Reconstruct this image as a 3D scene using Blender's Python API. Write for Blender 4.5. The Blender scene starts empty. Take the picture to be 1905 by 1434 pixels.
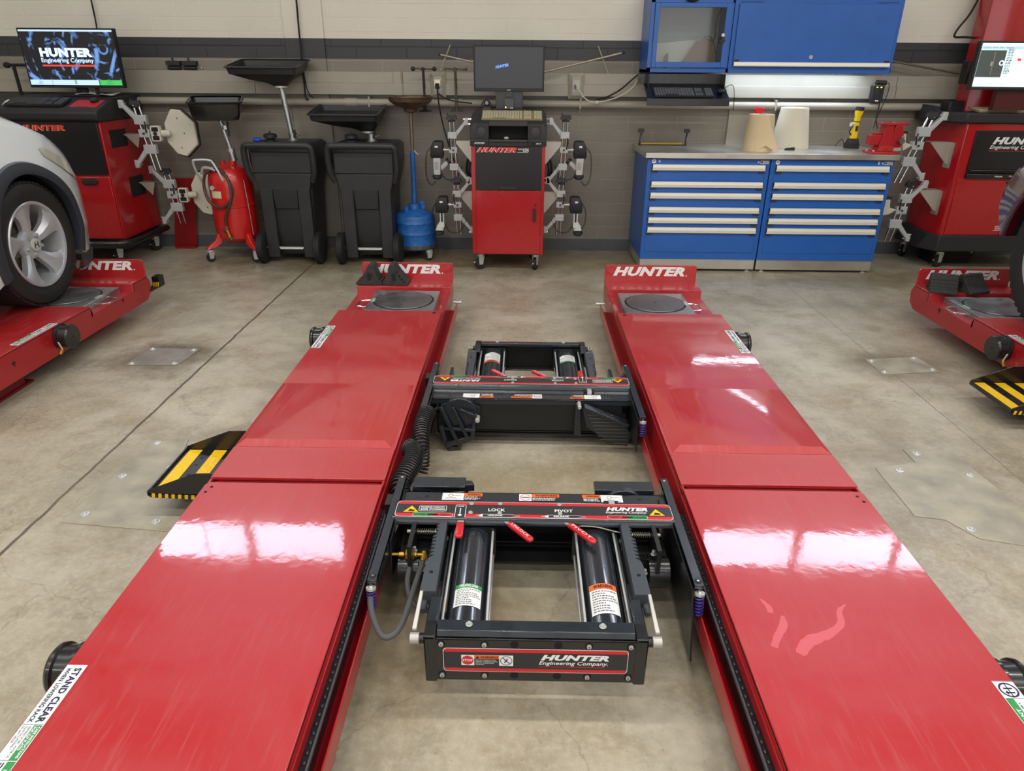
import bpy, bmesh, math, random
from mathutils import Vector, Matrix
random.seed(7)
S = bpy.context.scene
COL = S.collection
PI = math.pi
# ------------------------------------------------------------------ camera
cam_d = bpy.data.cameras.new('camera'); cam = bpy.data.objects.new('camera', cam_d); COL.objects.link(cam)
cam_d.sensor_width = 36.0; cam_d.lens = 1296.1/1905*36; cam_d.clip_start = 0.05; cam_d.clip_end = 60
_r = ((0.99984166, 0.01627927, 0.00718667), (0.01329697, -0.41508325, -0.90968626), (-0.01182596, 0.90963777, -0.41523399))
cam.matrix_world = Matrix(((_r[0][0], -_r[1][0], -_r[2][0], 0), (_r[0][1], -_r[1][1], -_r[2][1], 0), (_r[0][2], -_r[1][2], -_r[2][2], 1.4954), (0, 0, 0, 1)))
S.camera = cam
S.view_settings.view_transform = 'Standard'; S.view_settings.look = 'None'; S.view_settings.gamma = 1.0
S.view_settings.use_curve_mapping = False; S.view_settings.exposure = 0.22
W = bpy.data.worlds.new('world'); S.world = W; W.use_nodes = True
W.node_tree.nodes['Background'].inputs[0].default_value = (0.75, 0.8, 0.9, 1); W.node_tree.nodes['Background'].inputs[1].default_value = 0.3
# lamps: ceiling strip fixtures (their housings are built below), a wide cool light behind the camera, an under-cabinet lamp
def area(name, loc, rot, sx, sy, power, col=(1, 1, 1)):
    l = bpy.data.lights.new(name, 'AREA'); l.shape = 'RECTANGLE'; l.size = sx; l.size_y = sy; l.energy = power; l.color = col
    o = bpy.data.objects.new(name, l); COL.objects.link(o); o.location = loc; o.rotation_euler = rot; return o
CEIL = 4.6
FIX = [(x, y) for y in (-3.2, -0.6, 2.0) for x in (-4.6, -2.6, -0.6, 1.4, 3.4, 5.0)]
for x, y in FIX:
    area('strip_light', (x, y, CEIL-0.16), (0, 0, 0), 1.2, 0.16, 31, (1, 0.97, 0.90))
area('rear_area_light', (0, -5.3, 2.0), (math.radians(90), 0, 0), 8.0, 2.6, 90, (0.86, 0.92, 1))  # unseen wide cool area light behind the camera; no door is built there
area('cabinet_lamp', (2.16, 6.06, 1.482), (0, 0, 0), 1.1, 0.05, 4.6, (0.72, 0.86, 1))

# ------------------------------------------------------------------ helpers
def lin(c):
    if isinstance(c, str): c = [int(c[i:i+2], 16)/255 for i in (0, 2, 4)]
    return tuple(((v/12.92) if v <= 0.04045 else ((v+0.055)/1.055)**2.4) for v in c) + (1,)
MATS = {}
def mat(name, c='808080', rough=0.5, metal=0.0, coat=0.0, emit=0.0, bump=0.0, bscale=200, var=0.0, vscale=6, alpha=1, trans=0.0, rvar=0.0, spec=0.5):
    if name in MATS: return MATS[name]
    m = bpy.data.materials.new(name); m.use_nodes = True; nt = m.node_tree; b = nt.nodes['Principled BSDF']
    b.inputs['Base Color'].default_value = lin(c); b.inputs['Roughness'].default_value = rough; b.inputs['Metallic'].default_value = metal
    b.inputs['Coat Weight'].default_value = coat; b.inputs['Coat Roughness'].default_value = 0.08; b.inputs['Specular IOR Level'].default_value = spec
    b.inputs['Transmission Weight'].default_value = trans; b.inputs['Alpha'].default_value = alpha
    if emit: b.inputs['Emission Color'].default_value = lin(c); b.inputs['Emission Strength'].default_value = emit
    tc = nt.nodes.new('ShaderNodeTexCoord')
    if bump:
        n = nt.nodes.new('ShaderNodeTexNoise'); n.inputs['Scale'].default_value = bscale; nt.links.new(tc.outputs['Object'], n.inputs['Vector'])
        bp = nt.nodes.new('ShaderNodeBump'); bp.inputs['Strength'].default_value = bump; bp.inputs['Distance'].default_value = 0.002
        nt.links.new(n.outputs['Fac'], bp.inputs['Height']); nt.links.new(bp.outputs['Normal'], b.inputs['Normal'])
    if var or rvar:
        n = nt.nodes.new('ShaderNodeTexNoise'); n.inputs['Scale'].default_value = vscale; n.inputs['Detail'].default_value = 6
        nt.links.new(tc.outputs['Object'], n.inputs['Vector'])
        mr = nt.nodes.new('ShaderNodeMapRange'); mr.inputs['From Min'].default_value = 0.3; mr.inputs['From Max'].default_value = 0.7
        nt.links.new(n.outputs['Fac'], mr.inputs['Value'])
        if var:
            mx = nt.nodes.new('ShaderNodeMix'); mx.data_type = 'RGBA'; k = lin(c)
            mx.inputs['A'].default_value = tuple(v*(1-var) for v in k[:3])+(1,); mx.inputs['B'].default_value = tuple(min(1, v*(1+var)+var*0.02) for v in k[:3])+(1,)
            nt.links.new(mr.outputs['Result'], mx.inputs['Factor']); nt.links.new(mx.outputs['Result'], b.inputs['Base Color'])
        if rvar:
            m2 = nt.nodes.new('ShaderNodeMapRange'); m2.inputs['To Min'].default_value = max(0.02, rough-rvar); m2.inputs['To Max'].default_value = rough+rvar
            nt.links.new(mr.outputs['Result'], m2.inputs['Value']); nt.links.new(m2.outputs['Result'], b.inputs['Roughness'])
    MATS[name] = m; return m

def nod(nt, t, **kw):
    n = nt.nodes.new('ShaderNode'+t)
    for k, v in kw.items():
        if k.startswith('i_'): n.inputs[k[2:].replace('_', ' ')].default_value = v
        else: setattr(n, k, v)
    return n
def mixc(nt, fac, a, b, blend='MIX'):
    n = nt.nodes.new('ShaderNodeMix'); n.data_type = 'RGBA'; n.blend_type = blend
    for key, v in (('Factor', fac), ('A', a), ('B', b)):
        if hasattr(v, 'is_output'): nt.links.new(v, n.inputs[key])
        else: n.inputs[key].default_value = v
    return n.outputs['Result']
def mapr(nt, v, a, b, c=0.0, d=1.0):
    n = nt.nodes.new('ShaderNodeMapRange'); nt.links.new(v, n.inputs['Value'])
    for k, x in zip(('From Min', 'From Max', 'To Min', 'To Max'), (a, b, c, d)): n.inputs[k].default_value = x
    return n.outputs['Result']
def math2(nt, op, a, b=0.0):
    n = nt.nodes.new('ShaderNodeMath'); n.operation = op
    for i, v in enumerate((a, b)):
        if hasattr(v, 'is_output'): nt.links.new(v, n.inputs[i])
        else: n.inputs[i].default_value = v
    return n.outputs[0]

class MB:
    def __init__(s, m=None): s.bm = bmesh.new(); s.mats = []; s.m = m; s.X = None
    def _mi(s, m):
        m = m or s.m
        if m is None: return 0
        if m not in s.mats: s.mats.append(m)
        return s.mats.index(m)
    def v(s, p):
        p = Vector(p)
        return s.bm.verts.new(s.X @ p if s.X else p)
    def face(s, vs, m=None):
        try: f = s.bm.faces.new(vs)
        except ValueError: return None
        f.material_index = s._mi(m); return f
    def poly(s, pts, m=None): return s.face([s.v(p) for p in pts], m)
    def hexa(s, p, m=None):   # 8 points: bottom 4 ccw, top 4 ccw
        v = [s.v(q) for q in p]
        for f in ((3, 2, 1, 0), (4, 5, 6, 7), (0, 1, 5, 4), (1, 2, 6, 5), (2, 3, 7, 6), (3, 0, 4, 7)): s.face([v[i] for i in f], m)
        return s
    def box(s, x0, x1, y0, y1, z0, z1, m=None):
        return s.hexa([(x0, y0, z0), (x1, y0, z0), (x1, y1, z0), (x0, y1, z0), (x0, y0, z1), (x1, y0, z1), (x1, y1, z1), (x0, y1, z1)], m)
    def prism(s, pts, ax, a, b, m=None):   # outline in the plane across axis ax, from a to b
        def P(p, t): return {'x': (t, p[0], p[1]), 'y': (p[0], t, p[1]), 'z': (p[0], p[1], t)}[ax]
        A = [s.v(P(p, a)) for p in pts]; B = [s.v(P(p, b)) for p in pts]; n = len(pts)
        s.face(A[::-1], m); s.face(B, m)
        for i in range(n): s.face([A[i], A[(i+1) % n], B[(i+1) % n], B[i]], m)
        return s
    def ring(s, c, u, w, r, n): return [s.v(c+u*(r*math.cos(2*PI*i/n))+w*(r*math.sin(2*PI*i/n))) for i in range(n)]
    def cyl(s, p0, p1, r, r2=None, n=20, m=None, cap=True):
        p0 = Vector(p0); p1 = Vector(p1); r2 = r if r2 is None else r2
        d = (p1-p0).normalized(); u = d.orthogonal().normalized(); w = d.cross(u)
        A = s.ring(p0, u, w, r, n); B = s.ring(p1, u, w, r2, n)
        for i in range(n): s.face([A[i], A[(i+1) % n], B[(i+1) % n], B[i]], m)
        if cap: s.face(A[::-1], m); s.face(B, m)
        return s
    def tube(s, path, r, n=8, m=None, closed=False):
        P = [Vector(p) for p in path]; k = len(P); rs = r if isinstance(r, (list, tuple)) else [r]*k
        T = []
        for i in range(k):
            a = P[(i-1) % k] if (i > 0 or closed) else P[i]; b = P[(i+1) % k] if (i < k-1 or closed) else P[i]
            T.append((b-a).normalized())
        u = T[0].orthogonal().normalized(); R = []
        for i in range(k):
            u = (u - T[i]*u.dot(T[i])); u = u.normalized() if u.length > 1e-6 else T[i].orthogonal().normalized()
            R.append(s.ring(P[i], u, T[i].cross(u), rs[i], n))
        for j in range(k if closed else k-1):
            A = R[j]; B = R[(j+1) % k]
            for i in range(n): s.face([A[i], A[(i+1) % n], B[(i+1) % n], B[i]], m)
        if not closed: s.face(R[0][::-1], m); s.face(R[-1], m)
        return s
    def lathe(s, prof, o=(0, 0, 0), ax=(0, 0, 1), n=32, m=None, cap=True, sc=(1, 1)):
        o = Vector(o); d = Vector(ax).normalized(); u = d.orthogonal().normalized() if abs(d.z) < 0.9 else Vector((1, 0, 0)); w = d.cross(u)
        R = [s.ring(o+d*z, u*sc[0], w*sc[1], r, n) for r, z in prof]
        for A, B in zip(R, R[1:]):
            for i in range(n): s.face([A[i], A[(i+1) % n], B[(i+1) % n], B[i]], m)
        if cap: s.face(R[0][::-1], m); s.face(R[-1], m)
        return s
    def sph(s, c, r, n=12, m=None, sc=(1, 1, 1)):
        R = []; c = Vector(c)
        for j in range(1, n): 
            a = PI*j/n; R.append([s.v(c+Vector((sc[0]*r*math.sin(a)*math.cos(2*PI*i/n), sc[1]*r*math.sin(a)*math.sin(2*PI*i/n), sc[2]*r*math.cos(a)))) for i in range(n)])
        t = s.v(c+Vector((0, 0, r*sc[2]))); b = s.v(c-Vector((0, 0, r*sc[2])))
        for i in range(n): s.face([t, R[0][i], R[0][(i+1) % n]], m); s.face([b, R[-1][(i+1) % n], R[-1][i]], m)
        for A, B in zip(R, R[1:]):
            for i in range(n): s.face([A[i], B[i], B[(i+1) % n], A[(i+1) % n]], m)
        return s
    def loft(s, secs, m=None, cap=True, close=True):
        R = [[s.v(p) for p in q] for q in secs]; n = len(R[0])
        for A, B in zip(R, R[1:]):
            for i in range(n if close else n-1): s.face([A[i], A[(i+1) % n], B[(i+1) % n], B[i]], m)
        if cap and close: s.face(R[0][::-1], m); s.face(R[-1], m)
        return s
    # flat work on a frame F=(origin, right, up): decals, panels, lettering
    def f2(s, F, pts, m, l=1):
        o, u, v = F; n = Vector(u).cross(Vector(v)).normalized()*(0.0005*l)
        return s.poly([Vector(o)+Vector(u)*a+Vector(v)*b+n for a, b in pts], m)
    def r2(s, F, x0, y0, x1, y1, m, l=1, rad=0.0):
        if not rad: return s.f2(F, [(x0, y0), (x1, y0), (x1, y1), (x0, y1)], m, l)
        pts = []
        for cx, cy, a in ((x1-rad, y0+rad, -PI/2), (x1-rad, y1-rad, 0), (x0+rad, y1-rad, PI/2), (x0+rad, y0+rad, PI)):
            pts += [(cx+rad*math.cos(a+t*PI/8), cy+rad*math.sin(a+t*PI/8)) for t in range(5)]
        return s.f2(F, pts, m, l)
    def disc2(s, F, cx, cy, r, m, l=1, n=28, ri=0):
        if not ri: return s.f2(F, [(cx+r*math.cos(2*PI*i/n), cy+r*math.sin(2*PI*i/n)) for i in range(n)], m, l)
        for i in range(n):
            a, b = 2*PI*i/n, 2*PI*(i+1)/n
            s.f2(F, [(cx+r*math.cos(a), cy+r*math.sin(a)), (cx+r*math.cos(b), cy+r*math.sin(b)), (cx+ri*math.cos(b), cy+ri*math.sin(b)), (cx+ri*math.cos(a), cy+ri*math.sin(a))], m, l)
    def t2(s, F, txt, x, y, w, h, m, l=2, shear=0.0, bold=0.03, depth=0.0):
        vs, fs = text_mesh(txt, shear, bold)
        o, u, v = Vector(F[0]), Vector(F[1]), Vector(F[2]); n = u.cross(v).normalized()*(0.0005*l)
        V = [s.v(o+u*(x+a*w)+v*(y+b*h)+n) for a, b in vs]
        for f in fs: s.face([V[i] for i in f], m)
        return s
_TM = {}
def text_mesh(txt, shear, bold):
    key = (txt, shear, bold)
    if key in _TM: return _TM[key]
    c = bpy.data.curves.new('t', 'FONT'); c.body = txt; c.size = 1; c.shear = shear; c.offset = bold; c.resolution_u = 2
    if bold > 0.02: c.space_character = 1.06
    o = bpy.data.objects.new('t', c); me = bpy.data.meshes.new_from_object(o)
    vs = [(v.co.x, v.co.y) for v in me.vertices]; fs = [list(p.vertices) for p in me.polygons]
    x0 = min(a for a, b in vs); x1 = max(a for a, b in vs); y0 = min(b for a, b in vs); y1 = max(b for a, b in vs)
    _TM[key] = ([((a-x0)/(x1-x0), (b-y0)/(y1-y0)) for a, b in vs], fs)
    bpy.data.objects.remove(o); bpy.data.curves.remove(c); bpy.data.meshes.remove(me)
    return _TM[key]

def obj(name, mb, parent=None, bev=0.0, seg=2, ang=35, world=False, recalc=True, label=None, weld=False):
    if weld: bmesh.ops.remove_doubles(mb.bm, verts=mb.bm.verts, dist=1e-5)
    if recalc and mb.bm.faces: bmesh.ops.recalc_face_normals(mb.bm, faces=mb.bm.faces)
    me = bpy.data.meshes.new(name); mb.bm.to_mesh(me); mb.bm.free()
    for m in (mb.mats or ([mb.m] if mb.m else [])): me.materials.append(m)
    me.polygons.foreach_set('use_smooth', [True]*len(me.polygons)); me.set_sharp_from_angle(angle=math.radians(ang))
    o = bpy.data.objects.new(name, me); COL.objects.link(o)
    if parent:
        o.parent = parent
        if world:
            q = parent; off = Vector((0, 0, 0))
            while q: off += q.location; q = q.parent
            o.location = -off
    if bev:
        b = o.modifiers.new('bevel', 'BEVEL'); b.width = bev; b.segments = seg; b.limit_method = 'ANGLE'; b.angle_limit = math.radians(40)
    if label: o['label'] = label
    return o
def tag(o, label, cat, group=None):
    o['label'] = label; o['category'] = cat
    if group: o['group'] = group
    return o
def thing(name, label, cat, loc=(0, 0, 0), rz=0, group=None):
    o = bpy.data.objects.new(name, None); COL.objects.link(o); o.empty_display_size = 0.1
    o.location = loc; o.rotation_euler = (0, 0, rz); return tag(o, label, cat, group)
def struct(name, mb, **kw):
    o = obj(name, mb, **kw); o['kind'] = 'structure'; return o
def helix(path, R, r, turns, mb, n=5, per=9, m=None):
    P = [Vector(p) for p in path]; L = [0]
    for a, b in zip(P, P[1:]): L.append(L[-1]+(b-a).length)
    pts = []; N = int(turns*per); u = (P[1]-P[0]).orthogonal().normalized()
    for i in range(N+1):
        t = L[-1]*i/N; k = max(j for j in range(len(L)-1) if L[j] <= t+1e-9); f = (t-L[k])/max(1e-9, L[k+1]-L[k]); c = P[k].lerp(P[k+1], f)
        T = (P[min(k+1, len(P)-1)]-P[k]).normalized(); u = (u-T*u.dot(T)).normalized(); w = T.cross(u); a = 2*PI*turns*i/N
        pts.append(c+u*(R*math.cos(a))+w*(R*math.sin(a)))
    return mb.tube(pts, r, n, m)
def curve_pts(P, n=8):   # Catmull-Rom through the points
    P = [Vector(p) for p in P]; Q = [P[0]*2-P[1]]+P+[P[-1]*2-P[-2]]; out = []
    for i in range(1, len(Q)-2):
        for k in range(n):
            t = k/n; a, b, c, d = Q[i-1], Q[i], Q[i+1], Q[i+2]
            out.append(0.5*((2*b)+(c-a)*t+(2*a-5*b+4*c-d)*t*t+(3*b-a-3*c+d)*t**3))
    return out+[P[-1]]
def rr(x0, y0, x1, y1, r, k=4):
    out = []
    for cx, cy, a in ((x1-r, y0+r, -PI/2), (x1-r, y1-r, 0), (x0+r, y1-r, PI/2), (x0+r, y0+r, PI)):
        out += [(cx+r*math.cos(a+t*PI/2/k), cy+r*math.sin(a+t*PI/2/k)) for t in range(k+1)]
    return out

def at(px, py, Y):   # the point of the plane at distance Y that the photograph shows at (px, py)
    d = V3((px-952.5)/1296.1, (py-717)/1296.1); k = Y/d[1]; return (d[0]*k, Y, 1.4954+d[2]*k)
def V3(a, b): return tuple(_r[0][i]*a+_r[1][i]*b+_r[2][i] for i in range(3))
# ------------------------------------------------------------------ materials
def red_paint(name, c, scr=1.0):
    m = bpy.data.materials.new(name); m.use_nodes = True; nt = m.node_tree; b = nt.nodes['Principled BSDF']; tc = nod(nt, 'TexCoord')
    n1 = nod(nt, 'TexNoise', i_Scale=3.0, i_Detail=8.0, i_Roughness=0.62, i_Distortion=1.2); nt.links.new(tc.outputs['Object'], n1.inputs['Vector'])
    mp = nod(nt, 'Mapping'); mp.inputs['Scale'].default_value = (60, 5, 20); mp.inputs['Rotation'].default_value = (0, 0, 0.5); nt.links.new(tc.outputs['Object'], mp.inputs['Vector'])
    n2 = nod(nt, 'TexNoise', i_Scale=1.0, i_Detail=8.0, i_Roughness=0.75); nt.links.new(mp.outputs['Vector'], n2.inputs['Vector'])
    sc = mapr(nt, n2.outputs['Fac'], 0.52, 0.74, 0, 1)
    dust = mapr(nt, n1.outputs['Fac'], 0.35, 0.75, 0, 1)
    k = lin(c); pale = tuple(0.72*v+0.13*w for v, w in zip(k[:3], (1, 0.72, 0.72)))+(1,)
    c1 = mixc(nt, math2(nt, 'MULTIPLY', dust, 0.30*scr), k, pale); c2 = mixc(nt, math2(nt, 'MULTIPLY', sc, 0.5*scr), c1, pale)
    nt.links.new(c2, b.inputs['Base Color'])
    rg = math2(nt, 'ADD', math2(nt, 'MULTIPLY', dust, 0.10), math2(nt, 'MULTIPLY', sc, 0.15)); 
    nt.links.new(math2(nt, 'ADD', rg, 0.36), b.inputs['Roughness'])
    b.inputs['Coat Weight'].default_value = 0.75; nt.links.new(math2(nt, 'ADD', math2(nt, 'MULTIPLY', math2(nt, 'ADD', sc, dust), 0.05), 0.035), b.inputs['Coat Roughness'])
    n3 = nod(nt, 'TexNoise', i_Scale=26.0, i_Detail=2.0); nt.links.new(tc.outputs['Object'], n3.inputs['Vector'])
    bp = nod(nt, 'Bump'); bp.inputs['Strength'].default_value = 0.22; bp.inputs['Distance'].default_value = 0.0008; nt.links.new(n3.outputs['Fac'], bp.inputs['Height'])
    nt.links.new(bp.outputs['Normal'], b.inputs['Normal']); nt.links.new(bp.outputs['Normal'], b.inputs['Coat Normal'])
    MATS[name] = m; return m
RED = red_paint('red_lift_paint', 'AA1119')
RED2 = mat('red_cabinet_paint', 'A81218', 0.26, coat=0.4, rvar=0.04)
RED3 = mat('red_side_paint', 'A0141C', 0.3, coat=0.3, var=0.06)
BLK = mat('black_painted_steel', '121316', 0.32, coat=0.3, rvar=0.06, vscale=20)
BLKB = mat('daylight_tinted_black', '1E242C', 0.3, coat=0.4, rvar=0.05, vscale=20)  # black paint; the bluish daylight it reflects is put into the base colour
BLKP = mat('black_textured_plastic', '232325', 0.55, bump=0.3, bscale=600)
BLKM = mat('matt_black', '101012', 0.75)
RUB = mat('black_rubber', '19191A', 0.7, bump=0.4, bscale=90, var=0.2)
BIN = mat('bin_plastic', '26272A', 0.42, bump=0.25, bscale=260, var=0.12)
CAST = mat('cast_rack_steel', '474C53', 0.5, metal=0.3, bump=0.8, bscale=500)
ZINC = mat('zinc_plated', 'C9CCCA', 0.38, metal=0.55)
CHROME = mat('chrome', 'D8DADC', 0.12, metal=1.0)
ALU = mat('cast_aluminium', 'B8BBBD', 0.42, metal=0.25, var=0.06)
STEEL = mat('brushed_steel', 'A9ABAD', 0.33, metal=0.85, rvar=0.1, vscale=14, var=0.12)
STAIN = mat('stainless', 'D2CFC8', 0.36, metal=0.9, rvar=0.08, vscale=4, var=0.08)
BRASS = mat('brass', 'B8913B', 0.3, metal=0.9)
WHITE = mat('white_vinyl', 'E6E8E8', 0.4)
BEIGE = mat('beige_plastic', 'C9C4B4', 0.5, var=0.05)
GREYP = mat('light_grey_plastic', 'B9BAB6', 0.45)
BLUE = mat('blue_cabinet_paint', '1F5CB0', 0.38, coat=0.15, var=0.05)
BLUEN = mat('navy_ink', '1D2247', 0.5)
BLUED = mat('blue_drum_paint', '1F5FA8', 0.45, var=0.25, vscale=30)
GREEN = mat('green_ink', '2E8B46', 0.5)
ORANGE = mat('orange_ink', 'E0662C', 0.5)
YEL = mat('yellow_tape', 'E8B90E', 0.5, var=0.1, vscale=60)
YELP = mat('yellow_plastic', 'E9C710', 0.4)
SRED = mat('sign_red', 'C4262E', 0.45)
SBLK = mat('sign_black', '26262A', 0.42)
GREYINK = mat('grey_ink', '6A6A70', 0.6)
ALUH = mat('aluminium_handle', 'E6E3D8', 0.35, metal=0.12)
PURP = mat('purple_spring', '35247A', 0.4)
# ------------------------------------------------------------------ setting
def floor_mat():
    m = bpy.data.materials.new('sealed_concrete'); m.use_nodes = True; nt = m.node_tree; b = nt.nodes['Principled BSDF']; tc = nod(nt, 'TexCoord'); O = tc.outputs['Object']
    def noise(s, d=4, r=0.5, vec=O, dist=0):
        n = nod(nt, 'TexNoise', i_Scale=s, i_Detail=float(d), i_Roughness=r, i_Distortion=float(dist)); nt.links.new(vec, n.inputs['Vector']); return n.outputs['Fac']
    c = mixc(nt, mapr(nt, noise(0.9, 5, 0.6), 0.38, 0.62), lin('A09886'), lin('B8B1A0'))
    c = mixc(nt, math2(nt, 'MULTIPLY', mapr(nt, noise(2.3, 6, 0.65, dist=0.6), 0.46, 0.70), 0.75), c, lin('86775A'))
    c = mixc(nt, math2(nt, 'MULTIPLY', mapr(nt, noise(7, 8, 0.7), 0.45, 0.75), 0.65), c, lin('7C735F'))
    c = mixc(nt, math2(nt, 'MULTIPLY', mapr(nt, noise(45, 5, 0.7), 0.45, 0.75), 0.35), c, lin('CFC8B8'))
    mp = nod(nt, 'Mapping'); mp.inputs['Scale'].default_value = (26, 11, 1); mp.inputs['Rotation'].default_value = (0, 0, 0.55); nt.links.new(O, mp.inputs['Vector'])
    sp = mapr(nt, noise(3.2, 9, 0.82, mp.outputs['Vector'], 0.4), 0.625, 0.68)
    c = mixc(nt, math2(nt, 'MULTIPLY', sp, 0.75), c, lin('4A4234'))
    c = mixc(nt, math2(nt, 'MULTIPLY', mapr(nt, noise(150, 2, 0.5), 0.68, 0.74), 0.6), c, lin('3C362C'))
    v = nod(nt, 'TexVoronoi', i_Scale=1.1); v.feature = 'DISTANCE_TO_EDGE'; 
    mx = nod(nt, 'VectorMath'); mx.operation = 'ADD'; nt.links.new(O, mx.inputs[0]); nn = nod(nt, 'TexNoise', i_Scale=2.0, i_Detail=6.0); nt.links.new(O, nn.inputs['Vector']); nt.links.new(nn.outputs['Color'], mx.inputs[1]); nt.links.new(mx.outputs[0], v.inputs['Vector'])
    c = mixc(nt, math2(nt, 'MULTIPLY', mapr(nt, v.outputs['Distance'], 0.006, 0.0), 0.3), c, lin('50483A'))
    # saw-cut joints
    sx = nod(nt, 'SeparateXYZ'); nt.links.new(O, sx.inputs[0])
    wob = math2(nt, 'MULTIPLY', noise(9, 4), 0.018)
    jl = None
    for coord, pos, w in (('X', -1.735, 0.009), ('X', 2.02, 0.002), ('Y', -1.2, 0.005)):
        d = math2(nt, 'ABSOLUTE', math2(nt, 'SUBTRACT', math2(nt, 'ADD', sx.outputs[coord], wob), pos+0.009))
        l = mapr(nt, d, w, w*0.5); jl = l if jl is None else math2(nt, 'MAXIMUM', jl, l)
    c = mixc(nt, math2(nt, 'MULTIPLY', jl, 0.85), c, lin('3E372C'))
    # old grime round the cover plates and oily patches by the wall
    for (x_, y_, rx, ry, cc, k_) in ((-2.0, 3.60, 0.30, 0.26, '5C5140', 0.85), (2.12, 3.62, 0.34, 0.26, '6A5E4A', 0.7), (1.66, 2.45, 0.42, 0.5, '6E6450', 0.55), (-1.45, 2.35, 0.40, 0.45, '71674F', 0.5), (0.2, 5.9, 2.4, 0.5, '756338', 0.55), (-1.6, 5.75, 1.1, 0.42, '5E5030', 0.6), (2.7, 5.35, 0.8, 0.35, '6E6142', 0.5), (-0.25, 3.35, 0.14, 0.30, '4E4630', 0.5), (0.0, 2.3, 0.5, 0.22, '7D6A40', 0.45), (-0.2, 1.55, 0.5, 0.3, '8A744A', 0.4)):
        mp_ = nod(nt, 'Mapping'); mp_.inputs['Location'].default_value = (-x_/rx, -y_/ry, 0); mp_.inputs['Scale'].default_value = (1/rx, 1/ry, 0); nt.links.new(O, mp_.inputs['Vector'])
        ln = nod(nt, 'VectorMath'); ln.operation = 'LENGTH'; nt.links.new(mp_.outputs[0], ln.inputs[0])
        d_ = math2(nt, 'ADD', ln.outputs['Value'], math2(nt, 'MULTIPLY', math2(nt, 'SUBTRACT', noise(5, 7, 0.7), 0.5), 2.2))
        c = mixc(nt, math2(nt, 'MULTIPLY', mapr(nt, d_, 1.25, 0.35), k_), c, lin(cc))
    nt.links.new(c, b.inputs['Base Color'])
    nt.links.new(mapr(nt, noise(6, 6, 0.6), 0.3, 0.7, 0.26, 0.44), b.inputs['Roughness'])
    bp = nod(nt, 'Bump'); bp.inputs['Strength'].default_value = 0.25; bp.inputs['Distance'].default_value = 0.004; nt.links.new(math2(nt, 'SUBTRACT', noise(30, 8, 0.65), jl), bp.inputs['Height']); nt.links.new(bp.outputs['Normal'], b.inputs['Normal'])
    return m
def wall_mat(name, brick=True):
    m = bpy.data.materials.new(name); m.use_nodes = True; nt = m.node_tree; b = nt.nodes['Principled BSDF']; tc = nod(nt, 'TexCoord'); O = tc.outputs['Object']
    sx = nod(nt, 'SeparateXYZ'); nt.links.new(O, sx.inputs[0]); z = sx.outputs['Z']
    up = mapr(nt, z, 1.696, 1.698); lo = mapr(nt, z, 1.548, 1.550)
    n = nod(nt, 'TexNoise', i_Scale=1.6, i_Detail=6.0); nt.links.new(O, n.inputs['Vector']); f = mapr(nt, n.outputs['Fac'], 0.3, 0.7)
    grey = mixc(nt, f, lin('7D766C'), lin('8A8378')); dark = lin('36363A'); beige = mixc(nt, f, lin('D6D1C4'), lin('DFDACE'))
    c = mixc(nt, lo, grey, mixc(nt, up, dark, beige))
    if brick:
        cx = nod(nt, 'CombineXYZ'); nt.links.new(math2(nt, 'ADD', sx.outputs['X'], 3.391+4.064*4), cx.inputs[0]); nt.links.new(math2(nt, 'SUBTRACT', z, 0.016-2.032), cx.inputs[1])
        wn = nod(nt, 'TexNoise', i_Scale=14.0, i_Detail=3.0); nt.links.new(O, wn.inputs['Vector'])
        off = nod(nt, 'VectorMath'); off.operation = 'MULTIPLY_ADD'; nt.links.new(wn.outputs['Color'], off.inputs[0]); off.inputs[1].default_value = (0.004, 0.004, 0); nt.links.new(cx.outputs[0], off.inputs[2])
        br = nod(nt, 'TexBrick', i_Scale=1.0, i_Mortar_Size=0.0042, i_Mortar_Smooth=0.35, i_Brick_Width=0.4064, i_Row_Height=0.1016); br.offset = 0.5
        nt.links.new(off.outputs[0], br.inputs['Vector'])
        c = mixc(nt, math2(nt, 'MULTIPLY', br.outputs['Fac'], 0.6), c, mixc(nt, lo, lin('A39D91'), mixc(nt, up, lin('1C1C1E'), lin('ECE9E0'))))
        n2 = nod(nt, 'TexNoise', i_Scale=60.0, i_Detail=4.0); nt.links.new(O, n2.inputs['Vector'])
        hgt = math2(nt, 'SUBTRACT', math2(nt, 'MULTIPLY', n2.outputs['Fac'], 0.25), br.outputs['Fac'])
        bp = nod(nt, 'Bump'); bp.inputs['Strength'].default_value = 0.7; bp.inputs['Distance'].default_value = 0.004; nt.links.new(hgt, bp.inputs['Height']); nt.links.new(bp.outputs['Normal'], b.inputs['Normal'])
    nt.links.new(c, b.inputs['Base Color']); b.inputs['Roughness'].default_value = 0.45
    return m
WY = 6.23; XL, XR, YB = -6.2, 6.4, -5.6
FLOORM = floor_mat()
mb = MB(FLOORM); mb.box(XL-0.2, XR+0.2, YB-0.2, WY+0.2, -0.12, 0); struct('floor', mb)
BRK = wall_mat('painted_block_wall'); PLN = wall_mat('painted_plain_wall', False)
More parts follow.
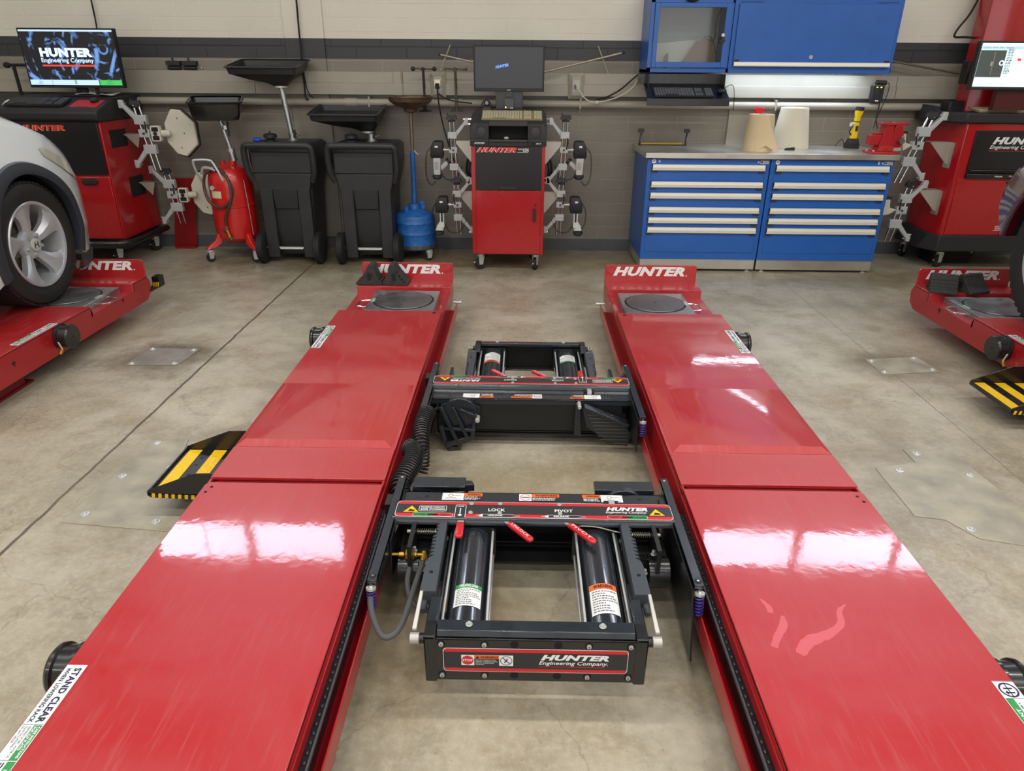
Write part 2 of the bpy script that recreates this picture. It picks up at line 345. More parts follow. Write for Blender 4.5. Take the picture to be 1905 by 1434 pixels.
# back wall with two high window openings
WIN = [(-4.06, -1.86), (1.955, 5.22)]; WZ0, WZ1 = 3.52, 4.08
mb = MB(BRK); xs = XL-0.2
mb.box(XL-0.2, XR+0.2, WY, WY+0.2, 0, WZ0); mb.box(XL-0.2, XR+0.2, WY, WY+0.2, WZ1, CEIL)
for a, b_ in WIN: mb.box(xs, a, WY, WY+0.2, WZ0, WZ1); xs = b_
mb.box(xs, XR+0.2, WY, WY+0.2, WZ0, WZ1); struct('wall_back', mb)
DAY = mat('daylit_frosted_glass', 'E4ECFF', 0.4, emit=15)
for i, (a, b_) in enumerate(WIN):
    f = MB(mat('window_frame_paint', 'C8C4BA', 0.5)); t = 0.045
    f.box(a, b_, WY+0.02, WY+0.08, WZ0, WZ0+t); f.box(a, b_, WY+0.02, WY+0.08, WZ1-t, WZ1); k = round((b_-a)/1.05)
    for j in range(k+1):
        x = a+(b_-a)*j/k; x = min(max(x, a+t/2), b_-t/2); f.box(x-t, x+t, WY+0.02, WY+0.08, WZ0, WZ1)
    fo = struct('window_%d' % (i+1), f)
    g = MB(DAY); g.box(a+0.01, b_-0.01, WY+0.045, WY+0.055, WZ0+0.01, WZ1-0.01); obj('pane', g, fo)
mb = MB(mat('side_wall_paint', 'BDB8AC', 0.6)); mb.box(XL-0.2, XL, YB, WY, 0, CEIL); struct('wall_left', mb)
mb = MB(MATS['side_wall_paint']); mb.box(XR, XR+0.2, YB, WY, 0, CEIL); struct('wall_right', mb)
mb = MB(MATS['side_wall_paint']); mb.box(XL-0.2, XR+0.2, YB-0.2, YB, 0, CEIL); struct('wall_front', mb)
mb = MB(mat('ceiling_paint', '7E7D7A', 0.8)); mb.box(XL-0.2, XR+0.2, YB-0.2, WY+0.2, CEIL, CEIL+0.15); struct('ceiling', mb)
mb = MB(mat('base_paint', '55575C', 0.45, var=0.1)); mb.box(XL, XR, WY-0.006, WY, 0, 0.103); struct('baseboard_back', mb)
mb = MB(PLN); mb.box(-1.93, -1.61, WY-0.018, WY, 0.103, CEIL); struct('trim_1', mb, bev=0.003)
GREYW = mat('raceway_paint', 'A09A8E', 0.42, var=0.04)
mb = MB(GREYW)   # deep wall raceway with cover joints
for a, b_ in ((XL, -2.2), (-2.196, -0.99), (-0.986, 1.4), (1.404, 3.0), (3.004, XR)): mb.prism([(WY, 1.285), (WY-0.075, 1.285), (WY-0.075, 1.37), (WY-0.06, 1.375), (WY-0.06, 1.455), (WY, 1.455)], 'x', a, b_)
mb.box(-1.06, -1.00, WY-0.078, WY, 1.283, 1.457); struct('trim_2', mb)
mb = MB(GREYW); mb.cyl((XL, WY-0.07, 1.225), (XR, WY-0.07, 1.225), 0.029, n=24)
for x in (-2.65, -1.42, -0.55): mb.cyl((x-0.05, WY-0.07, 1.225), (x+0.05, WY-0.07, 1.225), 0.034)
for x in (-1.27, 0.46, 2.05): mb.box(x-0.006, x+0.006, WY-0.1, WY, 1.19, 1.27); mb.box(x-0.006, x+0.006, WY-0.012, WY, 1.15, 1.30)
tag(obj('wall_pipe', mb), 'long grey painted pipe running along the block wall below the raceway', 'pipe')
mb = MB(GREYW); mb.box(1.70, 2.08, WY-0.02, WY-0.001, 0.5, 1.2)
tag(obj('wall_panel', mb), 'grey painted panel on the wall behind the paper towel rolls', 'wall panel')
for x, y in FIX:
    t = thing('strip_light_fixture', 'long white ceiling strip light fixture hanging over the bays', 'light', (x, y, CEIL-0.14), 0, 'ceiling strip lights')
    h = MB(mat('fixture_enamel', 'D5D5D2', 0.4)); h.prism([(-0.09, 0), (-0.05, 0.06), (0.05, 0.06), (0.09, 0)], 'x', -0.62, 0.62); h.cyl((-0.4, 0, 0.05), (-0.4, 0, 0.14), 0.006); h.cyl((0.4, 0, 0.05), (0.4, 0, 0.14), 0.006); obj('housing', h, t)
# floor cover plates
PLATE = mat('worn_painted_plate', '989281', 0.4, var=0.25, vscale=9, rvar=0.1)
STN = mat('stain', '7A7060', 0.5)
def cover(name, label, pts, bolts, z=0.004, PLATE=PLATE):
    t = thing(name, label, 'floor plate', (sum(p[0] for p in pts)/len(pts), sum(p[1] for p in pts)/len(pts), 0))
    m = MB(PLATE); m.prism(pts, 'z', 0.0, z); obj('plate', m, t, world=True, bev=0.0015)
    for x, y in bolts:
        m = MB(ZINC); m.lathe([(0.017, z), (0.016, z+0.003), (0.008, z+0.004), (0.006, z+0.008)], (x, y, 0), n=14); obj('bolt', m, t, world=True)
cover('floor_cover_plate', 'small grey steel cover plate bolted to the floor by the saw-cut joint', [(-2.16, 3.47), (-1.873, 3.485), (-1.85, 3.72), (-2.15, 3.727)], [(-2.13, 3.49), (-1.90, 3.50), (-1.88, 3.70), (-2.12, 3.705)], 0.004, mat('dull_plate', '847E77', 0.42, var=0.25, vscale=8))
cover('floor_cover_plate', 'small pale cover plate bolted to the floor between right runway and right lift', [(1.955, 3.48), (2.295, 3.525), (2.268, 3.737), (1.955, 3.69)], [(1.98, 3.51), (2.26, 3.55), (2.24, 3.715), (1.98, 3.665)])
cover('floor_cover_plate', 'large worn cover plate in the floor beside the striped side step', [(-1.64, 2.04), (-1.08, 1.98), (-1.08, 2.2), (-1.26, 2.42), (-1.42, 2.52), (-1.45, 2.66), (-1.60, 2.66)], [(-1.57, 2.62), (-1.58, 2.35), (-1.42, 2.42), (-1.58, 2.09), (-1.30, 2.05)], 0.003)
cover('floor_cover_plate', 'large irregular cover plate in the floor right of the right runway', [(1.47, 2.5), (1.46, 2.16), (1.56, 2.14), (1.62, 2.03), (1.80, 1.98), (1.92, 1.90), (1.86, 2.66), (1.66, 2.66), (1.66, 2.55)], [(1.70, 2.62), (1.83, 2.45), (1.56, 2.48), (1.62, 2.08), (1.86, 1.96)], 0.003)

# ------------------------------------------------------------------ runways
def decal_lines(mb, F, x0, y0, x1, y1, n, m, l=2):   # small print: rows of short ink strokes
    random.seed(int(x0*1000)+n)
    h = (y1-y0)/n
    for i in range(n):
        x = x0; y = y1-(i+0.75)*h; e = x0+(x1-x0)*random.uniform(0.75, 1.0)
        while x < e:
            w = random.uniform(0.6, 2.2)*h; mb.r2(F, x, y, min(x+w, e), y+h*0.5, m, l); x += w+h*0.4
def safety_decal(parent, F, L, Wd, order, name='decal'):
    mb = MB(WHITE); mb.r2(F, 0, 0, L, Wd, WHITE, 1); unit = Wd
    x = 0.004
    for kind, w in order:
        if kind == 'stand':
            mb.t2(F, 'STAND CLEAR', x+w*0.03, Wd*0.50, w*0.94, Wd*0.36, BLUEN, 2, bold=0.04); mb.t2(F, 'WHEN LOWERING RACK', x+w*0.03, Wd*0.14, w*0.94, Wd*0.22, BLUEN, 2, bold=0.03)
        elif kind == 'care':
            mb.r2(F, x+w*0.02, Wd*0.58, x+w, Wd*0.96, GREEN, 2); mb.t2(F, 'CARE INSTRUCTIONS\nFOR SLIP PLATES', x+w*0.06, Wd*0.62, w*0.88, Wd*0.30, WHITE, 3)
            mb.t2(F, 'KEEP FREE OF DIRT, WATER, OIL\nCLEAN OCCASIONALLY\nDO NOT GREASE', x+w*0.04, Wd*0.08, w*0.9, Wd*0.42, BLUEN, 2, bold=0.0)
        elif kind == 'imp':
            mb.r2(F, x+w*0.02, Wd*0.60, x+w, Wd*0.97, GREEN, 2); mb.t2(F, 'IMPORTANT', x+w*0.2, Wd*0.68, w*0.6, Wd*0.18, WHITE, 3); decal_lines(mb, F, x+w*0.05, Wd*0.06, x+w*0.95, Wd*0.54, 4, BLUEN)
        elif kind == 'logo':
            cx = x+w/2; cy = Wd/2; r = min(w, Wd)*0.44; mb.disc2(F, cx, cy, r, BLUEN, 2, ri=r*0.80); mb.r2(F, cx-r, cy-r*0.06, cx+r, cy+r*0.06, BLUEN, 2)
            for d in (-0.35, 0.2): mb.r2(F, cx+r*d-r*0.10, cy-r*0.5, cx+r*d+r*0.10, cy+r*0.5, BLUEN, 2)
            mb.r2(F, cx-r*0.6, cy+r*0.25, cx-r*0.1, cy+r*0.4, BLUEN, 2)
        x += w
        mb.r2(F, x-0.0008, 0.001, x+0.0004, Wd-0.001, GREYINK, 3)
    return obj(name, mb, parent, recalc=False)
V = Vector
def runway(cx, s, label, ynear=-0.7, chain=True, step=None, decals=None, cans=(3.42, 1.22), group=None):
    """s=+1: the inner side (carriage rail) lies at +x; local x is measured from outer to inner, mirrored when s=-1"""
    t = thing('lift_runway', label, 'car lift', (cx, 0, 0), 0, group)
    hw = 0.29; Z = 0.25
    def B(mb, x0, x1, *a): mb.box(min(s*x0, s*x1), max(s*x0, s*x1), *a)
    # rear deck with one cut corner
    m = MB(RED); k = [(-hw, ynear), (hw, ynear), (hw, 1.935), (-hw+0.012, 1.935), (-hw, 1.92)]
    m.prism([(s*x, y) for x, y in k], 'z', Z-0.012, Z); obj('rear_deck', m, t, bev=0.002)
    m = MB(mat('bolt_hole_black', '0A0A0B', 0.8))
    for x, y in ((-0.262, 1.905), (-0.270, 1.875)): m.cyl((s*x, y, Z-0.002), (s*x, y, Z+0.0006), 0.0055, n=14)
    m.cyl((s*(hw-0.04), 3.69, Z-0.002), (s*(hw-0.04), 3.69, Z+0.0008), 0.011, n=14); obj('bolt_hole', m, t)
    m = MB(RED); B(m, -hw, hw, 1.965, 2.168, Z-0.012, Z); B(m, -hw+0.01, hw, 1.93, 1.97, Z-0.03, Z-0.018)
    for i in range(34):
        x = -hw+0.02+i*0.0165+random.uniform(-0.003, 0.003); m.lathe([(0.0055, 0), (0.004, 0.003), (0.0008, 0.004)], (s*x, 1.95, Z-0.018), n=7)
    obj('hinge_deck', m, t, bev=0.0025)
    # raised filler ramp plate: bevelled on the near edge and both sides
    m = MB(RED); a, b_ = -hw+0.004, hw-0.012; h = 0.018; h2 = 0.002
    m.hexa([(s*x, y, z) for x, y, z in ((a, 2.17, Z), (b_, 2.17, Z), (b_, 2.72, Z), (a, 2.72, Z), (a+0.030, 2.197, Z+h), (b_-0.030, 2.197, Z+h), (b_-0.030, 2.72, Z+h2), (a+0.030, 2.72, Z+h2))]); obj('ramp_plate', m, t, bev=0.004, seg=3)
    m = MB(RED); B(m, -hw, hw, 2.168, 3.725, Z-0.012, Z-0.0005); obj('front_deck', m, t, bev=0.003)
    m = MB(RED); B(m, -hw+0.001, hw-0.001, 3.72, 4.2, 0.186, 0.2); B(m, -hw, hw, 3.72, 3.73, 0.19, Z-0.012); obj('turntable_recess', m, t)
    # stop plate: step, shelf and upright with the lettering
    m = MB(RED); B(m, -hw, hw+0.004, 4.185, 4.20, 0.19, Z); B(m, -hw, hw+0.004, 4.19, 4.37, Z-0.012, Z)
    m.prism([(s*x, z) for x, z in ((-hw, Z-0.01), (hw+0.004, Z-0.01), (hw+0.004, 0.350), (hw-0.004, 0.358), (-hw+0.012, 0.358), (-hw, 0.346))], 'y', 4.36, 4.37); st = obj('wheel_stop', m, t, bev=0.003)
    m = MB(WHITE); F = (V((-hw+0.06 if s > 0 else -hw+0.06, 4.36, 0.27)), V((1, 0, 0)), V((0, 0, 1)))
    F = (V((-0.24, 4.3595, 0.287)), V((1, 0, 0)), V((0, 0, 1)))
    m.t2(F, 'HUNTER', 0, 0, 0.455, 0.060, WHITE, 1, shear=0.28, bold=0.055); m.t2(F, '.', 0.462, 0, 0.008, 0.010, WHITE, 1); obj('lettering', m, st, recalc=False)
    # side skirts; outer with slots
    m = MB(RED3)
    pr = [(ynear, 0.098), (4.33, 0.098), (4.385, 0.135), (4.40, 0.20), (4.37, Z-0.004), (4.19, Z-0.004), (4.19, 0.199), (3.745, 0.199), (3.72, Z-0.004), (ynear, Z-0.004)]
    m.prism([(y, z) for y, z in pr], 'x', -s*hw-0.0, -s*(hw-0.008)); 
    m.prism(pr, 'x', s*hw, s*(hw-0.008)); sk = obj('side_skirt', m, t, bev=0.002)
    for y in (4.05, 3.52, 3.05, 2.62, 2.2, 1.75, 1.3):
        F = (V((-s*hw, y, 0.185)), V((0, s, 0)) if s > 0 else V((0, 1, 0)), V((0, 0, 1)))
        F = (V((-s*(hw+0.0006), y, 0.185)), V((0, -s, 0)), V((0, 0, 1)))
        m = MB(BLKM); m.f2(F, [(-0.013, -0.004), (-0.003, -0.004), (-0.003, -0.019), (0.005, -0.019), (0.005, -0.004), (0.013, -0.004), (0.013, 0.004), (0.005, 0.004), (0.005, 0.012), (-0.003, 0.012), (-0.003, 0.004), (-0.013, 0.004)], BLKM, 1)
        obj('keyhole_slot', m, sk, recalc=False)
    # inner carriage channel
    m = MB(RED3); B(m, hw, hw+0.046, ynear, 4.16, 0.103, 0.109); B(m, hw+0.041, hw+0.046, ynear, 4.16, 0.105, 0.165); B(m, hw-0.001, hw+0.004, ynear, 4.16, 0.103, 0.225)
    obj('carriage_rail', m, t, bev=0.0015)
    m = MB(ZINC); m.cyl((s*(hw+0.02), 4.15, 0.165), (s*(hw+0.068), 4.15, 0.165), 0.0075, n=12); m.cyl((s*(hw+0.062), 4.15, 0.165), (s*(hw+0.072), 4.15, 0.165), 0.011, n=12); obj('rail_pin', m, t)
    if chain:
        m = MB(BLK); B(m, hw+0.004, hw+0.022, ynear, 1.87, 0.15, 0.196); ra = obj('lock_rack', m, t)
        m = MB(mat('rack_edge', '5C6268', 0.35, metal=0.5)); B(m, hw+0.020, hw+0.024, ynear, 1.87, 0.192, 0.200); obj('edge_strip', m, ra)
        m = MB(mat('rack_rivet', '33363A', 0.35, metal=0.6)); y = 0.5
        while y < 1.86: m.sph((s*(hw+0.0125), y, 0.196), 0.0065, 8, sc=(0.8, 1.0, 0.7)); y += 0.0235
        obj('rivets', m, ra)
    # pedestal under the runway
    m = MB(mat('dark_red_base', '6E1014', 0.4)); B(m, -0.2, 0.2, ynear+0.2, 3.2, 0.012, 0.10); B(m, -0.21, 0.21, ynear+0.1, 3.25, 0.0, 0.012); B(m, -0.16, 0.16, 3.2, 4.1, 0.09, 0.19); B(m, -hw+0.02, hw-0.02, ynear, 3.7, 0.10, 0.236)
    obj('base_frame', m, t)
    for y in cans:
        m = MB(mat('black_can', '17181A', 0.3, coat=0.4)); x0 = -s*hw; 
        m.lathe([(0.062, 0), (0.066, 0.006), (0.066, 0.016), (0.058, 0.02), (0.058, 0.052), (0.064, 0.056), (0.064, 0.064), (0.060, 0.070), (0.058, 0.072)], (x0, y, 0.187 if y > 2 else 0.175), (-s, 0, 0), 36)
        m.cyl((x0-s*0.071, y, 0.187 if y > 2 else 0.175), (x0-s*0.075, y, 0.187 if y > 2 else 0.175), 0.006, n=10)
        ca = obj('lock_cylinder', m, t, ang=30)
        zc = 0.187 if y > 2 else 0.175
        m = MB(BRASS); m.cyl((x0-s*0.03, y-0.05, zc-0.045), (x0-s*0.03, y-0.062, zc-0.07), 0.006, n=8); m.cyl((x0-s*0.03, y-0.058, zc-0.06), (x0-s*0.03, y-0.075, zc-0.075), 0.0075, n=6)
        m.cyl((x0-s*0.03, y-0.07, zc-0.01), (x0-s*0.03, y-0.054, zc-0.05), 0.004, n=8, m=mat('clear_hose', 'C9C6A8', 0.4)); obj('air_fitting', m, ca)
    if step is not None:
        y0 = step; z0 = 0.096
        m = MB(BLK); X0, X1 = -hw, -hw-0.300
        B(m, X0, X1, y0, y0+0.32, z0, z0+0.004); B(m, X1-0.004, X1+0.002, y0, y0+0.32, z0-0.006, z0+0.012)
        so = obj('side_step', m, t)
        for yy, d in ((y0, 0.004), (y0+0.316, 0.004)):
            m = MB(BLK); m.prism([(s*x, z) for x, z in ((X0, 0.07), (X1+0.005, 0.082), (X1-0.004, 0.092), (X1, 0.114), (X0-0.12, 0.186), (X0, 0.190))], 'y', yy, yy+d); sp = obj('side_plate', m, so, bev=0.002)
            if yy == y0:
                m = MB(YEL); F = (V((0, yy-0.0004, 0)), V((1, 0, 0)), V((0, 0, 1)))
                for i in range(7): 
                    xa = X1+0.010+i*0.0235; zb = 0.084-i*0.0010; pts = [(s*xa, zb), (s*(xa+0.012), zb), (s*(xa+0.015), zb+0.018), (s*(xa+0.003), zb+0.018)]
                    m.f2(F, pts, YEL, 1)
                obj('hazard_stripe', m, sp, recalc=False) if False else obj('hazard_stripe', m, so, recalc=False)
        for i in range(3):
            xa = X1+0.014+i*0.098; m = MB(YEL); B(m, xa, xa+0.050, y0+0.006, y0+0.312, z0+0.004, z0+0.0052); obj('yellow_strip', m, so)
        for i, yy in enumerate((0.08, 0.13, 0.2, 0.25)): m = MB(BLKM); m.cyl((s*(X1+0.087), y0+yy, z0+0.002), (s*(X1+0.087), y0+yy, z0+0.0046), 0.006, n=12); obj('drain_hole', m, so)
    for d in (decals or []): safety_decal(t, *d)
    return t
U = V((0, 0, 1))
zt = 0.2502
FAR = [('stand', 0.16), ('imp', 0.11), ('logo', 0.042)]
RL_ = runway(-0.735, 1, 'left red runway of the centre lift, running beside the black hose', step=2.085, decals=[
    ((V((-0.285, 3.455, zt)), V((0, -1, 0)), V((1, 0, 0))), 0.318, 0.044, [('logo', 0.042), ('imp', 0.11), ('stand', 0.16)]),
    ((V((-0.287, 1.163, zt)), V((0, -1, 0)), V((1, 0, 0))), 0.50, 0.046, [('stand', 0.155), ('care', 0.082), ('imp', 0.10), ('logo', 0.05)])])
RR_ = runway(0.825, -1, 'right red runway of the centre lift, with dried streaks on its deck', decals=[
    ((V((0.285, 3.14, zt)), V((0, 1, 0)), V((-1, 0, 0))), 0.318, 0.044, [('logo', 0.042), ('imp', 0.11), ('stand', 0.16)]),
    ((V((0.287, 0.70, zt)), V((0, 1, 0)), V((-1, 0, 0))), 0.465, 0.046, [('stand', 0.155), ('care', 0.12), ('imp', 0.138), ('logo', 0.046)])])
LLr = runway(-2.725, -1, 'red lift runway at the left under the wheel of the white car', chain=False, decals=[((V((0.285, 3.12, zt)), V((0, 1, 0)), V((-1, 0, 0))), 0.318, 0.044, [('logo', 0.042), ('imp', 0.11), ('stand', 0.16)])])
RLr = runway(2.81, 1, 'red lift runway at the right edge with a yellow striped step', chain=False, step=2.85, decals=[((V((-0.285, 3.44, zt)), V((0, -1, 0)), V((1, 0, 0))), 0.318, 0.044, [('logo', 0.042), ('imp', 0.11), ('stand', 0.16)])])
# dried fluid marks on the right deck
DRY = mat('dried_fluid', 'C4525A', 0.42, coat=0.3)
def streak(parent, pts, ws):
    m = MB(DRY); P = curve_pts([(x, y, 0) for x, y in pts], 5); n = len(P); L = []; R = []
    for i, p in enumerate(P):
        d = (P[min(i+1, n-1)]-P[max(i-1, 0)]).normalized(); q = V((-d.y, d.x, 0)); f = i/(n-1)*(len(ws)-1); k = min(int(f), len(ws)-2); w = ws[k]+(ws[k+1]-ws[k])*(f-k); w *= random.uniform(0.85, 1.15)
        L.append(p+q*w); R.append(p-q*w)
    for i in range(n-1): m.poly([(a.x, a.y, zt) for a in (L[i], L[i+1], R[i+1], R[i])])
    obj('dried_streak', m, parent, weld=True)
def dk(px, py):   # right-deck coordinates of the streaks, metres
    return px-0.825, py
streak(RR_, [dk(*p) for p in ((0.664, 1.235), (0.70, 1.275), (0.755, 1.30), (0.80, 1.335), (0.815, 1.38), (0.84, 1.405))], [0.012, 0.016, 0.012, 0.009, 0.007, 0.002])
streak(RR_, [dk(*p) for p in ((0.610, 1.255), (0.630, 1.29), (0.655, 1.325), (0.665, 1.36))], [0.008, 0.009, 0.011, 0.004])
streak(RR_, [dk(*p) for p in ((0.638, 1.37), (0.640, 1.39), (0.628, 1.42))], [0.007, 0.008, 0.003])
m = MB(BLK); m.box(0.27, 0.315, 4.46, 4.53, 0.145, 0.215)
for k in range(3): m.f2((V((0.0, 4.4595, 0.15)), V((1, 0, 0)), V((0, 0, 1))), [(0.272+k*0.014, 0), (0.279+k*0.014, 0), (0.285+k*0.014, 0.03), (0.278+k*0.014, 0.03)], YEL, 1)
m.box(0.25, 0.30, 4.38, 4.50, 0.14, 0.15); obj('striped_tab', m, LLr)
# turntables in the recesses
def turntable(cx, s, label):
    t = thing('turntable', label, 'turntable', (cx, 3.935, 0.198), 0)
    m = MB(STEEL); m.prism(rr(-0.197, -0.197, 0.197, 0.197, 0.006, 2), 'z', 0.0, 0.030); m.box(-0.197, 0.197, -0.197, -0.185, 0.0, 0.046); m.prism(rr(-0.197, -0.197, 0.197, 0.197, 0.006, 2), 'z', 0.032, 0.044); pl = obj('base_plate', m, t, bev=0.002)
    m = MB(mat('worn_steel_disc', '77787A', 0.38, metal=0.8, var=0.15, vscale=9, rvar=0.12)); m.lathe([(0.168, 0.040), (0.168, 0.0465), (0.166, 0.049)], n=64); m.cyl((0, 0, 0.049), (0, 0, 0.0498), 0.006, m=BLKM); d = obj('disc', m, t)
    m = MB(BLKM); m.lathe([(0.1785, 0.0442), (0.168, 0.0443)], n=64, cap=False); obj('gap_ring', m, pl)
    m = MB(STEEL); m.tube(curve_pts([(s*0.195, 0.07, 0.022), (s*0.25, 0.055, 0.022), (s*0.265, 0.04, 0.022), (s*0.265, -0.04, 0.022), (s*0.25, -0.055, 0.022), (s*0.195, -0.07, 0.022)], 4), 0.0045, 8, CHROME); obj('handle', m, t)
    m = MB(WHITE); F = (V((s*0.178-0.012, -0.03, 0.0442)), V((1, 0, 0)), V((0, 1, 0))); m.r2(F, 0, 0, 0.024, 0.06, WHITE, 1); m.r2(F, 0.0, 0.0, 0.006, 0.06, GREEN, 2); decal_lines(m, F, 0.008, 0.004, 0.023, 0.056, 7, GREYINK); obj('sticker', m, pl, recalc=False)
    return t
turntable(-0.695, -1, 'grey steel turntable plate at the front of the left centre runway')
turntable(0.785, 1, 'grey steel turntable plate at the front of the right centre runway')
turntable(-2.685, 1, 'steel turntable plate under the front wheel of the white car')
turntable(2.775, -1, 'steel turntable plate under the front wheel of the maroon car')
# ------------------------------------------------------------------ rolling jacks between the runways
MECH = mat('mechanism_steel', '8F8C80', 0.35, metal=0.8)
CYL = mat('gloss_black_cylinder', '20242C', 0.24, coat=0.7, rvar=0.06, vscale=30)
SGREY = mat('panel_graphite', '2E2D31', 0.35)
GRIP = mat('red_vinyl_grip', 'C0202A', 0.3)
HOLE = mat('dark_hole', '070708', 0.9)
def hexbolt(m, c, d, r=0.006, h=0.004, mt=None):
    c = V(c); d = V(d).normalized(); m.cyl(c, c+d*0.001, r*1.5, n=14, m=mt or ZINC); m.cyl(c, c+d*h, r, n=6, m=mt or ZINC)
def curved_label(parent, cx, zc, r, y0, y1, a0, a1, sgn, head, text):
    """a printed patch bent round the top of a cylinder that runs along y"""
    m = MB(WHITE); n = 12; R = r+0.0012
    def pt(i, t, k=0): a = a0+(a1-a0)*i/n; return (cx+(R+k)*math.sin(a), y0+(y1-y0)*t, zc+(R+k)*math.cos(a))
    g = [[m.v(pt(i, t)) for i in range(n+1)] for t in (0, 0.8, 1)]
    for j in range(2):
        for i in range(n): m.face([g[j][i], g[j][i+1], g[j+1][i+1], g[j+1][i]], WHITE if j == 0 else head)
    random.seed(5)
    for q in range(9):
        t = 0.07+q*0.08; e = random.choice((1.0, 1.0, 0.8, 0.6)); i0 = 1.0
        while i0 < 11*e:
            w = random.uniform(0.5, 1.4)
            m.poly([pt(i0, t, 0.0006), pt(min(i0+w, 11.3), t, 0.0006), pt(min(i0+w, 11.3), t+0.035, 0.0006), pt(i0, t+0.035, 0.0006)], GREYINK); i0 += w+0.3
    # heading letters bent with the patch
    vs, fs = text_mesh(text, 0.0, 0.03); L = [m.v(pt(2+8*a, 0.84+0.12*b, 0.0008)) for a, b in vs]
    for f in fs: m.face([L[i] for i in f], BLKM if head is ORANGE else WHITE)
    return obj('label', m, parent, recalc=False)
def swing_jack(X0, Y0, flip, label):
    rz = PI if flip else 0
    t = thing('rolling_jack', label, 'jack', (X0, Y0, 0), rz)
    g = 1 if not flip else -1
    # folded sheet crossbeams
    m = MB(BLKB); m.box(-0.425, 0.425, 0.080, 0.138, 0.214, 0.224); m.box(-0.425, 0.425, 0.128, 0.138, 0.196, 0.224); cb = obj('crossbeam', m, t, bev=0.004)
    m = MB(BLKM)
    for x in (-0.345, 0.345): m.cyl((x, 0.109, 0.2235), (x, 0.109, 0.2245), 0.006, n=14)
    obj('bolt_hole', m, cb)
    F = (V((-0.5, 0.085, 0.2242)), V((1, 0, 0)), V((0, 1, 0)))
    for x0, flp in ((0.205, 0), (0.455, 2), (0.66, 1)):
        m = MB(WHITE)
        a, b_ = (x0, x0+0.07) if flp == 0 else (x0+0.06, x0+0.13); c, d = (x0+0.07, x0+0.13) if flp == 0 else (x0, x0+0.06)
        if flp == 2: a, b_, c, d = x0, x0+0.04, x0+0.04, x0+0.13
        m.r2(F, a, 0.004, b_, 0.044, WHITE, 1); m.r2(F, c, 0.004, d, 0.044, SBLK, 1); m.r2(F, c, 0.026, d, 0.044, ORANGE, 2)
        m.t2(F, 'WARNING', c+0.012, 0.030, (d-c)-0.018, 0.010, BLKM, 3); decal_lines(m, F, c+0.003, 0.006, d-0.003, 0.024, 3, WHITE)
        cx = (a+b_)/2
        if flp == 2: m.disc2(F, cx, 0.024, 0.017, SRED, 2, ri=0.0145); m.r2(F, cx-0.012, 0.021, cx+0.012, 0.027, GREYINK, 2)
        else: m.r2(F, a+0.008, 0.008, b_-0.008, 0.0095, GREYINK, 2); m.disc2(F, cx-0.008, 0.03, 0.008, GREYINK, 2, ri=0.006); m.r2(F, cx, 0.029, b_-0.008, 0.0305, GREYINK, 2); m.r2(F, a+0.012, 0.016, cx+0.01, 0.0175, GREYINK, 2)
        obj('warning_label', m, cb, recalc=False)
    m = MB(mat('black_back_plate', '131416', 0.55)); m.box(-0.385, 0.385, 0.126, 0.132, 0.07, 0.215); m.box(-0.40, 0.40, 0.06, 0.132, 0.066, 0.074); m.box(-0.40, 0.40, -0.005, 0.13, 0.05, 0.058); bp = obj('back_plate', m, t)
    # lid with the instruction panel
    m = MB(BLKB); m.prism([(-0.048, 0.226), (-0.044, 0.246), (-0.038, 0.2495), (0.044, 0.2495), (0.052, 0.240), (0.056, 0.222), (0.050, 0.222), (0.045, 0.236), (-0.04, 0.236), (-0.042, 0.226)], 'x', -0.43, 0.43)
    m.cyl((-0.432, 0.060, 0.216), (0.432, 0.060, 0.216), 0.017, n=20); m.box(-0.40, 0.40, 0.03, 0.075, 0.17, 0.205); hd = obj('header', m, t, ang=50)
    m = MB(ZINC); m.box(0.225 if not flip else -0.27, 0.27 if not flip else -0.225, 0.056, 0.08, 0.219, 0.236, BLKM); m.box(0.24 if not flip else -0.258, 0.258 if not flip else -0.24, 0.054, 0.083, 0.222, 0.239); obj('latch_tab', m, hd)
    F = (V((-0.43, -0.043, 0.2497)), V((1, 0, 0)), V((0, 1, 0))); m = MB(WHITE); w, h = 0.86, 0.087
    m.r2(F, 0.004, 0.002, w-0.004, h-0.002, WHITE, 0.6, 0.014); m.r2(F, 0.0055, 0.0035, w-0.0055, h-0.0035, SRED, 1.2, 0.013); m.r2(F, 0.0055, 0.020, w-0.0055, h-0.018, SGREY, 2)
    for x, up in ((0.052, 1), (0.808, 1)):
        m.f2(F, [(x-0.024, 0.024), (x+0.024, 0.024), (x, 0.058)], YEL, 3); m.f2(F, [(x-0.010, 0.028), (x+0.010, 0.028), (x+0.012, 0.034), (x-0.004, 0.040)], BLKM, 4)
    for x, first in ((0.060, 1), (0.655, 0)):
        A, B_ = (GREEN, SRED) if first else (SRED, GREEN)
        m.r2(F, x, 0.003, x+0.122, 0.022, WHITE, 2.6, 0.004); m.r2(F, x+0.001, 0.004, x+0.061, 0.021, A, 3.2); m.r2(F, x+0.061, 0.004, x+0.121, 0.021, B_, 3.2)
        m.r2(F, x+0.044, 0.009, x+0.078, 0.016, HOLE, 4, 0.003); m.t2(F, 'LOCKED' if first else 'NOT', x+0.004 if first else x+0.010, 0.008, 0.036 if first else 0.025, 0.008, BLKM, 4, bold=0.02)
        m.t2(F, 'NOT' if first else 'LOCKED', x+0.086 if first else x+0.081, 0.008, 0.025 if first else 0.036, 0.008, BLKM, 4, bold=0.02)
    x = 0.075; m.r2(F, x, 0.030, x+0.086, 0.060, WHITE, 2.6, 0.005); m.r2(F, x+0.0015, 0.0315, x+0.0845, 0.0585, SGREY, 3.2, 0.004)
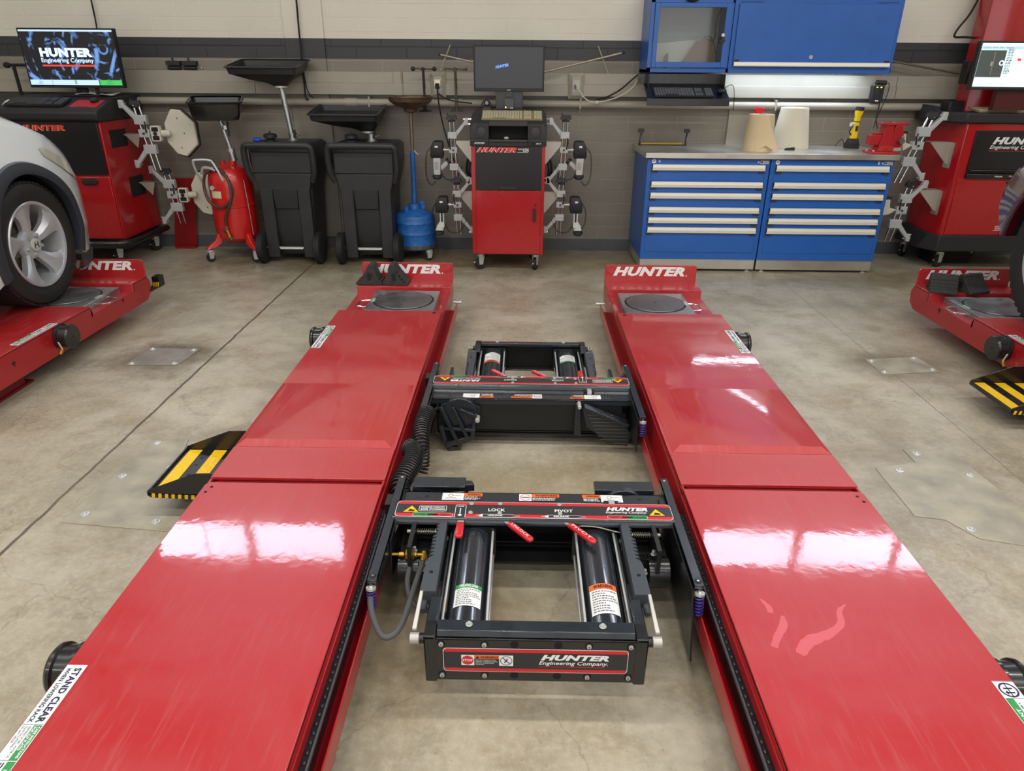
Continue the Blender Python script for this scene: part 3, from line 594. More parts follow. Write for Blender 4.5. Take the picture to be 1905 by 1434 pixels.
    m.t2(F, 'MAXIMUM CAPACITY', x+0.006, 0.047, 0.074, 0.008, WHITE, 4); m.t2(F, '6000 POUNDS', x+0.005, 0.0345, 0.076, 0.010, WHITE, 4)
    x = 0.188; m.r2(F, x, 0.0, x+0.033, 0.066, WHITE, 4.4, 0.005); m.r2(F, x+0.0015, 0.0, x+0.0315, 0.0645, SGREY, 5, 0.004); m.t2(F, 'LOCK', x+0.006, 0.053, 0.021, 0.007, WHITE, 6); m.f2(F, [(x+0.016-0.007, 0.01), (x+0.016, 0.003), (x+0.016+0.007, 0.01), (x+0.016, 0.016)], WHITE, 6); m.r2(F, x+0.0145, 0.018, x+0.0175, 0.046, WHITE, 6)
    for x, big, sm in ((0.274, 'LOCK', 'UNLOCK'), (0.475, 'PIVOT', 'RELEASE')):
        m.f2(F, [(x-0.022, 0.011), (x, 0.003), (x+0.085, 0.003), (x+0.115, 0.011), (x+0.085, 0.019), (x, 0.019)], WHITE, 2.6); m.f2(F, [(x-0.019, 0.011), (x, 0.0045), (x+0.085, 0.0045), (x+0.111, 0.011), (x+0.085, 0.0175), (x, 0.0175)], SGREY, 3.2)
        m.f2(F, [(x-0.014, 0.011), (x, 0.005), (x, 0.017)], WHITE, 4); m.t2(F, sm, x+0.016, 0.0075, 0.046, 0.008, WHITE, 4); m.t2(F, big, x+0.016 if big == 'LOCK' else x+0.02, 0.034, 0.052 if big == 'LOCK' else 0.056, 0.015, WHITE, 3, bold=0.02)
    m.t2(F, 'HUNTER', 0.655, 0.046, 0.128, 0.019, WHITE, 3, shear=0.28, bold=0.055); m.t2(F, 'Engineering Company', 0.652, 0.031, 0.126, 0.012, WHITE, 3, shear=0.25, bold=0.012)
    obj('instruction_panel', m, hd, recalc=False)
    for x, y in ((0.236, 0.072), (0.236, 0.025), (0.326, 0.074), (0.326, 0.023), (0.511, 0.074), (0.511, 0.026)):
        m = MB(ZINC); hexbolt(m, (x-0.43, y-0.043, 0.2515), (0, 0, 1), 0.0048, 0.004); obj('bolt', m, hd)
    # square air cylinders with tie rods
    for i, cx in enumerate((-0.1815, 0.186)):
        zc = 0.160; cx2 = cx; m = MB(CYL); m.cyl((cx2, -0.03, zc), (cx2, -0.462, zc), 0.056, n=56)
        for a in range(-5, 6):   # faint extruded flutes along the tube
            th = a*0.42; m.box(cx2+0.0557*math.sin(th)-0.0006, cx2+0.0557*math.sin(th)+0.0006, -0.46, -0.03, zc+0.0557*math.cos(th)-0.0006, zc+0.0557*math.cos(th)+0.0006)
        cy = obj('air_cylinder', m, t)
        m = MB(BLK); m.prism([(cx2+x, zc+z) for x, z in rr(-0.066, -0.066, 0.066, 0.060, 0.012)], 'y', -0.475, -0.455); m.prism([(cx2+x, zc+z) for x, z in rr(-0.066, -0.066, 0.066, 0.058, 0.016)], 'y', -0.048, -0.01); obj('end_cap', m, cy)
        for dx in (-0.0575, 0.0575):
            m = MB(ZINC); m.cyl((cx2+dx, -0.02, zc+0.042), (cx2+dx, -0.462, zc+0.042), 0.0038, n=12); m.cyl((cx2+dx, -0.02, zc-0.045), (cx2+dx, -0.462, zc-0.045), 0.0038, n=12); obj('tie_rod', m, cy)
        if i == 0: curved_label(cy, cx2, zc, 0.056, -0.385, -0.30, -0.62, 0.72, 1, GREEN, 'OPERATING LEVERS')
        else: curved_label(cy, cx2, zc, 0.056, -0.405, -0.29, -0.72, 0.68, 1, ORANGE, 'WARNING')
    # toothed lock racks
    for s in (-1, 1):
        pts = [(0.262, -0.36), (0.262, -0.02)]; y = -0.02
        pts.append((0.290, -0.02)); y = -0.045
        while y > -0.225: pts += [(0.283, y), (0.298 if y < -0.1 else 0.292, y-0.012)]; y -= 0.0165
        pts += [(0.302, -0.245), (0.304, -0.36)]
        m = MB(CAST); m.prism([(s*x, y) for x, y in pts], 'z', 0.195, 0.240); lr = obj('lock_rack', m, t, ang=20)
        m = MB(HOLE); m.cyl((s*0.283, -0.283, 0.239), (s*0.283, -0.283, 0.2406), 0.0055, n=14); obj('rack_hole', m, lr)
        m = MB(CAST); m.cyl((s*0.293, -0.355, 0.205), (s*0.293, -0.39, 0.20), 0.009, n=14); obj('rack_pin', m, lr)
        # side arm of the end box
        m = MB(BLKB); m.box(s*0.246, s*0.2745, -0.517, -0.372, 0.226, 0.236); m.box(s*0.268, s*0.2745, -0.517, -0.385, 0.15, 0.236); m.box(s*0.246, s*0.253, -0.50, -0.06, 0.15, 0.21); obj('side_arm', m, t, bev=0.003)
        # swivel lock handle
        m = MB(mat('worn_cast_handle', 'B5B3AD', 0.4, metal=0.5, var=0.1)); m.cyl((s*0.288, -0.49, 0.205), (s*0.312, -0.49, 0.205), 0.0145, n=18); m.loft([[(s*0.302-0.006, -0.48, 0.222-0.004), (s*0.302+0.006, -0.48, 0.222-0.004), (s*0.302+0.006, -0.48, 0.226), (s*0.302-0.006, -0.48, 0.226)], [(s*0.296-0.0045, -0.375, 0.249), (s*0.296+0.0045, -0.375, 0.249), (s*0.296+0.0045, -0.375, 0.256), (s*0.296-0.0045, -0.375, 0.256)]]); hn = obj('lock_handle', m, t, bev=0.0015)
        m = MB(BLK)
        for j in range(4): m.cyl((s*(0.2745+j*0.0035), -0.49, 0.205), (s*(0.2765+j*0.0035), -0.49, 0.205), 0.013, n=18)
        m.cyl((s*0.2745, -0.49, 0.205), (s*0.29, -0.49, 0.205), 0.010, n=14); obj('handle_washer', m, hn)
        # coil spring and plunger under the header
        m = MB(MECH); helix([(s*0.36, -0.055, 0.205), (s*0.30, -0.055, 0.205)], 0.0085, 0.0016, 9, m); m.cyl((s*0.375, -0.055, 0.205), (s*0.285, -0.055, 0.205), 0.004, n=10); m.cyl((s*0.365, -0.055, 0.205), (s*0.361, -0.055, 0.205), 0.013, n=16); m.cyl((s*0.385, -0.055, 0.205), (s*0.366, -0.055, 0.205), 0.007, n=12); m.cyl((s*0.30, -0.055, 0.205), (s*0.275, -0.055, 0.207), 0.0065, n=12); obj('plunger_spring', m, t)
        m = MB(MECH); m.box(s*0.262, s*0.296, -0.075, -0.045, 0.195, 0.217); m.lathe([(0.020, 0), (0.020, 0.008), (0.008, 0.012)], (s*0.277, -0.075, 0.190), (0, 0, 1), 16); hexbolt(m, (s*0.275, -0.066, 0.217), (0, 0, 1), 0.006, 0.006); m.box(s*0.262, s*0.270, -0.10, -0.05, 0.18, 0.19); obj('pawl_block', m, t, bev=0.0015)
        m = MB(BLK); helix([(s*0.345, -0.12, 0.165), (s*0.300, -0.12, 0.165)], 0.014, 0.0024, 5, m); m.cyl((s*0.36, -0.12, 0.165), (s*0.29, -0.12, 0.165), 0.005, n=10); m.box(s*0.265, s*0.405, -0.10, 0.125, 0.055, 0.15, BLKM); m.box(s*0.355, s*0.368, -0.17, -0.03, 0.11, 0.235); m.cyl((s*0.34, -0.13, 0.13), (s*0.40, -0.13, 0.13), 0.045, n=26); obj('pawl_housing', m, t)
        for q in ((s*0.355, -0.122, 0.185), (s*0.300, -0.128, 0.175), (s*0.325, -0.165, 0.15)): m = MB(MECH); hexbolt(m, q, (0, 0, 1), 0.0058, 0.013); obj('adjusting_bolt', m, t)
    # outer end box with maker's panel
    m = MB(BLK); m.box(-0.270, 0.270, -0.515, -0.505, 0.092, 0.229); m.box(-0.270, 0.270, -0.515, -0.470, 0.222, 0.229); m.box(-0.2745, -0.245, -0.517, -0.46, 0.088, 0.2365); m.box(0.245, 0.2745, -0.517, -0.46, 0.088, 0.2365); m.box(-0.27, 0.27, -0.505, -0.47, 0.092, 0.10); eb = obj('end_box', m, t, bev=0.003)
    m = MB(BLKB); m.prism([(-0.508, 0.228), (-0.4985, 0.240), (-0.466, 0.244), (-0.464, 0.238), (-0.464, 0.226)], 'x', -0.243, 0.243); obj('top_angle', m, eb, bev=0.0015)
    m = MB(ZINC)
    for x in (-0.165, 0.165): m = MB(ZINC); hexbolt(m, (x, -0.481, 0.2435), (0, 0, 1), 0.006, 0.006); obj('bolt', m, eb)
    xs_ = (-0.232, -0.126, -0.052, 0.055, 0.130, 0.232)
    for zi, z in enumerate((0.213, 0.112)):
        for i, x in enumerate(xs_):
            m = MB(HOLE); m.cyl((x, -0.5156, z), (x, -0.5145, z), 0.0105, n=20); hh = obj('mounting_hole', m, eb)
            if i not in (2, 3): m = MB(ZINC); m.cyl((x, -0.515, z), (x, -0.520, z), 0.0062, n=6); m.cyl((x, -0.519, z), (x, -0.5215, z), 0.003, n=8, m=MECH); obj('bolt', m, hh)
    F = (V((-0.228, -0.5155, 0.124)), V((1, 0, 0)), V((0, 0, 1))); m = MB(WHITE); w, h = 0.456, 0.077
    m.r2(F, 0, 0, w, h, WHITE, 1, 0.010); m.r2(F, 0.0015, 0.0015, w-0.0015, h-0.0015, SRED, 2, 0.009); m.r2(F, 0.0015, 0.0125, w-0.0015, h-0.0125, SBLK, 3)
    m.r2(F, 0.045, 0.022, 0.173, 0.056, WHITE, 4); m.disc2(F, 0.0605, 0.039, 0.0155, SRED, 5, n=8); m.t2(F, 'STOP', 0.048, 0.0355, 0.025, 0.0075, WHITE, 6, bold=0.03)
    m.r2(F, 0.077, 0.044, 0.1385, 0.0555, ORANGE, 5); m.t2(F, 'WARNING', 0.092, 0.046, 0.043, 0.0072, BLKM, 6, bold=0.02); m.f2(F, [(0.080, 0.046), (0.090, 0.046), (0.085, 0.054)], BLKM, 6); m.r2(F, 0.077, 0.022, 0.1385, 0.044, SBLK, 5)
    m.t2(F, 'DO NOT OPERATE JACK\nHEIGHT CONTROLS WITH\nJACK IN HORIZONTAL\nPOSITION.', 0.080, 0.024, 0.054, 0.018, WHITE, 6, bold=0.0); m.disc2(F, 0.156, 0.039, 0.015, GREYINK, 5, ri=0.0128); m.f2(F, [(0.145, 0.049), (0.147, 0.051), (0.167, 0.029), (0.165, 0.027)], GREYINK, 6); m.f2(F, [(0.150, 0.034), (0.153, 0.031), (0.161, 0.045), (0.158, 0.047)], GREYINK, 6)
    m.t2(F, 'HUNTER', 0.241, 0.042, 0.168, 0.0185, WHITE, 4, shear=0.28, bold=0.055); m.t2(F, 'Engineering Company.', 0.237, 0.024, 0.170, 0.0155, WHITE, 4, shear=0.25, bold=0.012); m.r2(F, 0.236, 0.0205, 0.40, 0.0222, SRED, 4)
    obj('name_panel', m, eb, recalc=False)
    # release levers with red grips
    def lever(name, a, b_, txt, w=0.010):
        a = V(a); b_ = V(b_); d = (b_-a).normalized(); n = V((-d.y, d.x, 0)); f0 = a+d*0.012
        def bar(m, p, q, ww, z0, z1, mt): m.hexa([p-n*ww+U*z0, p+n*ww+U*z0, q+n*ww+U*z0, q-n*ww+U*z0, p-n*ww+U*z1, p+n*ww+U*z1, q+n*ww+U*z1, q-n*ww+U*z1], mt)
        m = MB(ZINC); bar(m, a-d*0.03, f0+d*0.004, w*0.8, 0, 0.003, ZINC); lv = obj('release_lever', m, t)
        m = MB(GRIP); L = (b_-f0).length; secs = []
        for k, ww in ((0, 0.8), (0.05, 1.0), (0.9, 1.0), (0.97, 0.8), (1.0, 0.45)):
            c = f0+d*(L*k); secs.append([c+n*(w*ww*x)+U*(0.0015+0.0065*z*ww) for x, z in ((-1, -0.6), (-0.6, -1), (0.6, -1), (1, -0.6), (1, 0.6), (0.6, 1), (-0.6, 1), (-1, 0.6))])
        m.loft(secs); gp = obj('grip', m, lv)
        if txt: 
            m = MB(WHITE); m.t2((f0+U*0.0082, d, V((0, 0, 1)).cross(d)), txt, L*0.12, -0.0045, L*0.74, 0.009, WHITE, 1, bold=0.0); obj('lettering', m, gp, recalc=False)
    lever('a', (-0.222, -0.045, 0.238), (-0.222, -0.128, 0.238), '', 0.0115)
    lever('b', (-0.082, -0.042, 0.236), (-0.006, -0.135, 0.236), 'UNLOCK')
    lever('c', (0.100, -0.042, 0.236), (0.178, -0.140, 0.236), 'PIVOT')
    m = MB(MECH); m.tube(curve_pts([(0.13, -0.045, 0.228), (0.19, -0.050, 0.228), (0.235, -0.056, 0.22), (0.28, -0.06, 0.212)], 5), 0.0022, 6); obj('control_cable', m, t)
    # folded lifting adapters hung behind the back plate: a ribbed pad one side, an open frame the other
    m = MB(BLKB)
    if not flip: m.box(-0.40, -0.225, 0.155, 0.215, 0.226, 0.232); m.prism([(-0.40, 0.155), (-0.40, 0.215), (-0.205, 0.205), (-0.195, 0.18)], 'z', 0.20, 0.226)
    else: m.prism([(-0.205, 0.215), (-0.185, 0.215), (-0.185, 0.07), (-0.215, 0.06)], 'y', 0.14, 0.16); m.loft([[(-0.22, y, 0.222) for y in (0.165, 0.20)]+[(-0.22, y, 0.208) for y in (0.20, 0.165)], [(-0.405, y, 0.150) for y in (0.165, 0.215)]+[(-0.405, y, 0.135) for y in (0.215, 0.165)]]); m.cyl((-0.20, 0.145, 0.215), (-0.20, 0.195, 0.215), 0.008, n=12, m=ZINC)
    pad = [(-0.215, 0.20), (-0.385, 0.145), (-0.425, 0.09), (-0.41, 0.03), (-0.33, 0.05), (-0.235, 0.12)]; m.prism([(x*1.0, z) for x, z in pad], 'y', 0.165, 0.185); ap = obj('ribbed_adapter_pad', m, t, bev=0.002)
    m = MB(mat('pad_rib', '67625A', 0.6))
    for i in range(9):
        z = 0.045+i*0.0165; xa = -0.41+0.012*max(0, i-6)*2; xb = -0.30+0.008*i if z > 0.06 else -0.35
        m.box(xa+(0.02 if i > 5 else 0), xb, 0.185, 0.1870, z, z+0.0018)
    obj('tread_ribs', m, ap)
    m = MB(BLKB)
    if not flip: m.box(0.205, 0.40, 0.155, 0.21, 0.205, 0.228)
    m.prism([(0.215, 0.19), (0.26, 0.215), (0.33, 0.222), (0.38, 0.20), (0.395, 0.13), (0.385, 0.05), (0.335, 0.008), (0.28, 0.02), (0.225, 0.10)], 'y', 0.142, 0.158, BLKM)
    for (xa, za), (xb, zb), w in (((0.38, 0.20), (0.30, 0.02), 0.011), ((0.235, 0.17), (0.25, 0.06), 0.011), ((0.25, 0.06), (0.36, 0.03), 0.016), ((0.33, 0.20), (0.27, 0.07), 0.010), ((0.37, 0.10), (0.235, 0.10), 0.009), ((0.30, 0.19), (0.24, 0.17), 0.01), ((0.36, 0.03), (0.38, 0.12), 0.012), ((0.30, 0.01), (0.35, -0.0 + 0.012), 0.012)):
        p, q = V((xa, 0.175, za)), V((xb, 0.19, zb)); m.cyl(p, q, w, n=4)
    m.cyl((0.30, 0.14, 0.16), (0.30, 0.165, 0.16), 0.075, n=30); m.cyl((0.225, 0.16, 0.150), (0.225, 0.20, 0.150), 0.010, n=12, m=ZINC); obj('folded_adapter_frame', m, t, bev=0.002, ang=50)
    return t
def carriage(t, X0, Y0, flip):
    """roller carriages of the jack, in the jack's own frame; spring end always towards the camera"""
    g = -1 if flip else 1
    for s in (-1, 1):
        x = s*0.4365
        def P(x, y, z): return (g*x, g*y, z)
        def bx(m, x0, x1, y0, y1, z0, z1): m.box(*sorted((g*x0, g*x1)), *sorted((g*y0, g*y1)), z0, z1)
        m = MB(BLKB); bx(m, x-0.0125, x+0.0125, -0.33, 0.20, 0.236, 0.247); bx(m, x-0.0125, x-0.0105, -0.33, 0.20, 0.19, 0.247); bx(m, x+0.0105, x+0.0125, -0.32, 0.20, 0.19, 0.247); ar = obj('roller_arm', m, t, bev=0.002)
        m = MB(BLKM); m.cyl(P(x, -0.312, 0.2462), P(x, -0.312, 0.2476), 0.0095, n=18); m.cyl(P(x, -0.312, 0.2474), P(x, -0.312, 0.2495), 0.004, n=10, m=CHROME); m.cyl(P(x, 0.185, 0.2465), P(x, 0.185, 0.249), 0.004, n=10, m=ZINC); obj('end_screw', m, ar)
        m = MB(PURP); helix([P(x+s*0.002, -0.337, 0.222), P(x+s*0.002, -0.348, 0.168)], 0.0105, 0.0026, 6, m, n=6, per=12); m.cyl(P(x+s*0.002, -0.337, 0.222), P(x+s*0.002, -0.348, 0.168), 0.0075, n=12, m=mat('spring_core', '1D1838', 0.5)); m.cyl(P(x+s*0.002, -0.336, 0.222), P(x+s*0.002, -0.335, 0.228), 0.0135, n=18, m=ZINC); m.cyl(P(x+s*0.002, -0.335, 0.226), P(x+s*0.002, -0.335, 0.236), 0.005, n=10, m=CHROME); obj('buffer_spring', m, ar)
        m = MB(BLK); yz = [(-0.335, 0.235), (-0.40, 0.05), (-0.36, 0.045), (0.02, 0.10), (0.13, 0.10), (0.13, 0.235)] if s > 0 else [(-0.14, 0.235), (-0.16, 0.12), (0.02, 0.09), (0.13, 0.10), (0.13, 0.235)]
        if flip: yz = [(-0.335, 0.235), (-0.35, 0.10), (-0.05, 0.09), (0.13, 0.10), (0.13, 0.235)]
        xx = x-s*0.0165 
        m.prism([(g*y, z) for y, z in yz], 'x', g*(xx-0.002), g*(xx+0.002)); obj('hanging_plate', m, t)
        m = MB(BLK); m.cyl(P(x+s*0.004, -0.05, 0.135), P(x+s*0.03, -0.05, 0.135), 0.022, n=20); m.cyl(P(x+s*0.004, 0.15, 0.135), P(x+s*0.03, 0.15, 0.135), 0.022, n=20); bx(m, x-0.004, x+0.002, -0.08, 0.17, 0.12, 0.20); bx(m, x-0.034, x+0.01, 0.04, 0.10, 0.19, 0.236); obj('roller', m, t)
jk1 = swing_jack(0.0465, 1.80, False, 'near black rolling jack, its name panel facing the camera'); carriage(jk1, 0, 0, False)
jk2 = swing_jack(0.0475, 2.785, True, 'far black rolling jack, its instruction panel upside down'); carriage(jk2, 0, 0, True)
# air hoses of the near jack
HOSE = mat('grey_rubber_hose', '4A4B4D', 0.6, bump=0.3, bscale=150)
m = MB(HOSE); m.tube(curve_pts([(-0.36, 1.86, 0.22), (-0.393, 1.62, 0.215), (-0.40, 1.52, 0.21), (-0.385, 1.42, 0.20), (-0.345, 1.33, 0.20), (-0.318, 1.318, 0.20), (-0.295, 1.36, 0.20), (-0.285, 1.50, 0.19), (-0.279, 1.66, 0.17)], 10), 0.0082, 10); h1 = obj('air_hose', m, jk1, world=True)
m = MB(ZINC); m.cyl((-0.402, 1.545, 0.212), (-0.401, 1.517, 0.211), 0.0115, n=16); m.cyl((-0.279, 1.64, 0.172), (-0.279, 1.67, 0.169), 0.011, n=12); obj('hose_clamp', m, h1, world=True)
m = MB(HOSE); m.tube(curve_pts([(-0.318, 1.655, 0.16), (-0.315, 1.57, 0.15), (-0.285, 1.50, 0.14), (-0.22, 1.49, 0.12), (-0.16, 1.50, 0.09)], 8), 0.008, 10); h2 = obj('air_hose', m, jk1, world=True)
m = MB(BRASS); m.cyl((-0.375, 1.66, 0.185), (-0.35, 1.66, 0.185), 0.005, n=10); m.cyl((-0.352, 1.66, 0.185), (-0.335, 1.66, 0.185), 0.009, n=6); m.box(-0.333, -0.305, 1.648, 1.672, 0.176, 0.194); m.cyl((-0.305, 1.66, 0.185), (-0.298, 1.66, 0.185), 0.0095, n=6); m.cyl((-0.298, 1.66, 0.185), (-0.278, 1.66, 0.185), 0.006, n=10); m.cyl((-0.279, 1.672, 0.185), (-0.279, 1.64, 0.175), 0.009, n=10); m.cyl((-0.318, 1.66, 0.18), (-0.318, 1.64, 0.165), 0.008, n=10); obj('brass_manifold', m, jk1, world=True, bev=0.001)
# convoluted hose bundle hanging between the jacks along the left runway
t = thing('coiled_air_hose', 'black coiled air hose bundle along the inner side of the left runway', 'hose', (-0.39, 2.2, 0.11))
COIL = mat('black_coil_hose', '1E1F22', 0.35)
m = MB(COIL); p1 = curve_pts([(-0.372, 2.50, 0.235), (-0.380, 2.40, 0.225), (-0.372, 2.30, 0.20), (-0.366, 2.235, 0.155), (-0.372, 2.205, 0.125)], 6); helix(p1, 0.031, 0.0036, 24, m, n=6, per=14); obj('upper_coil', m, t, world=True)
m = MB(COIL); p2 = curve_pts([(-0.412, 2.24, 0.215), (-0.385, 2.205, 0.22), (-0.378, 2.13, 0.22), (-0.392, 2.05, 0.215), (-0.402, 1.985, 0.205), (-0.385, 1.945, 0.19)], 6); helix(p2, 0.033, 0.0036, 24, m, n=6, per=14); obj('lower_coil', m, t, world=True)
m = MB(COIL); m.tube(curve_pts([(-0.385, 1.94, 0.19), (-0.37, 1.90, 0.17), (-0.36, 1.86, 0.16)], 5), 0.007); m.tube(curve_pts([(-0.372, 2.52, 0.23), (-0.36, 2.58, 0.20), (-0.33, 2.66, 0.18)], 5), 0.007); m.cyl((-0.37, 2.42, 0.11), (-0.37, 2.42, 0.2), 0.004); m.cyl((-0.39, 2.05, 0.11), (-0.39, 2.05, 0.2), 0.004); obj('hose_tail', m, t, world=True)
# ------------------------------------------------------------------ small shared pieces
def caster(parent, x, y, r=0.045, ang=0.3, brake=True):
    m = MB(ZINC); c, s_ = math.cos(ang), math.sin(ang); d = V((c, s_, 0)); n = V((-s_, c, 0)); b = V((x, y, 0))
    m.cyl(b+U*(2*r+0.03), b+U*(2*r+0.012), 0.028, n=16); 
    for k in (-1, 1):
        m.hexa([b+n*(k*0.017-0.0015)+d*a+U*z for a, z in ((-0.02, r-0.008), (0.012, r-0.008))]+[b+n*(k*0.017+0.0015)+d*a+U*z for a, z in ((0.012, r-0.008), (-0.02, r-0.008))]+[b+n*(k*0.017-0.0015)+d*a+U*z for a, z in ((-0.025, 2*r+0.015), (0.025, 2*r+0.015))]+[b+n*(k*0.017+0.0015)+d*a+U*z for a, z in ((0.025, 2*r+0.015), (-0.025, 2*r+0.015))])
    if brake: m.cyl(b+d*0.03+U*(r+0.005), b+d*(-0.06)+U*(r+0.012), 0.006, n=8)
    f = obj('caster', m, parent)
    m = MB(RUB); m.lathe([(r*0.9, -0.013), (r, -0.009), (r, 0.009), (r*0.9, 0.013)], b+U*r-d*0.005, n, 24); m.lathe([(r*0.45, -0.0145), (r*0.45, 0.0145)], b+U*r-d*0.005, n, 16, m=BLKP); m.cyl(b+U*r-d*0.005-n*0.021, b+U*r-d*0.005+n*0.021, 0.006, n=8, m=ZINC); obj('wheel', m, f)
KEYS = mat('dark_keys', '3A3A3B', 0.5)
def keyboard_mesh(F, w, d, keymat, base, rows=6, gap=True):
    m = MB(base); o, u, v = F; n = V(u).cross(V(v)).normalized()
    def bx(x0, x1, y0, y1, z0, z1, mt):
        P = lambda a, b_, c: V(o)+V(u)*a+V(v)*b_+n*c
        m.hexa([P(x0, y0, z0), P(x1, y0, z0), P(x1, y1, z0), P(x0, y1, z0), P(x0, y0, z1), P(x1, y0, z1), P(x1, y1, z1), P(x0, y1, z1)], mt)
    bx(0, w, 0, d, 0, 0.012, base); ky = (d-0.012)/rows; kx = w*0.66/15
    for r in range(rows):
        for c in range(15):
            if r == 0 and 3 < c < 9: continue
            x = 0.006+c*kx; bx(x, x+kx*0.84, 0.006+r*ky, 0.006+(r+0.84)*ky, 0.012, 0.018, keymat)
        for c in range(7):
            if c == 3: continue
            x = w*0.695+c*kx*0.97
            if c < 3 and r in (2,): continue
            bx(x, x+kx*0.84, 0.006+r*ky, 0.006+(r+0.84)*ky, 0.012, 0.018, keymat)
    return m
def wheel_clamp(name, label, X, Y, zt_, h, s, lean=0.0, head='box', group=None, zh=0.45):
    bg = 1.35 if head in ('target', 'side') else 1.0
    """twin-rod wheel clamp; s = side the hooked feet point to; the head sits on the other side"""
    t = thing(name, label, 'wheel clamp', (X, Y, zt_-h), 0, group); L = lambda x, z: (x+lean*(z-h), 0, z)
    for dx in (-0.016*bg, 0.016*bg):
        m = MB(CHROME); m.cyl((L(dx, 0)[0], 0, 0), (L(dx, h)[0], 0, h), 0.0085, n=14); obj('rod', m, t)
    m = MB(BLKP); m.cyl(L(0, h-0.03), L(0, h-0.015), 0.028, n=16); m.loft([[(L(0, h)[0]+a*0.045, b_*0.02, h-0.012) for a, b_ in ((-1, -1), (1, -1), (1, 1), (-1, 1))], [(L(0, h)[0]+a*0.035, b_*0.015, h+0.02) for a, b_ in ((-1, -1), (1, -1), (1, 1), (-1, 1))]]); m.cyl(L(-0.03, h), L(-0.03, h+0.035), 0.005, n=8); obj('knob', m, t, bev=0.003)
    for z, up in ((h*0.76, 1), (h*0.32, -1)):
        m = MB(ALU); x = L(0, z)[0]; m.box(x-0.036*bg, x+0.036*bg, -0.022, 0.022, z-0.026*bg, z+0.026*bg)
        pts = [(x+s*0.02, z-up*0.028), (x+s*0.10, z+up*0.075), (x+s*0.125, z+up*0.075), (x+s*0.125, z+up*0.13), (x+s*0.10, z+up*0.13), (x+s*0.09, z+up*0.10), (x+s*0.025, z+up*0.028)]
        m.prism([(x+(a_-x)*(1+(bg-1)*0.5), z+(b_-z)*(1+(bg-1)*0.3)) for a_, b_ in pts], 'y', -0.014*bg, 0.014*bg); br = obj('clamp_arm', m, t, bev=0.004)
        m = MB(CHROME)
        for k in (0.085, 0.12): m.cyl((x+s*0.09, -0.005, z+up*k), (x+s*0.155, -0.005, z+up*k), 0.005, n=8)
        obj('wheel_pin', m, br)
    zc = h*0.56; x = L(0, zc)[0]; m = MB(ALU); m.box(x-0.032*bg, x+0.032*bg, -0.024, 0.024, zc-0.022*bg, zc+0.022*bg); m.cyl((x-s*0.03, -0.01, zc), (x-s*0.075, -0.01, zc), 0.008, m=ZINC); m.cyl((x, -0.024, zc), (x, -0.04, zc), 0.007, m=BLKP); m.tube([(x-s*0.02, -0.03, zc+0.005), (x-s*0.03, -0.035, zc+0.06), (x-s*0.025, -0.035, zc+0.09)], 0.006, m=BLKP); obj('slider', m, t, bev=0.002)
    if head == 'upper' or head == 'lower':
        hx = x-s*0.13; m = MB(BLKP)
        m.loft([[(hx+a*w+sx, b_*d, zz) for a, b_ in ((-1, -1), (-0.5, -1.2), (0.5, -1.2), (1, -1), (1, 1), (-1, 1))] for w, d, zz, sx in ((0.045, 0.03, zc-0.065, 0), (0.052, 0.04, zc-0.04, 0), (0.048, 0.042, zc+0.03, s*0.004), (0.038, 0.035, zc+0.062, s*0.01), (0.02, 0.02, zc+0.07, s*0.01))]); hd = obj('sensor_head', m, t, bev=0.004)
        m = MB(ZINC); m.cyl((hx+s*0.05, -0.005, zc), (hx+s*0.075, -0.005, zc), 0.013, n=14); m.r2((V((hx-0.012, -0.0515, zc+0.02)), V((1, 0, 0)), V((0, 0, 1))), 0, 0, 0.024, 0.014, WHITE, 1); m.r2((V((hx-0.026, -0.0500, zc-0.045)), V((1, 0, 0)), V((0, 0, 1))), 0, 0, 0.052, 0.008, BLKM, 1); obj('head_fitting', m, hd)
        m = MB(GREYP)
        if head == 'upper': m.prism([(hx-0.03, zc-0.06), (hx+0.03, zc-0.06), (hx+0.024, zc-0.19), (hx-0.028, zc-0.19)], 'y', -0.04, 0.0); m.cyl((hx+s*0.02, 0.0, zc-0.15), (hx+s*0.075, 0.03, zc-0.10), 0.022, n=14); a1 = obj('arm', m, t, bev=0.005)
        else: m.loft([[(hx+a*w+sx, b_*0.02-0.01+dy, zz) for a, b_ in ((-1, -1), (1, -1), (1, 1), (-1, 1))] for w, zz, sx, dy in ((0.02, zc-0.06, 0, 0), (0.018, zc-0.13, s*0.0, 0), (0.032, zc-0.165, -s*0.01, -0.02), (0.032, zc-0.20, -s*0.02, -0.04))]); m.box(hx-0.007, hx+0.007, -0.035, -0.028, zc-0.16, zc-0.06, BLKP); a1 = obj('arm', m, t, bev=0.005)
        m = MB(BLKP); e = (hx-0.002, -0.02, zc-0.20) if head == 'upper' else (hx-s*0.022, -0.055, zc-0.215); m.lathe([(0.036, -0.014), (0.04, 0), (0.034, 0.014)], e, (0.1, -0.3, 1), 20); 
        if head == 'upper': m.cyl((hx+s*0.075, 0.03, zc-0.10), (hx+s*0.095, 0.035, zc-0.085), 0.027, n=14)
        obj('end_lens', m, a1)
        if head == 'upper':
            m = MB(GREYINK); decal_lines(m, (V((hx-0.018, -0.0405, zc-0.15)), V((1, 0, 0)), V((0, 0, 1))), 0, 0, 0.036, 0.06, 7, GREYINK, 1); obj('print', m, a1, recalc=False)
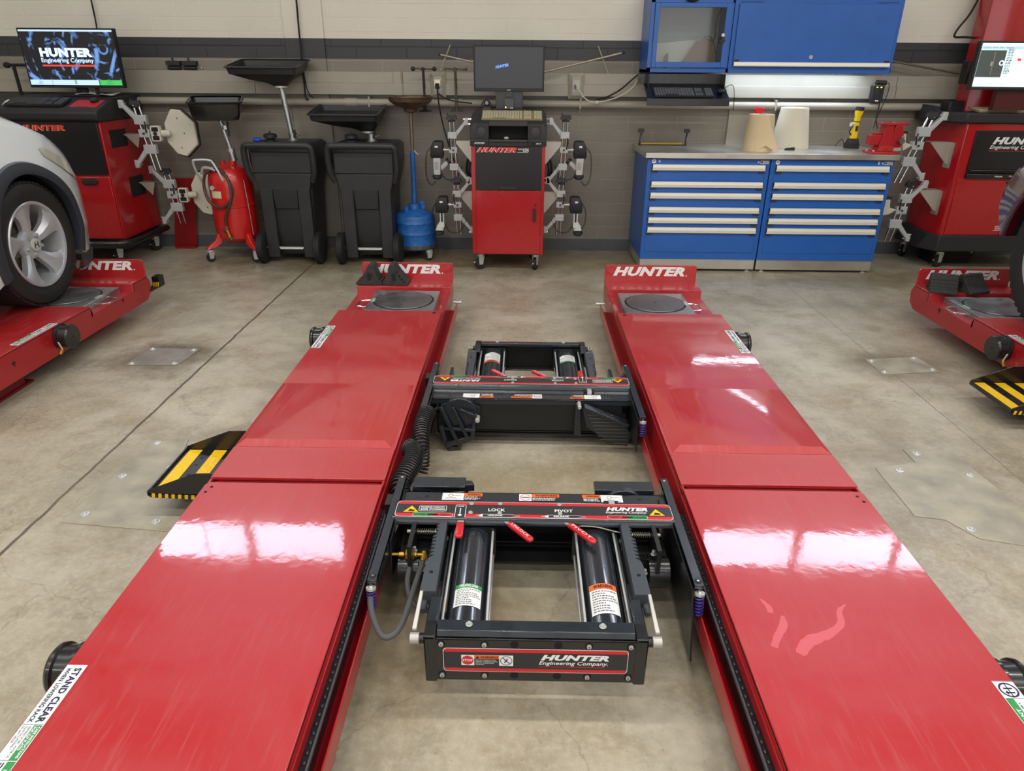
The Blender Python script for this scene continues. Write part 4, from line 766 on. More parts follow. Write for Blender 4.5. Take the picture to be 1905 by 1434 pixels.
        m = MB(BLKM); P = curve_pts([(hx-s*0.045, -0.02, zc+0.02), (hx-s*0.085, -0.02, zc-0.04), (hx-s*0.09, -0.02, zc-0.20), (hx-s*0.055, -0.02, zc-0.27), (hx-s*0.015, -0.02, zc-0.24)] if head == 'upper' else [(hx-s*0.045, -0.02, zc+0.02), (hx-s*0.08, -0.02, zc-0.06), (hx-s*0.07, -0.02, zc-0.17), (hx-s*0.03, -0.05, zc-0.19), (hx+s*0.03, -0.06, zc-0.18)], 8); helix(P, 0.006, 0.0016, 34, m, n=4, per=8); obj('coiled_cord', m, t)
        m = MB(BLKM); P = curve_pts([(hx+s*0.02, 0, zc-0.16), (hx+s*0.06, -0.01, zc-0.22), (hx+s*0.14, -0.01, zc-0.22), (hx+s*0.20, -0.01, zc-0.12)], 8); helix(P, 0.006, 0.0016, 30, m, n=4, per=8); obj('coiled_cord', m, t)
    if head == 'target':
        hx = x-s*0.10; m = MB(BEIGE)
        m.prism([(hx-0.038, zc-0.055), (hx+0.03, zc-0.055), (hx+0.03, zc-0.015), (hx+0.055*(-s), zc-0.01), (hx+0.055*(-s), zc+0.02), (hx+0.03, zc+0.02), (hx+0.03, zc+0.055), (hx-0.038, zc+0.055)] if False else rr(hx-0.04, zc-0.058, hx+0.035, zc+0.058, 0.012), 'y', -0.04, 0.0); m.cyl((hx-s*0.03, -0.02, zc), (hx-s*0.09, 0.01, zc), 0.026, n=16); kb = obj('handle_block', m, t, bev=0.003)
        m = MB(BLKM)
        for k in (-1, 1): m.prism(rr(hx-0.028, zc+k*0.032-0.016, hx+0.024, zc+k*0.032+0.016, 0.006), 'y', -0.0415, -0.038)
        m.cyl((hx-0.004, -0.043, zc), (hx-0.004, -0.03, zc), 0.016, n=16, m=BLKP); obj('grip_recess', m, kb)
        ex = hx-s*0.155; h_ = 0.175; pts = [(-0.05, h_), (0.03, h_*0.97), (0.145, 0.075), (0.145, -0.085), (0.03, -h_), (-0.05, -h_*0.9), (-0.125, -0.07), (-0.125, 0.075)]
        ca, sa = math.cos(0.28), math.sin(0.28)
        def tp(p, d): a = -s*p[0]*0.9; return (ex+a*ca-s*0+d*(-sa)*(-1), 0.03+s*a*sa*(-1)*(-1)*(-s)*0+d*ca, zc+p[1])
        m = MB(BEIGE); m.loft([[tp(p, 0.0) for p in pts], [tp((p[0]*1.02, p[1]*1.02), 0.022) for p in pts]]); pn = obj('target_panel', m, t, bev=0.006, ang=30)
        m = MB(BLKP); m.loft([[tp((p[0]*1.08, p[1]*1.07), 0.022) for p in pts], [tp((p[0]*1.08, p[1]*1.07), 0.042) for p in pts]]); obj('rubber_edge', m, pn, bev=0.005)
        m = MB(GREYINK); 
        for q in ((0.0, 0.11), (0.0, -0.11), (0.045, 0.0)): m.cyl(tp(q, -0.001), tp(q, 0.001), 0.007, n=10)
        obj('rivet', m, pn)
    if head == 'side':
        hx = x-s*0.12; m = MB(BEIGE); m.prism([(x-s*0.06, zc-0.01), (x-s*0.10, zc-0.035), (x-s*0.19, zc-0.05), (x-s*0.20, zc+0.02), (x-s*0.17, zc+0.085), (x-s*0.11, zc+0.09), (x-s*0.10, zc+0.02), (x-s*0.06, zc+0.012)], 'y', -0.03, 0.03); sd = obj('sensor_body', m, t, bev=0.008)
        m = MB(BLKP); m.box(*sorted((x-s*0.165, x-s*0.10)), -0.032, 0.032, zc+0.088, zc+0.104); m.cyl((x-s*0.03, 0, zc), (x-s*0.065, 0, zc), 0.010, n=12); obj('cap', m, sd, bev=0.003)
    return t
def bracket(parent, x, z, s, y):   # folded hanger plate on a cabinet's side
    m = MB(mat('pale_bracket', 'B9B4AA', 0.35, metal=0.5)); m.prism([(x, z), (x+s*0.15, z), (x+s*0.15, z-0.006), (x+s*0.015, z-0.17), (x, z-0.17)], 'y', y, y+0.003); m.box(*sorted((x, x+s*0.15)), y, y+0.10, z-0.001, z+0.002); m.box(*sorted((x, x+s*0.003)), y-0.02, y+0.06, z-0.19, z); obj('hanger_bracket', m, parent)
SCR = mat('dark_screen', '3C3E44', 0.35)
# ------------------------------------------------------------------ middle console
kx0, kx1 = -0.3935, 0.1655; kc = (kx0+kx1)/2; hw = (kx1-kx0)/2; KY = 5.5
t = thing('alignment_console', 'red and black wheel alignment console standing in the middle of the wall', 'console', (kc, KY, 0))
m = MB(RED2); m.box(-hw, hw, 0.0, 0.48, 0.135, 0.965); bd = obj('cabinet', m, t, bev=0.004)
m = MB(RED2); m.box(-hw+0.034, hw-0.026, -0.012, 0.0, 0.142, 0.632); dr = obj('lower_door', m, t, bev=0.003)
m = MB(BLKP); m.prism(rr(hw-0.085, 0.40, hw-0.062, 0.50, 0.006), 'y', -0.026, -0.012); m.cyl((hw-0.067, -0.012, 0.528), (hw-0.067, -0.016, 0.528), 0.008, n=14); obj('handle', m, dr, bev=0.002)
m = MB(mat('console_black_panel', '1A191B', 0.3)); m.box(-hw+0.032, hw-0.026, -0.012, 0.0, 0.636, 0.955); ud = obj('upper_panel', m, t, bev=0.003)
m = MB(BLKP); m.prism([(-0.07, 0.642), (0.07, 0.642), (0.066, 0.668), (-0.066, 0.668)], 'y', -0.022, -0.012); obj('pull', m, ud, bev=0.003)
F = (V((-hw+0.036, -0.0125, 0.914)), V((1, 0, 0)), V((0, 0, 1))); m = MB(SRED); m.t2(F, 'HUNTER', 0.004, -0.001, 0.30, 0.036, WHITE, 1, shear=0.5, bold=0.05); m.t2(F, 'HUNTER', 0.010, 0, 0.30, 0.036, mat('logo_red', 'D8342C', 0.4), 2, shear=0.5, bold=0.05); m.t2(F, 'MADE IN', 0.318, 0.018, 0.036, 0.010, WHITE, 2, shear=0.3); m.t2(F, 'USA', 0.355, 0.006, 0.042, 0.024, WHITE, 2, shear=0.3); m.r2(F, 0.312, 0.0, 0.395, 0.002, WHITE, 2); obj('lettering', m, ud, recalc=False)
# moulded top
m = MB(BLKP); cw = hw+0.006; sec = [(-0.018, 0.958), (-0.022, 1.00), (-0.012, 1.012), (-0.006, 1.115), (0.012, 1.135), (0.20, 1.19), (0.46, 1.20), (0.48, 1.18), (0.48, 0.958)]
m.loft([[(x, y, z) for y, z in [(a, b_ if b_ < 1.11 else b_-dz) for a, b_ in sec]] for x, dz in ((-cw, 0.03), (-cw+0.02, 0.008), (-cw+0.05, 0), (-0.145, 0))]); m.loft([[(x, y, z) for y, z in [(a, b_ if b_ < 1.11 else b_-dz) for a, b_ in sec]] for x, dz in ((0.145, 0), (cw-0.05, 0), (cw-0.02, 0.008), (cw, 0.03))])
m.box(-0.146, 0.146, -0.02, 0.48, 0.958, 1.004); m.loft([[(x, y, z) for y, z in ((-0.006, 1.098), (0.012, 1.135), (0.20, 1.19), (0.46, 1.20), (0.46, 1.098))] for x in (-0.146, 0.146)]); m.box(-0.146, 0.146, 0.12, 0.14, 1.0, 1.10, BLKM); ct = obj('console_top', m, t, bev=0.004)
for x in (-hw+0.078, hw-0.078):
    m = MB(BLKP); m.prism(rr(x-0.038, 1.018, x+0.038, 1.096, 0.004), 'y', -0.016, -0.006); m.lathe([(0.031, 0), (0.031, 0.002), (0.028, 0.003)], (x, -0.016, 1.06), (0, -1, 0), 30, m=mat('speaker_grille', '39393B', 0.6)); obj('speaker', m, ct)
m = MB(mat('console_lip', '3A3A3D', 0.45)); m.box(-0.142, 0.142, -0.034, -0.012, 0.992, 1.006); m.cyl((hw-0.092, -0.0215, 0.98), (hw-0.092, -0.026, 0.98), 0.011, m=BLKM); obj('shelf_lip', m, ct, bev=0.003)
m = MB(GREYP); m.sph((-0.015, 0.03, 1.012), 0.016, 10, sc=(1.2, 1.4, 0.7)); obj('cable_plug', m, ct)
F = (V((-hw+0.026, -0.0225, 0.974)), V((1, 0, 0)), V((0, 0, 1))); m = MB(WHITE); m.t2(F, 'SYSTEM', 0.0, 0, 0.078, 0.012, WHITE, 1, shear=0.3, bold=0.04); m.t2(F, '811', 0.462, 0, 0.036, 0.010, WHITE, 1, shear=0.3); obj('lettering', m, ct, recalc=False)
kb = thing('keyboard', 'beige keyboard in a clear cover on top of the middle console', 'keyboard', (kc-0.20, KY+0.022, 1.138)); m = keyboard_mesh((V((0, 0, 0)), V((1, 0, 0)), V((0, 0.96, 0.29))), 0.452, 0.16, mat('pale_keys', 'BDB69A', 0.35), mat('keyboard_tan', '8E8262', 0.3)); obj('keyboard_body', m, kb)
# monitor on a post
mo = thing('monitor', 'dark flat monitor with a small blue logo on the middle console', 'monitor', (kc, KY+0.27, 1.19)); x0, x1, z0, z1 = -0.268, 0.264, 0.138, 0.455
m = MB(BLKP); m.box(x0, x1, -0.022, 0.02, z0, z1); bz = obj('housing', m, mo, bev=0.004); m = MB(mat('idle_screen', '33353B', 0.3, emit=0.12)); m.box(x0+0.013, x1-0.013, -0.0235, -0.02, z0+0.024, z1-0.012); sc_ = obj('screen', m, mo)
F = (V((x0+0.165, -0.0235, z0+0.158)), V((0.98, 0, 0.17)), V((-0.17, 0, 0.98))); m = MB(mat('screen_blue', '5E8CE8', 0.4, emit=1.0)); m.t2(F, 'HUNTER', 0, 0, 0.10, 0.020, m.m, 1, shear=0.3, bold=0.05); obj('lettering', m, sc_, recalc=False)
m = MB(GREYP); m.t2((V((-0.014, -0.0225, z0+0.007)), V((1, 0, 0)), V((0, 0, 1))), 'acer', 0, 0, 0.026, 0.008, GREYP, 1); obj('maker_mark', m, bz, recalc=False)
m = MB(BLK); m.box(-0.105, 0.105, 0.02, 0.026, 0.0, 0.19); m.box(-0.13, 0.13, -0.06, 0.10, 0.0, 0.008); m.box(-0.03, 0.03, 0.0, 0.02, 0.10, 0.26); obj('stand', m, mo, bev=0.002)
m = MB(mat('grey_box', '4A4A4C', 0.4)); m.box(-0.037, 0.037, -0.03, 0.018, 0.012, 0.09); rb = obj('radio_box', m, mo, bev=0.003); m = MB(mat('green_led', 'B8FF40', 0.4, emit=2.5)); m.cyl((-0.026, -0.031, 0.027), (-0.026, -0.03, 0.027), 0.005, n=12); m.t2((V((0.01, -0.0305, 0.018)), V((1, 0, 0)), V((0, 0, 1))), 'HUNTER', 0, 0, 0.022, 0.008, WHITE, 1); obj('lamp', m, rb)
m = MB(BLKP); m.box(0.04, 0.10, -0.045, 0.0, 0.004, 0.022); m.box(-0.12, -0.035, -0.055, -0.01, 0.004, 0.012); obj('side_module', m, mo, bev=0.002)
sc2 = thing('barcode_scanner', 'dark hand scanner in its cradle left of the middle monitor', 'scanner', (kc-0.17, KY+0.235, 1.185)); m = MB(BLKP); m.loft([[(a*w, b_*w+y, z) for a, b_ in ((-1, -0.7), (1, -0.7), (1, 0.7), (-1, 0.7))] for w, y, z in ((0.04, 0, 0), (0.035, 0, 0.02), (0.02, 0.005, 0.04), (0.024, -0.005, 0.065), (0.015, -0.01, 0.08))]); m.tube(curve_pts([(-0.03, 0, 0.01), (-0.035, -0.01, 0.06), (0, -0.02, 0.085), (0.03, -0.01, 0.06), (0.032, 0, 0.01)], 5), 0.004); m.cyl((0, -0.028, 0.06), (0, -0.02, 0.065), 0.012, m=GREYP); obj('body', m, sc2)
for x, y, a in ((-hw+0.06, 0.06, 0.5), (hw-0.055, 0.06, 1.2), (-hw+0.06, 0.42, 0.3), (hw-0.06, 0.42, 0.8)): caster(t, x, y, 0.048, a)
for s in (-1, 1):
    bracket(t, s*hw, 0.965, s, 0.30); bracket(t, s*hw, 0.575, s, 0.32)
m = MB(BLKM)
for s in (-1, 1):
    m = MB(BLKM); m.tube(curve_pts([(s*(hw+0.02), 0.34, 0.90), (s*(hw+0.055), 0.34, 0.80), (s*(hw+0.06), 0.35, 0.72), (s*(hw+0.01), 0.36, 0.66)], 6), 0.010); m.tube(curve_pts([(s*(hw+0.01), 0.34, 0.86), (s*(hw+0.04), 0.33, 0.76), (s*(hw+0.03), 0.35, 0.68), (s*(hw-0.01), 0.36, 0.64)], 6), 0.008); obj('cable_bundle', m, t)
A = at(841, 222, 5.80); wheel_clamp('wheel_clamp', 'wheel clamp with upright black head, hung high left of the middle console', at(840, 222, 5.80)[0], 5.80, at(840, 219, 5.8)[2], 0.54, 1, lean=-0.035, head='upper')
wheel_clamp('wheel_clamp', 'wheel clamp with dangling head, hung low left of the middle console', at(849, 330, 5.80)[0], 5.80, at(849, 336, 5.8)[2], 0.43, 1, lean=-0.03, head='lower')
wheel_clamp('wheel_clamp', 'wheel clamp with upright black head, hung high right of the middle console', at(1053, 222, 5.80)[0], 5.80, at(1053, 219, 5.8)[2], 0.54, -1, lean=0.04, head='upper')
wheel_clamp('wheel_clamp', 'wheel clamp with dangling head, hung low right of the middle console', at(1045, 330, 5.80)[0], 5.80, at(1045, 336, 5.8)[2], 0.43, -1, lean=0.03, head='lower')

# ------------------------------------------------------------------ left console with the television
t = thing('alignment_console', 'large red alignment console at the left, behind the white car', 'console', (-3.2, 5.55, 0)); w = 0.95
m = MB(RED2); m.prism([(0, 0), (0.0, 0.62), (-w, 0.62), (-w, 0)], 'z', 0.21, 1.10); m.box(-w+0.01, -0.01, -0.012, 0.0, 0.22, 0.70); bd = obj('cabinet', m, t, bev=0.005)
m = MB(mat('console_black_panel', '')) if False else MB(MATS['console_black_panel']); m.box(-w, -0.015, -0.016, 0.0, 0.715, 1.10); up = obj('upper_panel', m, t, bev=0.003)
m = MB(BLKP); m.prism([(-0.02, 1.098), (-0.045, 1.115), (-0.05, 1.165), (-0.03, 1.185), (0.24, 1.265), (0.64, 1.27), (0.64, 1.098)], 'x', -w-0.02, 0.02); obj('console_top', m, t, bev=0.012, seg=3)
F = (V((-0.625, -0.0165, 1.035)), V((1, 0, 0)), V((0, 0, 1))); m = MB(WHITE); m.t2(F, 'HUNTER', 0.003, -0.001, 0.36, 0.042, mat('pale_gold', 'D8C890', 0.4), 1, shear=0.12, bold=0.05); m.t2(F, 'HUNTER', 0.008, 0, 0.36, 0.042, MATS['logo_red'], 2, shear=0.12, bold=0.05); obj('lettering', m, up, recalc=False)
m = MB(BLKP); m.prism(rr(-0.225, 0.645, -0.105, 0.685, 0.016), 'y', -0.034, -0.01); obj('handle', m, bd, bev=0.005)
m = MB(BLKM); m.prism(rr(0.10, 0.52, 0.36, 0.68, 0.004), 'z', 0.0, 0.0) if False else None
m.bm.free()
for q in ((0.10, 0.34, 0.90, 1.03), (0.24, 0.46, 0.50, 0.66)): m = MB(BLKM); m.box(-0.001, 0.002, *q); obj('side_slot', m, bd)
m = MB(BLK); m.tube([(-w-0.02, 0.10, 0.185), (-w, -0.06, 0.185), (-0.05, -0.06, 0.185), (0.045, 0.03, 0.185), (0.05, 0.60, 0.185)], 0.026, 14); m.box(-w, 0.0, 0.02, 0.60, 0.13, 0.21); obj('base_bumper', m, t, ang=50)
for x, y, a in ((-0.12, 0.10, 0.4), (-0.03, 0.52, 1.0), (-0.8, 0.10, 0.3)): caster(t, x, y, 0.048, a)
for z, yy in ((0.985, 0.30), (0.60, 0.38)):
    m = MB(mat('pale_bracket', 'B9B4AA')); m.prism([(0.0, z), (0.13, z), (0.13, z-0.006), (0.10, z-0.10), (0.02, z-0.012)], 'y', yy, yy+0.003); m.box(0, 0.13, yy, yy+0.09, z, z+0.003); obj('hanger_bracket', m, t)
kb = thing('keyboard', 'black keyboard sunk in the left console top', 'keyboard', (-3.90, 5.560, 1.205)); obj('keyboard_body', keyboard_mesh((V((0, 0, 0)), V((1, 0, 0)), V((0, 0.959, 0.284))), 0.44, 0.15, KEYS, BLKP), kb)
m = MB(mat('red_mat', 'B3181C', 0.5)); o_ = V((-3.42, 5.565, 1.1985)); F = (o_, V((1, 0, 0)), V((0, 0.959, 0.284))); m.r2(F, 0, 0, 0.21, 0.16, m.m, 4); m.t2(F, 'HUNTER', 0.05, 0.006, 0.10, 0.012, BLKM, 6); tag(obj('mouse_mat', m), 'red mouse mat on the left console', 'mouse mat')
m = MB(BLKP); m.sph((-3.275, 5.68, 1.245), 0.03, 14, sc=(1.0, 1.3, 0.65)); tag(obj('mouse', m), 'black mouse lying on the red mat', 'mouse')
m = MB(WHITE); g = [[(-3.50+0.06*i, 5.80+0.05*j, 1.275+0.012*math.sin(i*0.9+j*0.5)+0.010*(i > 3)+0.004*j) for i in range(6)] for j in range(4)]; m.loft(g, close=False, cap=False); m.loft([[V(p)+U*0.0015 for p in r] for r in g], close=False, cap=False); tag(obj('paper_sheet', m), 'curled white paper sheets lying under the large screen', 'paper')
tv = thing('television', 'large screen with blue wheel picture and company name above the left console', 'television', (-3.45, 5.82, 1.268)); x0, x1, z0, z1 = -0.366, 0.366, 0.060, 0.472
m = MB(BLKM); m.box(x0, x1, -0.02, 0.02, z0, z1); m.box(-0.12, 0.12, 0.02, 0.06, z0+0.03, z0+0.25); hs = obj('housing', m, tv, bev=0.003)
def screen_mat():
    m = bpy.data.materials.new('blue_wheel_screen'); m.use_nodes = True; nt = m.node_tree; b = nt.nodes['Principled BSDF']; tc = nod(nt, 'TexCoord'); O = tc.outputs['Object']
    def rad(cx, cz, s):
        mp = nod(nt, 'Mapping'); mp.inputs['Location'].default_value = (-cx*s, 0, -cz*s); mp.inputs['Scale'].default_value = (s, 0, s); nt.links.new(O, mp.inputs['Vector']); return mp.outputs['Vector']
    w = nod(nt, 'TexWave', i_Scale=0.8, i_Distortion=2.5, i_Detail=1.0); w.wave_type = 'RINGS'; w.rings_direction = 'Y'; nt.links.new(rad(-0.10, 0.33, 3.2), w.inputs['Vector'])
    n = nod(nt, 'TexNoise', i_Scale=5.0, i_Detail=2.0, i_Distortion=3.0); nt.links.new(O, n.inputs['Vector'])
    f = math2(nt, 'MULTIPLY', mapr(nt, w.outputs['Fac'], 0.72, 0.98), mapr(nt, n.outputs['Fac'], 0.45, 0.62))
    w2 = nod(nt, 'TexWave', i_Scale=1.5, i_Distortion=1.0); w2.wave_type = 'RINGS'; w2.rings_direction = 'Y'; nt.links.new(rad(0.26, 0.33, 3.2), w2.inputs['Vector'])
    f2 = math2(nt, 'MULTIPLY', mapr(nt, w2.outputs['Fac'], 0.8, 1.0), mapr(nt, n.outputs['Fac'], 0.48, 0.6))
    c = mixc(nt, math2(nt, 'MAXIMUM', f, math2(nt, 'MULTIPLY', f2, 0.8)), lin('05070E'), lin('6E9BE4')); nt.links.new(c, b.inputs['Emission Color']); b.inputs['Emission Strength'].default_value = 1.0; b.inputs['Base Color'].default_value = (0.01, 0.01, 0.012, 1); b.inputs['Roughness'].default_value = 0.25
    return m
m = MB(screen_mat()); m.box(x0+0.012, x1-0.012, -0.022, -0.019, z0+0.02, z1-0.012); sc_ = obj('screen', m, tv)
SB = mat('screen_pale_blue', 'A9C4F2', 0.4, emit=0.95); SG = mat('screen_green', '3CB054', 0.4, emit=0.8); SRD = mat('screen_red', 'D8392F', 0.4, emit=0.9); SLET = mat('screen_letters', 'BFD4F8', 0.4, emit=1.0)
F = (V((x0+0.012, -0.022, z0+0.02)), V((1, 0, 0)), V((0, 0, 1))); W_, H_ = 0.708, 0.380; m = MB(SB); m.r2(F, 0, H_-0.012, W_, H_, SB, 1); m.r2(F, 0, 0, W_, 0.036, SB, 1); m.r2(F, W_*0.76, 0, W_, 0.036, SG, 2); m.r2(F, W_*0.485, 0.004, W_*0.51, 0.034, WHITE, 2); m.r2(F, W_*0.49, 0.02, W_*0.505, 0.032, SG, 3); m.r2(F, W_*0.24, 0, W_*0.243, 0.036, BLUEN, 2); m.r2(F, W_*0.75, 0, W_*0.76, 0.036, BLUEN, 2)
m.t2(F, 'Exit', W_*0.10, 0.020, 0.022, 0.009, BLUEN, 3, bold=0.0); m.t2(F, 'Aligner', W_*0.08, 0.006, 0.045, 0.010, BLUEN, 3, bold=0.0); m.t2(F, 'Begin', W_*0.85, 0.020, 0.035, 0.010, BLUEN, 3, bold=0.0); m.t2(F, 'Alignment', W_*0.83, 0.006, 0.06, 0.010, BLUEN, 3, bold=0.0)
m.t2(F, 'HUNTER', 0.125, 0.195, 0.40, 0.062, SLET, 2, bold=0.06); m.t2(F, 'Engineering Company', 0.125, 0.148, 0.40, 0.040, SLET, 2, bold=0.012); m.r2(F, 0.125, 0.130, 0.525, 0.141, SRD, 2); obj('screen_graphics', m, sc_, recalc=False)
m = MB(BLKM); m.box(-0.04, 0.04, 0.02, 0.05, -0.0, z0+0.05); m.box(-0.16, 0.16, -0.02, 0.13, 0.0, 0.012); m.box(0.12, 0.14, 0.0, 0.02, 0.01, z0+0.02); obj('stand', m, tv)
A = at(8, 120, 6.05); m = MB(BLKM); m.cyl(at(15, 121, 6.0), at(55, 121, 6.0), 0.011, n=10); m.cyl(at(25, 122, 6.0), at(42, 182, 6.0), 0.013, n=10); m.sph(at(13, 121, 6.0), 0.022, 10, sc=(1.4, 1, 1)); m.box(at(42, 182, 6.0)[0]-0.05, at(42, 182, 6.0)[0]+0.05, 5.95, 6.05, at(42, 185, 6.0)[2]-0.01, at(42, 180, 6.0)[2]); tag(obj('hand_clamp', m), 'black T-shaped clamp handle hanging at the far left wall', 'clamp')
m = MB(ZINC); m.tube(curve_pts([at(0, 207, 5.6), at(10, 192, 5.62), at(18, 188, 5.64), at(24, 192, 5.66)], 5), 0.012); tag(obj('grab_rail', m), 'bent chrome grab rail at the left end of the left console', 'rail')
wheel_clamp('wheel_clamp', 'wheel clamp with hexagonal target panel, upper one on the left console', at(254, 205, 5.80)[0], 5.80, at(254, 192, 5.8)[2], 0.50, -1, lean=-0.16, head='target')
wheel_clamp('wheel_clamp', 'wheel clamp with hexagonal target panel, lower one on the left console', at(308, 320, 5.95)[0], 5.95, at(308, 318, 5.95)[2], 0.43, -1, lean=-0.16, head='target')
m = MB(mat('dull_red_board', '8E1014', 0.45)); m.hexa([at(325, 458, 6.2), at(367, 455, 6.2), at(367, 455, 6.21), at(325, 458, 6.21), at(325, 331, 6.18), at(363, 331, 6.18), at(363, 331, 6.2), at(325, 331, 6.2)]); m.box(at(330, 460, 6.17)[0], at(366, 460, 6.17)[0], 6.13, 6.21, 0, 0.02)
tag(obj('red_panel', m, bev=0.002), 'plain dull red metal panel standing against the wall behind the left console', 'panel')

# ------------------------------------------------------------------ right console, screen and camera column
t = thing('alignment_console', 'large red and black alignment console at the right edge', 'console', (3.38, 5.70, 0)); w = 0.95
m = MB(RED2); m.prism([(0.0, 0), (-0.02, 0.05), (-0.02, 0.50), (w, 0.50), (w, 0)], 'z', 0.28, 1.135); bd = obj('cabinet', m, t, bev=0.005)
m = MB(MATS['console_black_panel']); m.box(0.075, w-0.05, -0.012, 0.0, 0.77, 1.085); up = obj('upper_panel', m, t, bev=0.003)
m = MB(BLK); m.box(0.075, w-0.05, -0.03, 0.0, 0.733, 0.768); m.box(0.09, w-0.06, -0.035, 0.0, 0.785, 0.80); ph = obj('panel_handle', m, t, bev=0.006)
F = (V((0.21, -0.0125, 0.945)), V((1, 0, 0)), V((0, 0, 1))); m = MB(WHITE); m.t2(F, 'HUNTER', 0.005, 0.04, 0.42, 0.052, WHITE, 1, shear=0.28, bold=0.055); m.t2(F, 'Engineering Company', -0.008, -0.002, 0.42, 0.036, WHITE, 1, shear=0.25, bold=0.012); m.r2(F, -0.01, -0.010, 0.42, -0.007, SRED, 1); obj('lettering', m, up, recalc=False)
F = (V((0.29, -0.0305, 0.744)), V((1, 0, 0)), V((0, 0, 1))); m = MB(WHITE); m.t2(F, 'PA200', 0, 0, 0.06, 0.012, WHITE, 1, shear=0.2); m.t2(F, 'ProAlign', 0.11, 0, 0.09, 0.014, WHITE, 1, shear=0.2); obj('lettering', m, ph, recalc=False)
m = MB(RED2); m.box(0.03, w/2-0.01, -0.008, 0, 0.29, 0.72); m.box(w/2-0.005, w-0.02, -0.008, 0, 0.29, 0.72); dd = obj('lower_door', m, t, bev=0.003); m = MB(BLKM); m.cyl((w/2-0.06, -0.0085, 0.70), (w/2-0.06, -0.011, 0.70), 0.009); m.cyl((w/2+0.03, -0.0085, 0.70), (w/2+0.03, -0.011, 0.70), 0.009); obj('lock', m, dd)
m = MB(WHITE); F = (V((0.42, -0.0085, 0.335)), V((1, 0, 0)), V((0, 0, 1))); m.t2(F, 'MADE IN\nTHE USA', 0, 0, 0.05, 0.03, WHITE, 1, shear=0.3); m.r2(F, -0.01, -0.008, 0.07, -0.005, WHITE, 1); obj('lettering', m, dd, recalc=False)
m = MB(BLKP); m.loft([[(x, y, 0.155) for x, y in ((-0.01, -0.02), (w, -0.02), (w, 0.5), (-0.10, 0.5), (-0.10, 0.12))], [(x, y, 0.285) for x, y in ((-0.0, -0.015), (w, -0.015), (w, 0.5), (-0.06, 0.5), (-0.06, 0.06))]]); obj('base_skirt', m, t, bev=0.006)
m = MB(BLKP); m.loft([[(x, y, z) for x, y in ((-0.035, -0.03), (w, -0.03), (w, 0.5), (-0.16, 0.5), (-0.16, 0.12))] for z in (1.135, 1.208)]); m.loft([[(-0.16, 0.1, 1.19), (-0.16, 0.5, 1.19), (-0.13, 0.5, 1.19), (-0.13, 0.14, 1.19)], [(-0.15, 0.2, 1.245), (-0.15, 0.5, 1.25), (-0.12, 0.5, 1.25), (-0.12, 0.24, 1.245)]]); m.box(0.02, w, 0.30, 0.5, 1.19, 1.235); obj('console_top', m, t, bev=0.010, seg=3)
m = MB(BLKP); m.box(0.16, 0.36, 0.24, 0.38, 1.20, 1.340); m.box(-0.03, 0.12, 0.26, 0.40, 1.19, 1.28); m.box(0.40, 0.60, 0.26, 0.4, 1.19, 1.27); sp = obj('rear_module', m, t, bev=0.015, seg=3)
m = MB(GREYP); F = (V((0.175, 0.2395, 1.308)), V((1, 0, 0)), V((0, 0, 1))); m.t2(F, 'HUNTER', 0, 0, 0.155, 0.019, GREYP, 1, shear=0.28, bold=0.05); m.disc2(F, 0.082, -0.022, 0.004, MATS['green_led'], 1); m.disc2(F, 0.086, -0.034, 0.005, MATS['green_led'], 1); obj('lettering', m, sp, recalc=False)
kb = thing('keyboard', 'beige keyboard on the right console', 'keyboard', (3.45, 5.72, 1.21)); obj('keyboard_body', keyboard_mesh((V((0, 0, 0)), V((1, 0, 0)), V((0, 0.985, 0.12))), 0.45, 0.15, MATS['pale_keys'], MATS['keyboard_tan']), kb)
for x, y, a in ((0.10, 0.09, 0.35), (0.55, 0.42, 0.3), (-0.02, 0.45, 0.6)): caster(t, x, y, 0.05, a)
for z, yy in ((0.985, 0.10), (0.62, 0.10)):
    m = MB(mat('pale_bracket', '')); m.prism([(-0.02, z), (-0.19, z), (-0.19, z-0.006), (-0.05, z-0.15), (-0.02, z-0.17)], 'y', yy, yy+0.003); m.box(-0.19, -0.02, yy, yy+0.09, z, z+0.003); m.box(-0.026, -0.02, yy-0.03, yy+0.06, z-0.19, z); obj('hanger_bracket', m, t)
wheel_clamp('wheel_clamp', 'wheel clamp with beige sensor head, upper one beside the right console', at(1735, 212, 5.72)[0], 5.72, at(1735, 214, 5.72)[2], 0.50, 1, lean=0.30, head='side')
wheel_clamp('wheel_clamp', 'wheel clamp with beige sensor head, lower one beside the right console', at(1695, 345, 5.80)[0], 5.80, at(1695, 343, 5.80)[2], 0.46, 1, lean=0.20, head='side')
mo = thing('monitor', 'bright pale blue screen on the right console', 'monitor', (3.62, 5.62, 1.23)); a = at(1812, 167, 5.62); b_ = at(1826, 76, 5.62); x0, x1, z0, z1 = b_[0]-3.62-0.01, 0.46, a[2]-1.23, b_[2]-1.23
m = MB(BLKP); m.box(x0, x1, -0.015, 0.03, z0, z1); bz = obj('housing', m, mo, bev=0.004); SW = mat('screen_white', 'CFEFF2', 0.4, emit=0.8); m = MB(SW); m.box(x0+0.016, x1-0.016, -0.017, -0.014, z0+0.022, z1-0.014); sc_ = obj('screen', m, mo)
F = (V((x0+0.016, -0.017, z0+0.022)), V((1, 0, 0)), V((0, 0, 1))); h_ = z1-z0-0.036; m = MB(SW); m.r2(F, 0, h_*0.22, 0.185, h_*0.84, mat('screen_dark', '4A5350', 0.4, emit=0.3), 1); m.r2(F, 0.0, h_*0.15, 0.22, h_*0.152, GREYINK, 1); m.r2(F, 0.0, h_*0.86, 0.3, h_*0.93, mat('screen_bar', 'A9C8E6', 0.4, emit=0.7), 1)
